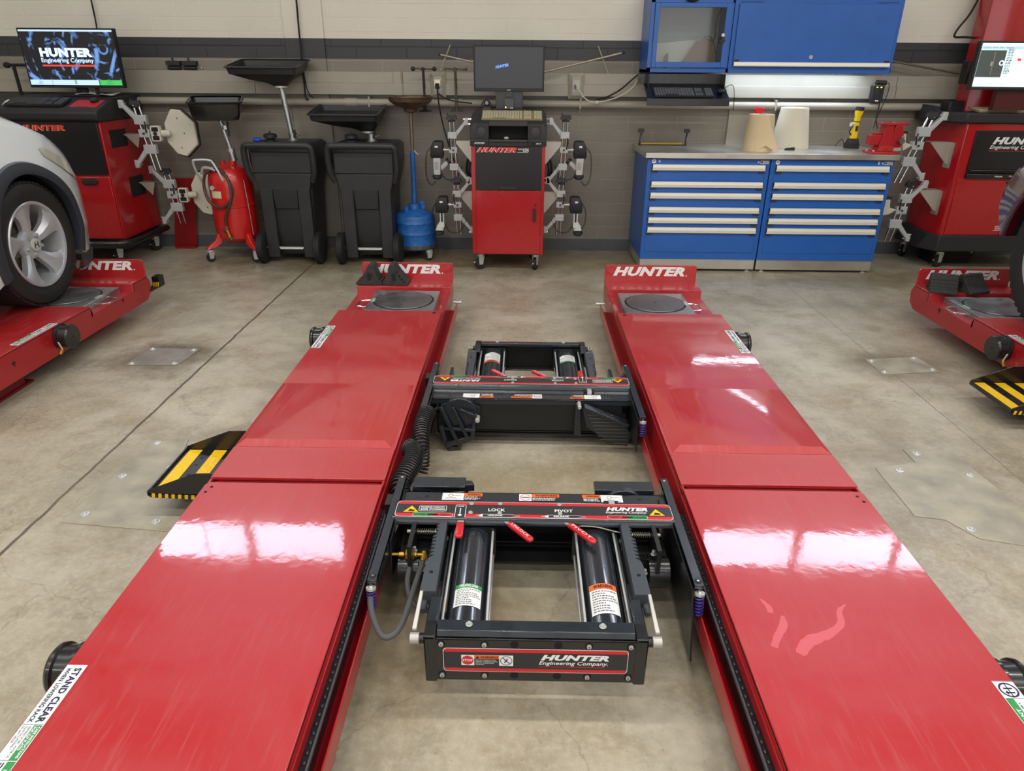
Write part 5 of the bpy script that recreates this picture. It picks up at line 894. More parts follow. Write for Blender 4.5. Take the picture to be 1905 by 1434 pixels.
m.disc2(F, 0.168, h_*0.55, 0.018, SW, 2, ri=0.010); m.r2(F, 0.105, h_*0.28, 0.108, h_*0.8, GREYP, 2); m.r2(F, 0.09, h_*0.48, 0.112, h_*0.58, GREYP, 2); m.t2(F, 'Customer   Vehicle   Specs   Alignment', 0.01, h_*0.88, 0.22, 0.010, BLUEN, 2, bold=0.0); decal_lines(m, F, 0.195, h_*0.3, 0.24, h_*0.88, 16, GREYINK); m.r2(F, 0.275, h_*0.6, 0.30, h_*0.66, SRD, 2)
for x in (0.03, 0.11, 0.2): m.t2(F, 'button', x, h_*0.06, 0.03, 0.007, BLUEN, 2, bold=0.0)
obj('screen_graphics', m, sc_, recalc=False)
m = MB(mat('maroon_mount', '4A0E14', 0.4)); m.box(-0.12, 0.12, 0.03, 0.08, 0.0, z0+0.2); obj('mount', m, mo)
cl = thing('camera_column', 'tall red camera column rising behind the right console', 'camera column', (3.52, 6.0, 0))
m = MB(RED2); xa = at(1797, 150, 6.02)[0]-3.52; m.prism([(xa, 0.10), (xa-0.0, -0.06), (xa+0.10, -0.12), (xa+0.30, -0.12), (xa+0.36, -0.06), (xa+0.36, 0.10)], 'z', 0.20, 3.1); m.box(xa+0.02, xa+0.34, -0.10, 0.10, 0.0, 0.2, BLKM); obj('post', m, cl, bev=0.004)
m = MB(BLKP); c = V(at(1802, 134, 5.95))-V((3.52, 6.0, 0)); m.box(c.x-0.035, c.x-0.005, -0.09, 0.0, c.z-0.085, c.z+0.08); m.box(c.x-0.005, c.x+0.08, -0.05, 0.0, c.z-0.05, c.z+0.05); m.box(c.x, c.x+0.06, -0.06, -0.04, c.z-0.015, c.z+0.005, RED2); obj('side_camera', m, cl, bev=0.006)
# ------------------------------------------------------------------ blue drawer cabinets and bench top
def drawer_cabinet(x0, x1, label, num, numside):
    t = thing('drawer_cabinet', label, 'cabinet', ((x0+x1)/2, 5.55, 0)); w = (x1-x0)/2
    m = MB(BLUE); m.box(-w, w, 0.0, 0.66, 0.10, 0.872); bd = obj('body', m, t, bev=0.003)
    m = MB(STAIN); m.box(-w+0.005, w-0.002, 0.012, 0.02, 0.018, 0.10); m.box(-w+0.005, -w+0.012, 0.02, 0.64, 0.018, 0.10); obj('kick_plate', m, t, bev=0.002)
    for x in (-w+0.06, w-0.05):
        m = MB(ZINC); m.lathe([(0.02, 0), (0.02, 0.005), (0.008, 0.01), (0.006, 0.10)], (x, 0.03, 0), n=16); obj('levelling_foot', m, t)
    m = MB(BLUE); xi0, xi1 = -w+0.032, w-0.032
    tops = [0.836, 0.710, 0.626, 0.517, 0.437, 0.361]; bots = [0.712, 0.628, 0.519, 0.439, 0.363, 0.158]
    for zt1, zb in zip(tops, bots):
        m = MB(BLUE); m.box(xi0, xi1, -0.004, 0.004, zb, zt1-0.002); d = obj('drawer', m, t, bev=0.002)
        m = MB(ALUH); m.prism([(-0.004, zt1-0.003), (-0.022, zt1-0.004), (-0.026, zt1-0.026), (-0.020, zt1-0.028), (-0.020, zt1-0.031), (-0.027, zt1-0.033), (-0.024, zt1-0.045), (-0.018, zt1-0.045), (-0.014, zt1-0.012), (-0.004, zt1-0.012)], 'x', xi0+0.004, xi1-0.004); h = obj('handle', m, d)
        for xa in (xi0+0.003, xi1-0.048):
            m = MB(BLKP); m.box(xa, xa+0.045, -0.019, -0.003, zt1-0.060, zt1-0.043); m.box(xa if xa < 0 else xa+0.041, xa+0.004 if xa < 0 else xa+0.045, -0.026, -0.003, zt1-0.040, zt1-0.002); obj('handle_end', m, d)
    m = MB(WHITE); F = (V((-w, -0.0006, 0.84)), V((1, 0, 0)), V((0, 0, 1)))
    m.disc2(F, 0.048, 0.014, 0.016, WHITE, 1, n=8); m.f2(F, [(0.038, 0.012), (0.046, 0.008), (0.058, 0.018), (0.050, 0.022)], GREYINK, 2)
    m.t2(F, num, 0.082 if numside < 0 else 2*w-0.125, 0.004, 0.014, 0.022, WHITE, 1, bold=0.03)
    m.disc2(F, 2*w-0.09, 0.014, 0.008, GREYP, 1); m.r2(F, 2*w-0.075, 0.002, 2*w-0.012, 0.026, GREYP, 1); m.r2(F, 2*w-0.070, 0.008, 2*w-0.058, 0.020, BLKM, 2); m.r2(F, 2*w-0.052, 0.008, 2*w-0.018, 0.011, GREYINK, 2); obj('front_label', m, bd, recalc=False)
    return t
drawer_cabinet(0.948, 1.878, 'blue six-drawer cabinet numbered 4, the left half of the workbench', '4', -1)
drawer_cabinet(1.886, 2.815, 'blue six-drawer cabinet numbered 5, the right half of the workbench', '5', 1)
m = MB(STAIN); m.box(0.925, 2.835, 5.52, 6.223, 0.878, 0.918)
tag(obj('worktop', m, bev=0.003), 'stainless steel worktop lying across the two blue drawer cabinets', 'worktop')
TZ = 0.918
def towel(label, X, Y, r0, h, r1, flap):
    t = thing('paper_towel_roll', label, 'paper towel', (X, Y, TZ)); c = mat('brown_paper', 'D2BE9A', 0.85, var=0.05) if flap else mat('cream_paper', 'D6CFBE', 0.85, var=0.04)
    m = MB(c); m.lathe([(r0, 0), (r0, 0.004), (r1, h), (r1-0.004, h+0.001), (0.028, h+0.001), (0.026, h-0.02)], n=48); obj('roll', m, t, ang=50)
    m = MB(mat('card_tube', '8E7850', 0.8)); m.lathe([(0.026, h-0.03), (0.026, h+0.002), (0.023, h+0.002), (0.023, h-0.03)], n=24, cap=False); obj('core', m, t)
    if flap:
        m = MB(c); g = []
        for j in range(7):
            z = h*(1-j/6.0); rows = []
            for i in range(5):
                u = i/4.0; r = r1+(r0-r1)*j/6+0.0015; a = -0.55+0.75*u+0.1*j/6; out = 0.0+0.013*j*u*u
                rows.append(((r+out)*math.sin(a)+0.010*j*u, -(r+out*0.6)*math.cos(a), max(0.003, z*(0.99 if u < 0.5 else 0.98)+(0.0 if j < 6 else 0.045*(1-abs(u-0.5)*2)))))
            g.append(rows)
        m.loft(g, close=False, cap=False); m.loft([[V(p)+V((0.001, -0.0012, 0)) for p in r] for r in g], close=False, cap=False); obj('loose_sheet', m, t, recalc=False)
    return t
towel('brown paper towel roll with a torn loose end, at the front of the bench', 1.835, 5.78, 0.118, 0.262, 0.096, True)
towel('large cream paper towel roll standing behind the brown one', 2.17, 6.03, 0.150, 0.30, 0.106, False)
t = thing('spray_bottle', 'spray bottle with red trigger hidden behind the brown paper roll', 'bottle', (1.90, 6.08, TZ)); m = MB(mat('bottle_plastic', 'E4E6E8', 0.4)); m.lathe([(0.04, 0), (0.042, 0.01), (0.042, 0.14), (0.030, 0.18), (0.014, 0.20), (0.014, 0.225)], n=24); obj('bottle_body', m, t)
RP = mat('red_plastic', 'D8182C', 0.35); m = MB(RP); m.cyl((0, 0, 0.215), (0, 0, 0.25), 0.017); m.prism([(-0.035, 0.27), (-0.025, 0.30), (0.035, 0.295), (0.045, 0.27), (0.02, 0.25), (0.018, 0.245), (-0.012, 0.245), (-0.02, 0.262)], 'y', -0.013, 0.013); m.tube(curve_pts([(-0.022, 0, 0.27), (-0.035, 0, 0.255), (-0.05, 0, 0.225), (-0.055, 0, 0.215)], 4), 0.005); m.cyl((-0.032, 0, 0.285), (-0.045, 0, 0.286), 0.008); obj('trigger_head', m, t, bev=0.002)
t = thing('flashlight', 'yellow and black work light standing in its black charging base', 'flashlight', (2.665, 6.00, TZ)); m = MB(BLKP); m.box(-0.045, 0.045, -0.04, 0.05, 0, 0.035); m.loft([[(a*w, b_*d, z) for a, b_ in ((-1, -1), (1, -1), (1, 1), (-1, 1))] for w, d, z in ((0.045, 0.04, 0.035), (0.032, 0.03, 0.075))]); obj('charging_base', m, t, bev=0.003)
m = MB(YELP); m.loft([[(a*w+x, b_*w*0.9, z) for a, b_ in ((-1, -0.6), (-0.6, -1), (0.6, -1), (1, -0.6), (1, 0.6), (0.6, 1), (-0.6, 1), (-1, 0.6))] for w, z, x in ((0.026, 0.06, 0), (0.026, 0.12, 0), (0.021, 0.16, 0.002), (0.021, 0.24, 0.004), (0.027, 0.262, 0.006), (0.030, 0.285, 0.008))]); bb = obj('lamp_body', m, t, bev=0.003)
m = MB(BLKP); m.cyl((0.008, 0, 0.283), (0.010, 0, 0.312), 0.031, n=20); m.cyl((0.004, 0, 0.20), (0.0045, 0, 0.206), 0.0255, n=18); m.box(-0.006, 0.014, -0.025, -0.019, 0.13, 0.17); m.cyl((-0.022, 0, 0.18), (-0.042, -0.01, 0.182), 0.016, n=16, m=GREYP); m.tube(curve_pts([(-0.026, -0.01, 0.10), (-0.045, -0.015, 0.13), (-0.03, -0.015, 0.17)], 5), 0.005); obj('head_band', m, bb)
m = MB(BLKM); m.tube(curve_pts([(-0.045, 0, 0.01), (-0.07, -0.02, 0.006), (-0.085, -0.04, 0.04), (-0.10, -0.02, 0.07), (-0.11, 0.04, 0.02), (-0.09, 0.10, 0.005)], 6), 0.0025); obj('charging_cord', m, t)
m = MB(BLKP); m.loft([[(2.055+a, 5.80+b_, TZ+z) for a, b_ in ((0, 0), (0.0, -0.018), (0.08, -0.01), (0.08, 0.006))] for z in (0.0, 0.012)]); m.cyl((2.06, 5.79, TZ+0.012), (2.135, 5.798, TZ+0.018), 0.005); tag(obj('folding_knife', m, bev=0.002), 'small black tool lying on the bench beside the cream paper roll', 'tool')
# bench vise
t = thing('bench_vise', 'red bench vise bolted to the right end of the worktop', 'vise', (2.735, 5.62, TZ)); VR = mat('vise_red', 'A81A20', 0.4, bump=0.4, bscale=160)
m = MB(VR); m.loft([[(a*w+x, b_*d+y, z) for a, b_ in ((-1, -1), (1, -1), (1, 1), (-1, 1))] for w, d, z, x, y in ((0.11, 0.075, 0, 0, 0.02), (0.11, 0.075, 0.014, 0, 0.02), (0.06, 0.06, 0.022, 0, 0.02), (0.05, 0.055, 0.06, 0.01, 0.02))]); m.lathe([(0.062, 0.022), (0.064, 0.045), (0.055, 0.05)], (0.0, 0.02, 0), n=28); obj('swivel_base', m, t, bev=0.004)
m = MB(VR); m.box(-0.115, 0.03, -0.01, 0.05, 0.06, 0.135); m.loft([[(a*w+x, b_*d+0.02, z) for a, b_ in ((-1, -1), (1, -1), (1, 1), (-1, 1))] for w, d, z, x in ((0.05, 0.05, 0.05, 0.0), (0.035, 0.05, 0.14, 0.01), (0.028, 0.055, 0.20, 0.012), (0.03, 0.07, 0.212, 0.012))]); m.box(-0.05, 0.02, -0.03, 0.07, 0.205, 0.222); m.box(-0.08, -0.03, 0.0, 0.04, 0.135, 0.150); obj('rear_jaw', m, t, bev=0.005)
m = MB(VR); m.loft([[(a*w+x, b_*d+0.02, z) for a, b_ in ((-1, -1), (1, -1), (1, 1), (-1, 1))] for w, d, z, x in ((0.038, 0.045, 0.045, 0.085), (0.04, 0.045, 0.14, 0.085), (0.026, 0.055, 0.205, 0.075))]); m.box(0.042, 0.145, -0.035, 0.075, 0.203, 0.224); obj('front_jaw', m, t, bev=0.005)
m = MB(MECH); m.cyl((0.10, -0.03, 0.095), (0.10, -0.072, 0.095), 0.020, n=20); m.cyl((0.10, -0.06, 0.12), (0.135, -0.06, -0.065), 0.0055, n=10); m.sph((0.10, -0.06, 0.122), 0.012, 10); m.sph((0.135, -0.06, -0.066), 0.010, 10); obj('screw_handle', m, t)
for x, y in ((-0.08, -0.03), (0.06, -0.03), (-0.09, 0.06)):
    m = MB(ZINC); hexbolt(m, (x, y, 0.014), (0, 0, 1), 0.009, 0.012); obj('bolt', m, t)
# ------------------------------------------------------------------ wall cabinets
UY = 5.85
t = thing('wall_cabinet', 'blue wall cabinet with a clear window door, left of the pair', 'cabinet', (1.235, UY, 1.47)); w = 0.305; h = 0.56; FR = BLUE
m = MB(BLUE); m.box(-w, w, 0.36, 0.375, 0, h); m.box(-w, -w+0.004, 0.0, 0.36, 0, h); m.box(w-0.004, w, 0.0, 0.36, 0, h); m.box(-w, w, 0.0, 0.36, 0, 0.02); m.box(-w, w, 0.0, 0.36, h-0.02, h); m.box(-w, -w+0.028, -0.004, 0.01, 0, h); m.box(w-0.012, w, -0.004, 0.01, 0, h); m.box(-w, w, -0.004, 0.01, 0, 0.032); m.box(-w, w, -0.004, 0.01, 0.468, h); bd = obj('body', m, t, bev=0.001)
m = MB(BLUE); a0, a1, b0, b1 = -w+0.03, w-0.014, 0.034, 0.466; g0, g1, e0, e1 = -0.243, 0.247, 0.072, 0.437
for q in ((a0, g0, b0, b1), (g1, a1, b0, b1), (g0, g1, b0, e0), (g0, g1, e1, b1)): m.box(q[0], q[1], -0.022, -0.005, q[2], q[3])
dr = obj('window_door', m, t, bev=0.002)
GL = mat('clear_glazing', 'FFFFFF', 0.03, trans=1.0); 
def glass():
    m = bpy.data.materials.new('cabinet_glass'); m.use_nodes = True; nt = m.node_tree; nt.nodes.clear(); o = nod(nt, 'OutputMaterial'); tr = nod(nt, 'BsdfTransparent'); gl = nod(nt, 'BsdfGlossy'); gl.inputs['Roughness'].default_value = 0.04; tr.inputs['Color'].default_value = (0.92, 0.94, 0.93, 1)
    fr = nod(nt, 'Fresnel', i_IOR=1.5); mx = nod(nt, 'MixShader'); nt.links.new(fr.outputs[0], mx.inputs[0]); nt.links.new(tr.outputs[0], mx.inputs[1]); nt.links.new(gl.outputs[0], mx.inputs[2]); nt.links.new(mx.outputs[0], o.inputs[0]); return m
GLASS = glass(); m = MB(GLASS); m.box(g0-0.004, g1+0.004, -0.012, -0.009, e0-0.004, e1+0.004); obj('pane', m, dr)
m = MB(BLKP); m.box(g1-0.03, g1+0.012, -0.030, -0.020, 0.21, 0.225); m.cyl((g1-0.008, -0.022, 0.255), (g1-0.008, -0.032, 0.255), 0.012, n=18, m=ZINC); m.box(g1-0.02, g1+0.006, -0.028, -0.02, 0.20, 0.245); obj('latch', m, dr)
m = MB(mat('cabinet_liner', 'A9A79F', 0.7)); m.box(-w+0.01, w-0.01, 0.355, 0.36, 0.03, h-0.03); m.box(-w+0.01, w-0.01, 0.02, 0.355, 0.021, 0.024); obj('liner', m, bd)
ox, oy, oz = 1.235, UY, 1.47
def inner(name, label, cat, pts, y0, y1, c, rough=0.7):
    m = MB(mat('in_'+name, c, rough)); m.prism([(ox+x, oz+z) for x, z in pts], 'y', oy+y0, oy+y1); return tag(obj(name, m, bev=0.001), label, cat)
inner('chart_board', 'pale printed sheet leaning inside the glass door cabinet', 'paper', [(-0.26, 0.025), (0.16, 0.025), (0.16, 0.24), (-0.26, 0.20)], 0.30, 0.303, 'C7C3B6')
inner('clipboard', 'brown hardboard folder leaning inside the glass door cabinet', 'folder', [(0.0, 0.025), (0.22, 0.025), (0.24, 0.05), (0.22, 0.245), (0.10, 0.225), (-0.01, 0.06)], 0.20, 0.215, '7A5A38')
inner('paint_brush', 'small red-handled brush inside the glass door cabinet', 'brush', [(-0.13, 0.03), (-0.105, 0.025), (-0.10, 0.09), (-0.105, 0.14), (-0.13, 0.12), (-0.135, 0.09)], 0.25, 0.26, '7C2428')
m = MB(BLKM); m.tube(curve_pts([(ox+0.255, oy+0.15, oz+0.03), (ox+0.24, oy+0.15, oz+0.15), (ox+0.20, oy+0.15, oz+0.24), (ox+0.14, oy+0.15, oz+0.25), (ox+0.22, oy+0.15, oz+0.23), (ox+0.235, oy+0.2, oz+0.38), (ox+0.29, oy+0.2, oz+0.50)], 6), 0.004); tag(obj('computer_cable', m), 'black looped cable hanging inside the glass door cabinet', 'cable')
t = thing('wall_cabinet', 'long blue wall cabinet with a plain flip-up door, right of the pair', 'cabinet', (2.163, UY, 1.47)); w = 0.617
m = MB(BLUE); m.box(-w, w, 0.0, 0.375, 0.035, h); m.box(-w, w, 0.0, 0.006, 0, 0.036); m.box(-w, -w+0.006, 0.0, 0.375, 0, 0.036); m.box(w-0.006, w, 0.0, 0.375, 0, 0.036); bd = obj('body', m, t, bev=0.0015)
m = MB(BLUE); m.box(-w+0.030, w-0.028, -0.018, -0.002, 0.046, 0.468); dr = obj('flip_door', m, t, bev=0.003)
m = MB(ALUH); m.prism([(-0.018, 0.076), (-0.034, 0.074), (-0.038, 0.052), (-0.034, 0.046), (-0.018, 0.046)], 'x', -w+0.034, w-0.032); obj('handle', m, dr)
for x in (-w+0.036, w-0.072): m = MB(BLKP); m.box(x, x+0.036, -0.0225, -0.018, 0.078, 0.092); obj('handle_end', m, dr)
m = MB(ZINC); m.cyl((-0.01, -0.018, 0.112), (-0.01, -0.024, 0.112), 0.013, n=20); m.box(-0.0115, -0.0085, -0.0248, -0.024, 0.106, 0.118, BLKM); obj('lock', m, dr)
m = MB(BLKM)
for i in range(14):
    for x in (-w+0.045+i*0.012, w-0.045-i*0.012): m.prism([(x-0.005, 0.474), (x+0.005, 0.474), (x, 0.481)], 'y', -0.0012, 0.0)
obj('vent_slots', m, bd)['kind'] = 'stuff'
m = MB(mat('lamp_tube', 'F4F8FF', 0.4, emit=2.5)); m.cyl((1.62, 6.06, 1.492), (2.70, 6.06, 1.492), 0.007, n=10); m.box(1.58, 2.74, 6.04, 6.10, 1.498, 1.504, WHITE); tag(obj('under_cabinet_light', m), 'thin lamp fixed under the long blue wall cabinet', 'light')
m = MB(BLKP); m.sph((0, 0, 0), 0.05, 14, sc=(1.0, 0.6, 0.5)); o = obj('webcam', m); o.location = (1.225, UY-0.025, 1.965); tag(o, 'small black device at the top of the glass door cabinet', 'device')
# keyboard shelf under the cabinets
t = thing('keyboard_shelf', 'black keyboard shelf hanging under the glass door cabinet', 'shelf', (1.22, 5.62, 1.27)); w = 0.306
m = MB(BLK); m.prism([(-0.01, 0.018), (0.215, 0.118), (0.215, 0.122), (-0.01, 0.022)], 'x', -w, w); m.box(-w, w, -0.012, -0.008, -0.026, 0.024); m.box(-w+0.02, -w+0.025, 0.10, 0.24, 0.07, 0.19); m.box(w-0.025, w-0.02, 0.10, 0.24, 0.07, 0.19); m.box(-w+0.02, w-0.02, 0.235, 0.24, 0.12, 0.19); m.box(-w-0.02, -w+0.02, 0.22, 0.40, 0.12, 0.19); obj('shelf_tray', m, t, bev=0.002)
kb = thing('keyboard', 'black keyboard lying on the shelf under the glass door cabinet', 'keyboard', (0.97, 5.62, 1.297)); obj('keyboard_body', keyboard_mesh((V((0, 0, 0.004)), V((1, 0, 0)), V((0, 0.914, 0.406))), 0.44, 0.13, mat('grey_keys', '55575A', 0.5), BLKP), kb)
m = MB(BLKP); m.sph((0, 0, 0), 0.03, 12, sc=(0.9, 1.3, 0.6)); o = obj('mouse', m); o.location = (1.47, 5.68, 1.345); tag(o, 'black mouse on the shelf under the glass door cabinet', 'mouse')
m = MB(BLKM)
m.tube(curve_pts([at(1345, 165, 5.86), at(1362, 158, 5.88), at(1366, 175, 5.9), at(1364, 205, 5.95)], 6), 0.0025); m.tube(curve_pts([at(1334, 150, 5.86), at(1347, 156, 5.86), at(1352, 175, 5.86), at(1345, 184, 5.8)], 6), 0.002); tag(obj('shelf_cable', m), 'thin black cables dangling at the right of the keyboard shelf', 'cable')
# charger on the raceway
c = at(1632, 172, 6.12); t = thing('wall_charger', 'black charger with green lights on the wall right of the cabinets', 'charger', (c[0], 6.155, c[2]))
m = MB(BLKP); m.box(-0.045, 0.045, -0.05, 0, -0.07, 0.05); m.box(-0.018, 0.018, -0.056, -0.05, -0.05, 0.03); m.cyl((-0.03, -0.04, 0.075), (0.05, -0.05, 0.07), 0.018, n=16); cb2 = obj('charger_body', m, t, bev=0.004)
m = MB(MATS['green_led']); F = (V((0, -0.0505, 0.0)), V((1, 0, 0)), V((0, 0, 1))); m.r2(F, -0.02, 0.034, -0.008, 0.042, m.m, 1); m.r2(F, 0.012, 0.034, 0.024, 0.042, m.m, 1); m.r2(F, -0.012, -0.066, 0.014, -0.056, WHITE, 1); obj('lamp', m, cb2, recalc=False)
m = MB(BLKM); m.tube(curve_pts([(0.05, -0.05, 0.07), (0.075, -0.05, 0.06), (0.075, -0.05, -0.02), (0.05, -0.05, -0.12), (0.03, -0.05, -0.20), (0.015, -0.06, -0.27)], 6), 0.003); m.tube(curve_pts([(0.03, -0.04, -0.03), (0.035, -0.04, -0.12), (0.03, -0.045, -0.20), (0.05, -0.06, -0.27)], 6), 0.0045); obj('cord', m, t)
# folded step hung left of the bench
t = thing('folding_step', 'black folding step with yellow treads resting at the left end of the bench', 'step', (1.14, 6.12, 0.92)); a = at(1186, 268, 6.12); 
m = MB(BLK)
for x in (at(1190, 260, 6.12)[0]-1.14, at(1275, 260, 6.12)[0]-1.14): m.tube(curve_pts([(x+0.01, 0.0, -0.02), (x, -0.02, 0.01), (x-0.003, -0.02, 0.04), (x+0.012, 0.0, 0.10)], 4), 0.007); m.box(x-0.015, x+0.03, -0.01, 0.02, 0.095, 0.125)
m.box(-0.18, 0.20, -0.025, 0.05, 0.0, 0.006); obj('frame', m, t, bev=0.001)
for i in range(3): m = MB(YEL); m.box(-0.165, 0.18, -0.02+i*0.022, -0.01+i*0.022, 0.006, 0.010); obj('tread', m, t)
m = MB(MECH); m.tube([(0.19, -0.02, 0.0), (0.205, -0.02, -0.06), (0.205, 0.0, -0.22)], 0.006); obj('leg', m, t)
# ------------------------------------------------------------------ drains and tanks along the wall
def rect_funnel(name, parent, cx, cy, zr, wx, wy, h, outx, r=0.03, mt=BIN, deep=False, rot=(0.0, 0.0, 0.0)):
    m = MB(mt); CX, CY, ZR = cx, cy, zr; cx = cy = zr = 0.0
    def ring(hx, hy, z, ox=0, oy=0, rad=0.03): return [(cx+ox+x, cy+oy+y, z) for x, y in rr(-hx, -hy, hx, hy, rad, 3)]
    secs = [ring(wx, wy, zr), ring(wx+0.006, wy+0.006, zr-0.008), ring(wx-0.010, wy-0.010, zr-0.016)]
    if deep: secs += [ring(wx-0.022, wy-0.022, zr-0.10), ring(wx-0.035, wy-0.035, zr-0.135), ring(wx-0.06, wy-0.06, zr-0.145), ring(0.03, 0.03, zr-0.147, outx)]
    else: secs += [ring(wx-0.018, wy-0.018, zr-0.055), ring(wx*0.62, wy*0.62, zr-0.105, outx*0.5), ring(wx*0.36, wy*0.4, zr-0.13, outx*0.8), ring(0.05, 0.05, zr-0.165, outx)]
    inn = [[(cx+(p[0]-cx)*0.965, cy+(p[1]-cy)*0.955, p[2]+0.006) for p in s] for s in secs[::-1]]
    inn[-1] = [(cx+(p[0]-cx)*0.955, cy+(p[1]-cy)*0.94, zr+0.001) for p in secs[0]]
    m.loft(secs+inn[:], cap=False) if False else m.loft(secs, cap=False); m.loft(inn, cap=False); A = [m.v(p) for p in secs[0]]; B_ = [m.v(p) for p in inn[-1]]; n = len(A)
    for i in range(n): m.face([A[i], A[(i+1) % n], B_[(i+1) % n], B_[i]])
    m.poly(inn[0]); m.poly(secs[-1]); o = obj(name, m, parent, weld=True, ang=24); o.location = (CX, CY, ZR); o.rotation_euler = rot; return o
def caddy(X, label, funz, fx, poletop, tilt=0, ox_=0.08):
    t = thing('drain_caddy', label, 'oil drain', (X, 5.66, 0)); m = MB(BIN)
    def sec(w, y0, y1, z): return [(x, y, z) for x, y in ((-w, y0+0.02), (-w+0.02, y0), (w-0.02, y0), (w, y0+0.02), (w-0.01, y1), (-w+0.01, y1))]
    m.loft([sec(0.200, 0.10, 0.42, 0.055), sec(0.205, 0.06, 0.44, 0.25), sec(0.215, 0.05, 0.46, 0.60), sec(0.245, 0.06, 0.47, 0.70), sec(0.262, 0.04, 0.48, 0.80), sec(0.262, 0.04, 0.48, 0.92), sec(0.235, 0.08, 0.44, 0.945)]); bd = obj('tank', m, t, bev=0.008, seg=2, ang=50)
    m = MB(BIN); m.loft([[(x, y, z) for x in (0,) for y in (0,)]*0+[(-0.095, y, z), (0.095, y, z), (0.085, y-0.03, z), (-0.085, y-0.03, z)] for y, z in ((0.105, 0.06), (0.085, 0.25), (0.07, 0.60))]) if False else None
    m.prism(rr(-0.20, 0.045, -0.100, 0.60, 0.01), 'y', 0.02, 0.09); m.prism(rr(0.100, 0.045, 0.20, 0.60, 0.01), 'y', 0.02, 0.09); m.hexa([(-0.205, 0.02, 0.59), (0.205, 0.02, 0.59), (0.205, 0.09, 0.59), (-0.205, 0.09, 0.59), (-0.235, 0.02, 0.72), (0.235, 0.02, 0.72), (0.235, 0.09, 0.72), (-0.235, 0.09, 0.72)]); m.prism([(-0.235, 0.72), (0.235, 0.72), (0.235, 0.88), (-0.235, 0.88)], 'y', 0.02, 0.06); m.hexa([(-0.095, 0.035, 0.44), (0.095, 0.035, 0.44), (0.095, 0.09, 0.44), (-0.095, 0.09, 0.44), (-0.10, 0.02, 0.60), (0.10, 0.02, 0.60), (0.10, 0.09, 0.60), (-0.10, 0.09, 0.60)]); obj('front_shell', m, t, bev=0.007, seg=2, ang=50)
    m = MB(BIN); m.tube(curve_pts([(-0.235, 0.03, 0.66), (-0.262, 0.0, 0.74), (-0.265, -0.02, 0.88), (-0.25, -0.03, 0.925), (-0.20, -0.035, 0.935), (0.20, -0.035, 0.935), (0.25, -0.03, 0.925), (0.265, -0.02, 0.88), (0.262, 0.0, 0.74), (0.235, 0.03, 0.66)], 5), 0.0255, 12); obj('push_bar', m, t)
    m = MB(BIN); m.lathe([(0.045, 0), (0.045, 0.012), (0.028, 0.025), (0.052, 0.03), (0.052, 0.055), (0.04, 0.062)], (-0.12, 0.20, 0.94), n=20); m.cyl((-0.12, 0.20, 1.0), (-0.12, 0.20, 1.02), 0.008); obj('filler_cap', m, t)
    for s in (-1, 1):
        m = MB(RUB); m.lathe([(0.075, -0.03), (0.108, -0.032), (0.125, -0.022), (0.127, 0), (0.125, 0.022), (0.108, 0.032), (0.075, 0.03)], (s*0.232, 0.03, 0.127), (1, 0, 0), 36)
        for k in range(40):
            a = 2*PI*k/40; c = V((s*0.232, 0.03+0.1265*math.cos(a), 0.127+0.1265*math.sin(a)))
            for q in (-0.016, 0.0, 0.016): m.hexa([c+V((q+dx, dy*-math.sin(a)+dz*math.cos(a), dy*math.cos(a)+dz*math.sin(a))) for dz in (-0.003, 0.002) for dx, dy in ((-0.006, -0.006), (0.006, -0.006), (0.006, 0.006), (-0.006, 0.006))])
        wl = obj('wheel', m, t); m = MB(ZINC); m.lathe([(0.075, -0.02), (0.06, -0.012), (0.02, -0.015), (0.02, 0.03), (0.06, 0.012), (0.075, 0.02)], (s*0.232, 0.03, 0.127), (s, 0, 0), 24); obj('rim', m, wl)
    m = MB(ZINC); m.cyl((-0.095, 0.032, 0.118), (0.095, 0.032, 0.118), 0.0085, n=14); m.cyl((-0.232, 0.03, 0.127), (0.232, 0.03, 0.127), 0.006, n=10); obj('axle', m, t)
    m = MB(STEEL); p0 = V((0.04 if not tilt else 0.03, 0.27, 0.94)); p1 = V((fx, 0.29, poletop)); m.cyl(p0, p0.lerp(p1, 1), 0.020, n=20); pl = obj('pole', m, t)
    m = MB(STEEL); m.lathe([(0.045, 0), (0.045, 0.008), (0.032, 0.012), (0.030, 0.05), (0.036, 0.05), (0.036, 0.062)], tuple(p0), n=20); m.cyl(p0+V((0.03, -0.02, 0.04)), p0+V((0.07, -0.03, 0.05)), 0.006); m.cyl(p0+V((0.02, -0.03, 0.03)), p0+V((0.03, -0.03, 0.085)), 0.008, m=BLKP); obj('pole_clamp', m, pl)
    m = MB(ZINC); m.cyl((fx, 0.29, funz-0.178), (fx, 0.29, funz-0.165), 0.05, n=18); obj('flange', m, pl)
    f = rect_funnel('funnel', t, fx-ox_, 0.29, funz, 0.277, 0.21, 0.17, ox_, rot=(0.14, 0, 0)); return t
caddy(-1.905, 'black wheeled oil drain caddy with its square funnel raised high', 1.515, -0.015, 1.36)
caddy(-1.255, 'black wheeled oil drain caddy with its square funnel set low', 1.185, 0.0, 1.02, 1, 0.15)
m = MB(mat('blue_cap', '1E4FC0', 0.4)); m.sph((-2.13, 5.85, 0.955), 0.03, 12, sc=(1.3, 1, 0.6)); tag(obj('plug', m), 'small bright blue plug on the back of the left drain caddy', 'plug')
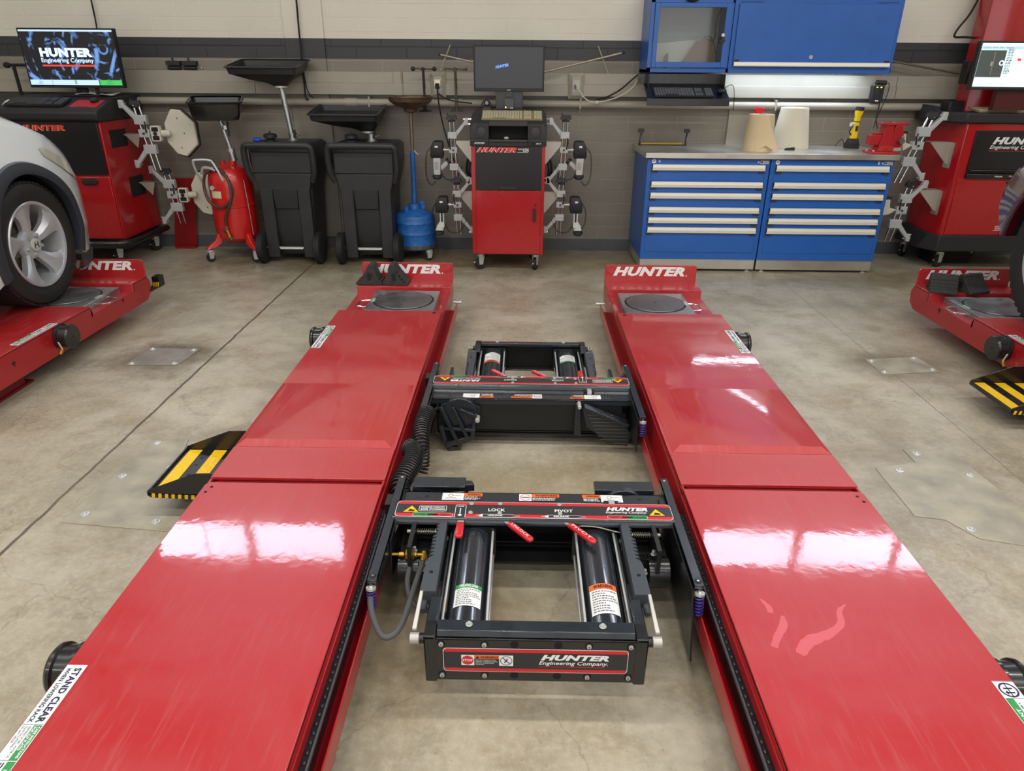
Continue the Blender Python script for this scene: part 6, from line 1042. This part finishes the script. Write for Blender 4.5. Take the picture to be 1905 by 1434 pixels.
# red drain tank
t = thing('oil_drain_tank', 'red oil drain tank with a black square pan on its pipe', 'oil drain', (-2.395, 5.85, 0)); TR = mat('tank_red', 'C01B1A', 0.28, coat=0.4, var=0.06)
m = MB(TR); m.lathe([(0.02, 0.135), (0.11, 0.145), (0.165, 0.19), (0.176, 0.25), (0.176, 0.44), (0.180, 0.445), (0.180, 0.46), (0.176, 0.465), (0.176, 0.63), (0.165, 0.69), (0.13, 0.74), (0.06, 0.765), (0.03, 0.77)], n=48); tk = obj('tank', m, t)
m = MB(TR); m.cyl((0.04, 0, 0.75), (0.04, 0, 0.80), 0.03, n=18); m.cyl((-0.09, -0.13, 0.60), (-0.09, -0.17, 0.60), 0.018, m=ZINC); m.cyl((-0.05, 0.02, 0.76), (-0.05, 0.02, 0.79), 0.02); obj('port', m, tk)
m = MB(mat('worn_label', 'CFC9A8', 0.6)); F = (V((-0.11, -0.1705, 0.52)), V((1, 0, 0)), V((0, 0, 1))); 
for i in range(6):
    a0, a1 = -0.66+i*0.09, -0.66+(i+1)*0.09; m.poly([(0.178*math.sin(a0), -0.178*math.cos(a0), 0.52), (0.178*math.sin(a1), -0.178*math.cos(a1), 0.52), (0.178*math.sin(a1), -0.178*math.cos(a1), 0.575), (0.178*math.sin(a0), -0.178*math.cos(a0), 0.575)])
obj('label', m, tk, recalc=False)
for a in (-2.45, -0.70, 0.9):
    m = MB(TR); d = V((math.cos(a), math.sin(a), 0)); n = V((-d.y, d.x, 0)); m.loft([[d*r+n*k*w+U*z for k, z in ((-1, z0), (1, z0), (0.6, z1), (-0.6, z1))] for r, w, z0, z1 in ((0.15, 0.03, 0.15, 0.27), (0.20, 0.03, 0.12, 0.17), (0.275, 0.028, 0.105, 0.12))]); lg = obj('leg', m, t, bev=0.004)
    q = d*0.25; caster(t, q.x, q.y, 0.036, 0.8 if a < -1 else 0.1, False)
m = MB(STEEL); m.cyl((0.055, 0, 0.79), (0.04, 0, 0.88), 0.028, n=16); m.cyl((0.042, 0, 0.86), (0.04, 0, 0.885), 0.036, n=8); m.cyl((0.04, 0, 0.88), (-0.012, 0, 1.12), 0.018, n=16); m.cyl((0.024, 0, 1.03), (0.021, 0, 1.06), 0.026, n=8); m.box(0.045, 0.058, -0.02, -0.01, 0.98, 1.09, BLKP); m.cyl((0.02, 0, 1.05), (0.05, -0.015, 1.075), 0.008); obj('drain_pipe', m, t)
rect_funnel('pan', t, -0.015, -0.02, 1.255, 0.200, 0.17, 0.15, 0.03, mt=mat('gloss_black_pan', '111214', 0.25, coat=0.5), deep=True, rot=(0.10, 0, 0.30))
m = MB(ZINC); m.tube(curve_pts([(-0.165, -0.09, 0.50), (-0.175, -0.10, 0.60), (-0.20, -0.15, 0.72), (-0.205, -0.17, 0.80), (-0.18, -0.17, 0.815), (-0.08, -0.17, 0.815), (-0.05, -0.165, 0.79), (0.0, -0.165, 0.68), (0.015, -0.155, 0.60), (0.018, -0.165, 0.52)], 6), 0.0095, 10); m.tube(curve_pts([(-0.18, -0.11, 0.70), (-0.15, -0.12, 0.75), (-0.08, -0.14, 0.745), (-0.05, -0.14, 0.735)], 5), 0.013, 10); obj('handle', m, t)
m = MB(mat('brown_hose', '4A3024', 0.45)); m.tube(curve_pts([(-0.05, -0.14, 0.735), (0.03, -0.17, 0.70), (0.075, -0.18, 0.60), (0.05, -0.195, 0.50), (-0.04, -0.19, 0.45), (-0.13, -0.17, 0.50), (-0.165, -0.14, 0.60), (-0.14, -0.14, 0.70), (-0.08, -0.14, 0.74), (0.0, -0.15, 0.735), (0.055, -0.18, 0.66), (0.07, -0.20, 0.55), (0.04, -0.205, 0.46), (-0.005, -0.20, 0.38), (-0.01, -0.195, 0.30)], 7), 0.0115, 10); hs = obj('drain_hose', m, t)
m = MB(MECH); m.cyl((-0.01, -0.195, 0.305), (-0.012, -0.195, 0.27), 0.012); m.cyl((-0.012, -0.195, 0.27), (0.005, -0.195, 0.215), 0.015, m=BRASS); m.cyl((-0.012, -0.21, 0.25), (-0.05, -0.215, 0.285), 0.005, m=BLKP); m.lathe([(0.012, 0), (0.016, 0.008), (0.012, 0.016)], (0.012, -0.203, 0.205), (0, 1, 0), 14); obj('hose_valve', m, hs)
m = MB(STEEL); m.tube([(0.13, -0.10, 0.66), (0.155, -0.12, 0.655), (0.163, -0.12, 0.50), (0.168, -0.11, 0.22)], 0.004); obj('sight_tube', m, t)
# blue drain
t = thing('oil_drain_tank', 'blue drum oil drain with a brown round pan on a tall pole', 'oil drain', (-0.905, 5.93, 0))
m = MB(BLUED); m.lathe([(0.15, 0.085), (0.168, 0.095), (0.170, 0.13), (0.165, 0.15), (0.165, 0.21), (0.170, 0.22), (0.165, 0.23), (0.165, 0.30), (0.170, 0.31), (0.165, 0.32), (0.165, 0.345), (0.158, 0.365), (0.10, 0.40), (0.055, 0.415), (0.05, 0.455), (0.03, 0.46)], n=44); tk = obj('drum', m, t)
m = MB(mat('greasy_steel', '554F45', 0.55, metal=0.4, var=0.4, vscale=40)); m.lathe([(0.166, 0.095), (0.173, 0.098), (0.171, 0.125), (0.166, 0.128)], n=44, cap=False); obj('grime_band', m, tk)
m = MB(BLUED); m.prism(rr(0.045, 0.405, 0.085, 0.475, 0.012), 'y', 0.0, 0.02); obj('lifting_lug', m, tk); m = MB(BLUED); m.cyl((-0.06, -0.06, 0.395), (-0.06, -0.065, 0.44), 0.022, n=14); obj('filler_neck', m, tk)
m = MB(BLUED); m.cyl((0.0, 0, 0.44), (0.003, 0, 0.87), 0.020, n=20); pl = obj('lower_pole', m, t); m = MB(mat('stained_steel', '7B6A60', 0.4, metal=0.6, var=0.2, vscale=10)); m.cyl((0.003, 0, 0.86), (0.006, 0, 1.17), 0.0145, n=18); m.cyl((0.018, -0.01, 0.875), (0.05, -0.02, 0.845), 0.0035, m=ZINC); obj('upper_pole', m, pl)
m = MB(mat('rusty_pan', '5E4A3C', 0.5, metal=0.3, var=0.35, vscale=20)); m.lathe([(0.02, 1.16), (0.05, 1.17), (0.055, 1.195), (0.12, 1.215), (0.165, 1.245), (0.176, 1.275), (0.182, 1.277), (0.180, 1.283), (0.172, 1.281), (0.160, 1.250), (0.11, 1.225), (0.01, 1.215)], (0.006, 0, 0), n=48); pn = obj('pan', m, t)
m = MB(MATS['rusty_pan']); m.tube([(0.006+0.155*math.cos(a*PI/12), 0.155*math.sin(a*PI/12), 1.262) for a in range(24)], 0.003, 6, closed=True)
for k in range(-3, 4): m.cyl((0.006-math.sqrt(0.155**2-(k*0.04)**2), k*0.04, 1.262), (0.006+math.sqrt(0.155**2-(k*0.04)**2), k*0.04, 1.262), 0.0018, n=5)
obj('grid', m, pn)
for x, y, a in ((0.12, -0.11, 0.5), (-0.12, -0.11, 0.2), (0.0, 0.14, 0)): caster(t, x, y, 0.030, a, False)
# ------------------------------------------------------------------ things on the wall
t = thing('tool_hooks', 'black double hook bracket mounted on the wall below the dark stripe', 'hook', (-2.79, 6.23, 1.49)); m = MB(BLKP)
for x in (-0.065, 0.065): m.box(x-0.058, x+0.058, -0.05, -0.0, 0.0, 0.035); m.cyl((x-0.01, -0.02, 0.03), (x-0.01, -0.02, 0.06), 0.006); m.cyl((x-0.055, -0.025, -0.018), (x+0.05, -0.025, -0.018), 0.014); m.box(x-0.045, x+0.04, -0.03, -0.01, -0.03, 0.0)
obj('bracket', m, t, bev=0.003); m = MB(ZINC); m.sph((0.15, -0.01, -0.018), 0.008, 8); obj('screw', m, t)
def outlet(X, label):
    t = thing('wall_outlet', label, 'outlet', (X, 6.15, 1.36)); m = MB(GREYW); m.loft([[(a*w, y, b_*h_) for a, b_ in ((-1, -1), (1, -1), (1, 1), (-1, 1))] for w, h_, y in ((0.062, 0.098, 0.004), (0.062, 0.095, 0.0), (0.036, 0.07, -0.022), (0.034, 0.068, -0.024))]); obj('box', m, t)
    m = MB(mat('cover_plate', 'B7B3A6', 0.4)); m.prism(rr(-0.027, -0.045, 0.027, 0.045, 0.004), 'y', -0.028, -0.023); obj('cover', m, t); return t
ta = outlet(-0.70, 'wall outlet with a black plug in it, left of the middle monitor'); m = MB(WHITE); m.box(-0.025, 0.025, -0.05, -0.027, -0.01, 0.04, WHITE); m.box(-0.012, 0.012, -0.052, -0.04, 0.015, 0.026, mat('amber', 'D8C840', 0.4, emit=0.4)); obj('socket', m, ta, bev=0.003)
tb = outlet(0.42, 'wall outlet with a blue and white network cord, right of the middle monitor'); m = MB(mat('blue_jack', '2C6C9C', 0.4)); m.box(-0.016, 0.004, -0.045, -0.027, -0.015, 0.012); m.box(0.0, 0.014, -0.05, -0.027, -0.022, -0.004, WHITE); obj('jack', m, tb)
m = MB(BLKM); m.box(-0.715, -0.685, 6.075, 6.105, 1.335, 1.375); m.tube(curve_pts([(-0.70, 6.09, 1.34), (-0.695, 6.09, 1.25), (-0.67, 6.08, 1.10), (-0.63, 6.06, 0.95), (-0.58, 6.04, 0.80), (-0.50, 6.02, 0.66), (-0.41, 5.97, 0.60)], 8), 0.0055); m.tube(curve_pts([(-0.695, 6.09, 1.30), (-0.66, 6.09, 1.275), (-0.60, 6.09, 1.25), (-0.5, 6.08, 1.235), (-0.42, 6.05, 1.23)], 6), 0.005); tag(obj('power_cord', m), 'black power cord hanging from the outlet to the middle console', 'cord')
m = MB(mat('white_cord', 'CFC9B0', 0.5)); P = [at(1071, 155, 6.08), at(1080, 172, 6.08), at(1092, 186, 6.08), at(1110, 190, 6.09), at(1140, 184, 6.1), at(1165, 172, 6.1), at(1180, 158, 6.1), at(1192, 138, 6.12)]; m.tube(curve_pts(P, 6), 0.0045); m.box(P[3][0]-0.012, P[3][0]+0.012, 6.08, 6.1, P[3][2]-0.01, P[3][2]+0.012, GREYP); tag(obj('network_cord', m), 'off-white network cord drooping from the right outlet to the cabinet', 'cord')
m = MB(BLKM); P = [at(1108, 186, 6.1), at(1130, 180, 6.1), at(1155, 166, 6.1), at(1176, 148, 6.11), at(1193, 134, 6.12)]; m.tube(curve_pts(P, 6), 0.006); tag(obj('network_cord', m), 'black cord running up to the glass door cabinet', 'cord')
for i, (x, c, lb) in enumerate(((-0.80, BLKP, 'black T-shaped clamp rod with ball ends hanging on the raceway'), (-0.545, STEEL, 'dark T-shaped clamp rod with square ends hanging on the raceway'))):
    t = thing('clamp_rod', lb, 'clamp', (x, 6.06, 1.165)); m = MB(BLKP if i == 0 else MATS['greasy_steel']); m.cyl((0.0, 0, 0.01), (-0.005, 0, 0.31), 0.010, n=14); helix([(0, 0, 0.17), (-0.004, 0, 0.29)], 0.0105, 0.0015, 18, m, n=4); m.lathe([(0.055, 0), (0.05, 0.006), (0.015, 0.012), (0.013, 0.04)], (0, 0, 0), n=20); m.cyl((-0.01, 0, 0.30), (0.0, 0, 0.325), 0.014, n=10); rd = obj('rod', m, t)
    m = MB(MATS['greasy_steel']); m.cyl((-0.085, 0, 0.318), (0.085, 0, 0.312), 0.006, n=10)
    for s in (-1, 1):
        if i == 0: m.sph((s*0.085, 0, 0.315), 0.018, 10, BLKP)
        else: m.cyl((s*0.078, 0, 0.315), (s*0.092, 0, 0.315), 0.012, n=8)
    obj('crossbar', m, t)
ROD = mat('bare_rod', 'A79F88', 0.35, metal=0.6)
def rod(a, b_, r, label, caps=True, m_=None):
    m = MB(m_ or ROD); m.cyl(a, b_, r, n=12)
    if caps: 
        a_, c_ = V(a), V(b_); m.cyl(a_, a_+(c_-a_)*0.04, r*1.35, n=12, m=BLKP)
    tag(obj('thrust_rod', m), label, 'rod')
rod(at(816, 101, 6.10), at(905, 121, 6.10), 0.007, 'pale steel rod behind the middle monitor, its capped end at the left'); rod(at(1163, 97, 6.10), at(1000, 137, 6.10), 0.008, 'long pale steel rod rising to the right behind the middle monitor')
rod(at(838, 83, 6.11), at(819, 132, 6.11), 0.005, 'short thin rod leaning over the left end of the pale rod', False); rod(at(1113, 86, 6.11), at(1131, 137, 6.11), 0.005, 'short thin bent rod crossing the right pale rod', False)
rod(at(1600, 103, 6.14), at(1784, 137, 6.14), 0.008, 'dark steel rod sloping down right of the blue wall cabinets', False, mat('dark_rod', '6E675A', 0.4, metal=0.5))
def cable(label, P, r=0.006, n='hanging_cable'): m = MB(BLKM); m.tube(curve_pts(P, 7), r); tag(obj(n, m), label, 'cable')
cable('black cable coming down the wall above the television', [(at(158, -60, 6.19)[0], 6.19, CEIL), at(163, -30, 6.19), at(172, 10, 6.19), at(180, 52, 6.19), (at(186, 80, 6.19)[0], 6.15, 1.55), (at(190, 100, 6.19)[0], 6.14, 1.42)], 0.006)
cable('black cable hanging down the painted strip beside the tall funnel', [(at(547, -60, 6.18)[0], 6.18, CEIL), at(548, -30, 6.18), at(552, 10, 6.18), at(556, 55, 6.18), at(560, 95, 6.18), at(562, 130, 6.14), at(566, 155, 6.13), at(569, 182, 6.10), at(574, 186, 6.1)], 0.007)
cable('thin black cable ending in a small loop at the raceway', [at(562, 108, 6.16), at(566, 140, 6.13), at(571, 165, 6.13), at(578, 178, 6.12), at(584, 182, 6.12)], 0.004)
cable('black cable looping to the red camera column', [at(1830, -20, 6.1), at(1805, 25, 6.12), at(1785, 50, 6.13), at(1776, 64, 6.13), at(1778, 69, 6.12), at(1795, 69, 6.08), at(1822, 71, 6.02)], 0.008)
m = MB(mat('tan_block', 'A79F8D', 0.6)); m.cyl(at(1489, 0, 6.1), at(1489, 0, 6.1), 0.001) if False else None
# ------------------------------------------------------------------ rubber chocks
CHK = mat('dusty_rubber', '2B2928', 0.75, bump=0.5, bscale=90, var=0.3, vscale=30)
def chock(x, y, z, rz, label, h=0.115, ln=0.17, d=0.15, notch=True):
    t = thing('wheel_chock', label, 'wheel chock', (x, y, z), rz); m = MB(CHK)
    pts = [(-ln*0.5, 0), (ln*0.5, 0), (ln*0.5, 0.014)]+[(ln*(0.5-0.50*u), 0.014+(h-0.022)*u**1.45) for u in (0.2, 0.4, 0.6, 0.8, 1.0)]+[(-ln*0.02, h), (-ln*0.16, h), (-ln*0.22, h-0.010), (-ln*0.30, h*0.5), (-ln*0.42, h*0.2), (-ln*0.5, 0.02)]
    m.prism(pts, 'y', -d/2, d/2); bd = obj('block', m, t, bev=0.003, ang=25)
    m = MB(BLKM)
    for s in (-1, 1): m.prism(rr(-ln*0.10, h*0.22, ln*0.06, h*0.62, ln*0.07), 'y', s*(d/2)+s*0.0006, s*(d/2)-s*0.002)
    obj('hand_hole', m, bd) if False else m.bm.free()
    for s in (-1, 1): m = MB(BLKM); m.prism(rr(-ln*0.12, h*0.22, ln*0.05, h*0.62, ln*0.07), 'y', s*(d/2)+s*0.0006, s*(d/2)-s*0.002); obj('hand_hole', m, bd)
    if notch:
        for k in range(4): m = MB(RUB); q = 0.25+0.18*k; xx = ln*(0.5-0.52*q); zz = 0.012+(h-0.02)*q**1.7; m.cyl((xx, -d/2, zz+0.002), (xx, d/2, zz+0.002), 0.006, n=8); obj('grip_ridge', m, bd)
    return t
chock(-0.955, 4.27, 0.2505, PI, 'left one of the two black rubber chocks on the left centre runway', ln=0.16, d=0.12, h=0.125, notch=False)
chock(-0.79, 4.27, 0.2505, 0, 'right one of the two black rubber chocks on the left centre runway', ln=0.16, d=0.12, h=0.125)
chock(2.61, 4.23, 0.2505, -PI/2-0.35, 'ridged black rubber chock, the left one on the right lift', ln=0.15, d=0.15, h=0.105)
chock(2.79, 4.24, 0.2505, -PI/2+0.30, 'smooth black rubber chock, the right one on the right lift', ln=0.16, d=0.15, h=0.105, notch=False)
# ------------------------------------------------------------------ cars on the outer lifts
TYRE = mat('tyre_rubber', '1D1D1E', 0.62, bump=0.3, bscale=120)
def wheel(parent, x, y, z, s, R_=0.335, rim=0.228, alloy=True, twist=0.12, arms=5):
    """s: direction of the outer face along x"""
    m = MB(TYRE); prof = [(rim-0.01, -0.205), (rim+0.02, -0.215), (R_-0.05, -0.222), (R_-0.015, -0.212), (R_, -0.19), (R_+0.002, -0.11), (R_, -0.03), (R_-0.015, -0.008), (R_-0.05, 0.004), (rim+0.022, -0.002), (rim+0.004, -0.012), (rim-0.004, -0.03)]
    m.lathe(prof, (x, y, z), (s, 0, 0), 72, cap=False)
    for k in range(60):   # tread grooves as raised blocks round the shoulders
        a = 2*PI*k/60
        for xo, w in ((-0.175, 0.028), (-0.045, 0.028)):
            c = V((x+s*xo, y+(R_-0.001)*math.cos(a), z+(R_-0.001)*math.sin(a)))
            m.hexa([c+V((dx, dy*-math.sin(a)+dz*math.cos(a), dy*math.cos(a)+dz*math.sin(a))) for dz in (-0.004, 0.004) for dx, dy in ((-w, -0.012), (w, -0.012), (w, 0.012), (-w, 0.012))])
    for xo in (-0.085, -0.135): m.lathe([(R_-0.002, -0.022), (R_+0.004, -0.018), (R_+0.004, 0.018), (R_-0.002, 0.022)], (x+s*xo, y, z), (1, 0, 0), 72, cap=False)
    ty = obj('tyre', m, parent, world=True)
    AL = mat('machined_alloy', 'C2C6CC', 0.36, metal=0.55); m = MB(AL)
    m.lathe([(rim, -0.03), (rim+0.006, -0.006), (rim+0.002, 0.0), (rim-0.010, -0.004), (rim-0.016, -0.03), (rim-0.03, -0.17), (rim-0.05, -0.18)], (x, y, z), (s, 0, 0), 64, cap=False); m.lathe([(0.0, -0.03), (0.03, -0.03), (0.075, -0.045), (0.085, -0.07)], (x, y, z), (s, 0, 0), 40, cap=False)
    def P(r, a, d): return V((x+s*d, y+r*math.cos(a), z+r*math.sin(a)))
    for k in range(arms):
        a0 = 2*PI*k/arms+0.35; secs = []
        for r, wd, dp, tw in ((0.055, 0.42, -0.045, 0), (0.10, 0.30, -0.030, 0.03), (0.15, 0.27, -0.018, 0.10), (0.19, 0.31, -0.010, 0.16), (rim-0.008, 0.40, -0.008, 0.20)):
            a = a0+tw*twist*8; secs.append([P(r, a-wd, dp-0.012), P(r, a-wd*0.55, dp), P(r, a+wd*0.35, dp), P(r, a+wd, dp-0.020), P(r, a+wd, dp-0.045), P(r, a-wd, dp-0.045)])
        m.loft(secs)
    rm = obj('alloy_rim', m, parent, world=True, ang=28)
    m = MB(GREYP); m.lathe([(0.036, -0.03), (0.035, -0.022), (0.03, -0.020)], (x, y, z), (s, 0, 0), 28); F = (V((x+s*(-0.0195), y, z)), V((0, s, 0)), V((0, 0, 1)))
    if alloy:
        for q in ([(-0.020, -0.018), (-0.013, -0.018), (-0.009, -0.003), (0.009, -0.003), (0.013, -0.018), (0.020, -0.018), (0.014, 0.018), (0.008, 0.018), (0.008, 0.003), (-0.008, 0.003), (-0.008, 0.018), (-0.014, 0.018)],): m.f2(F, q, mat('badge_dark', '3A3B3E', 0.3), 1)
    obj('centre_cap', m, rm, world=True)
    for k in range(5): m = MB(ZINC); a = 2*PI*k/5+0.35+PI/5; c = P(0.056, a, -0.045); m.cyl(c, c+V((s*0.022, 0, 0)), 0.010, n=6); obj('lug_nut', m, rm, world=True)
    m = MB(MATS['greasy_steel']); m.lathe([(0.15, -0.10), (0.15, -0.09), (0.06, -0.085)], (x, y, z), (s, 0, 0), 36); m.box(x-s*0.10-0.03, x-s*0.10+0.03, y-0.17, y-0.06, z-0.05, z+0.07); obj('brake_disc', m, parent, world=True)
def car_quarter(name, label, xo, yh, zh, s, paint, clad, Ra, poly, R_=0.335, front=0.66, a0=-0.42, lip=True, rim=0.228, dy=0.0, dz=0.0, wrap=0.17):
    """front part of a car on a lift. xo: outer side plane, s: outward direction, nose towards +y"""
    t = thing(name, label, 'car', (xo-s*0.9, yh-1.2, 0.25)); bw = 1.78
    def sx(y, z):   # outer skin: bulges at the arch and wraps round to the nose
        d = 0.0; u = (y-yh)/front
        if u > 0.25: d += wrap*((u-0.25)/0.75)**2.4
        v = (z-zh)
        if v > 0.15: d += 0.20*((v-0.15)/0.5)**2
        if v < -0.05: d += 0.03*((-v)/0.3)
        return xo-s*d
    # fender side: polar grid between the arch edge and the silhouette
    def outline(a):
        c, s_ = math.cos(a), math.sin(a)
        cands = []
        for (x1, y1), (x2, y2) in zip(poly, poly[1:]+[poly[0]]):
            dx, dy = x2-x1, y2-y1; den = c*dy-s_*dx
            if abs(den) < 1e-9: continue
            r = (x1*dy-y1*dx)/den; q = (x1*s_-y1*c)/den
            if r > 0 and -1e-6 <= q <= 1+1e-6: cands.append(r)
        return min(cands) if cands else 1.0
    A = [(a0+i*(PI+0.42-a0)/56) for i in range(57)]; m = MB(paint); rows = []
    for j in range(9):
        f = j/8; row = []
        for a in A:
            r = Ra+(outline(a)-Ra)*f; y = yh+r*math.cos(a); z = zh+r*math.sin(a); x = sx(y, z)+(s*0.012*(1-f)**3)
            row.append((x, y, z))
        rows.append(row)
    m.loft(rows, close=False, cap=False)
    top = [p for p, a in zip(rows[-1], A) if 0.30 < a < 2.9]   # hood: loft from the silhouette's top to the car's centre and the far side
    hood = []
    for k in range(9):
        f = k/8; hood.append([(p[0]-s*(bw*f) if True else 0, p[1]+0.12*math.sin(PI*f)*(1 if p[1] > yh+0.25 else 0.2), p[2]+0.16*math.sin(PI*f)**0.7) for p in top])
    m.loft(hood, close=False, cap=False)
    nose = [p for p, a in zip(rows[-1], A) if a <= 0.36]; nl = []
    for k in range(9):
        f = k/8; nl.append([(p[0]-s*bw*f*0.94, p[1]+0.16*math.sin(PI*f), p[2]) for p in nose])
    m.loft(nl, close=False, cap=False); far = [[(xo-s*(bw-0.01), y, z) for y, z in ((yh+front-0.1, zh-0.2), (yh+front-0.1, zh+0.25), (yh-1.2, zh+0.62), (yh-1.2, zh-0.2))]]; m.poly(far[0])
    m.poly([(xo-s*0.01, yh-1.25, zh-0.2), (xo-s*bw, yh-1.25, zh-0.2), (xo-s*bw, yh-1.25, zh+0.62), (xo-s*0.12, yh-1.25, zh+0.62)]); obj('body_shell', m, t, world=True, recalc=True, weld=True, ang=60)
    # wheel-arch cladding and inner liner
    m = MB(clad); secs = []
    for a in A:
        y, z = math.cos(a), math.sin(a); secs.append([(sx(yh+(Ra+dr)*y, zh+(Ra+dr)*z)+s*(dx+0.012), yh+(Ra+dr)*y, zh+(Ra+dr)*z) for dr, dx in ((-0.01, -0.04), (-0.012, 0.006), (0.002, 0.012), (0.047, 0.008), (0.054, -0.004))])
    m.loft(secs, close=False, cap=False); obj('arch_cladding', m, t, world=True, ang=40)
    m = MB(BLKM); secs = [[(xo-s*q, yh+(Ra-0.005)*math.cos(a), zh+(Ra-0.005)*math.sin(a)) for q in (0.03, 0.15, 0.35)] for a in A]; m.loft(secs, close=False, cap=False); m.poly([(xo-s*0.35, yh+(Ra-0.005)*math.cos(a), zh+(Ra-0.005)*math.sin(a)) for a in A]); m.box(min(xo-s*0.2, xo-s*(bw-0.1)), max(xo-s*0.2, xo-s*(bw-0.1)), yh-1.2, yh-Ra, zh-0.19, zh-0.1); m.box(min(xo-s*0.35, xo-s*(bw-0.3)), max(xo-s*0.35, xo-s*(bw-0.3)), yh-0.3, yh+0.35, zh-0.12, zh+0.1); obj('wheel_well', m, t, world=True)
    m = MB(clad); secs = []
    if not lip: m.box(min(xo-s*0.3, xo-s*(bw-0.3)), max(xo-s*0.3, xo-s*(bw-0.3)), yh+0.30, yh+0.36, zh-0.1, zh+0.05)
    for i in range(12 if lip else 0):
        y = yh+Ra*0.93+(front-Ra*0.93)*i/11; secs.append([(sx(y, zh-0.2)+s*q, y, zh+z_) for q, z_ in ((0.004, -0.18), (0.012, -0.21), (0.0, -0.26), (-0.05, -0.27))])
    for k in range(1, 9 if lip else 0): f = k/8; p = secs[11]; secs.append([(q[0]-s*bw*f*0.94, q[1]+0.16*math.sin(PI*f), q[2]) for q in p])
    if lip: m.loft(secs, close=False, cap=False)
    obj('lower_lip', m, t, world=True)
    m = MB(mat('headlamp_lens', 'B8B4A8', 0.08, coat=1.0)); secs = []
    for i in range(9):
        f = i/8; y = yh+0.26+(front-0.26-0.10)*f; zc_ = zh+0.43-0.20*f**1.2; hh = 0.035*math.sin(PI*min(1, f*0.9+0.12))+0.01; secs.append([(sx(y, zc_+q)+s*0.008, y, zc_+q) for q in (-hh, 0, hh)])
    if lip: m.loft(secs, close=False, cap=False); obj('headlamp', m, t, world=True)
    wheel(t, xo-s*0.005, yh-dy, zh-dz, s, R_=R_, rim=rim)
    return t
WCAR = mat('white_car_paint', 'C9CFD2', 0.25, coat=1.0); MCAR = mat('maroon_car_paint', '3E0C16', 0.2, coat=1.0); CLAD = mat('dark_cladding', '30343C', 0.5)
car_quarter('car', 'white car with silver alloy wheel and dark arch trim on the left lift', -2.67, 3.83, 0.612, 1, WCAR, CLAD, 0.352, [(0.70, -0.22), (0.70, 0.04), (0.67, 0.22), (0.58, 0.38), (0.42, 0.51), (0.15, 0.60), (-0.2, 0.66), (-0.7, 0.70), (-1.25, 0.72), (-1.25, -0.20)], front=0.70, dy=0.03, dz=0.03)
car_quarter('car', 'dark maroon car on the right lift, only its front corner in view', 2.70, 3.50, 0.632, -1, MCAR, MCAR, 0.445, [(0.44, -0.02), (0.56, 0.06), (0.63, 0.16), (0.645, 0.27), (0.60, 0.38), (0.42, 0.46), (0.2, 0.56), (-0.2, 0.62), (-0.7, 0.66), (-1.25, 0.70), (-1.25, -0.20)], R_=0.38, front=0.68, a0=0.06, lip=False, rim=0.255, wrap=0.06)
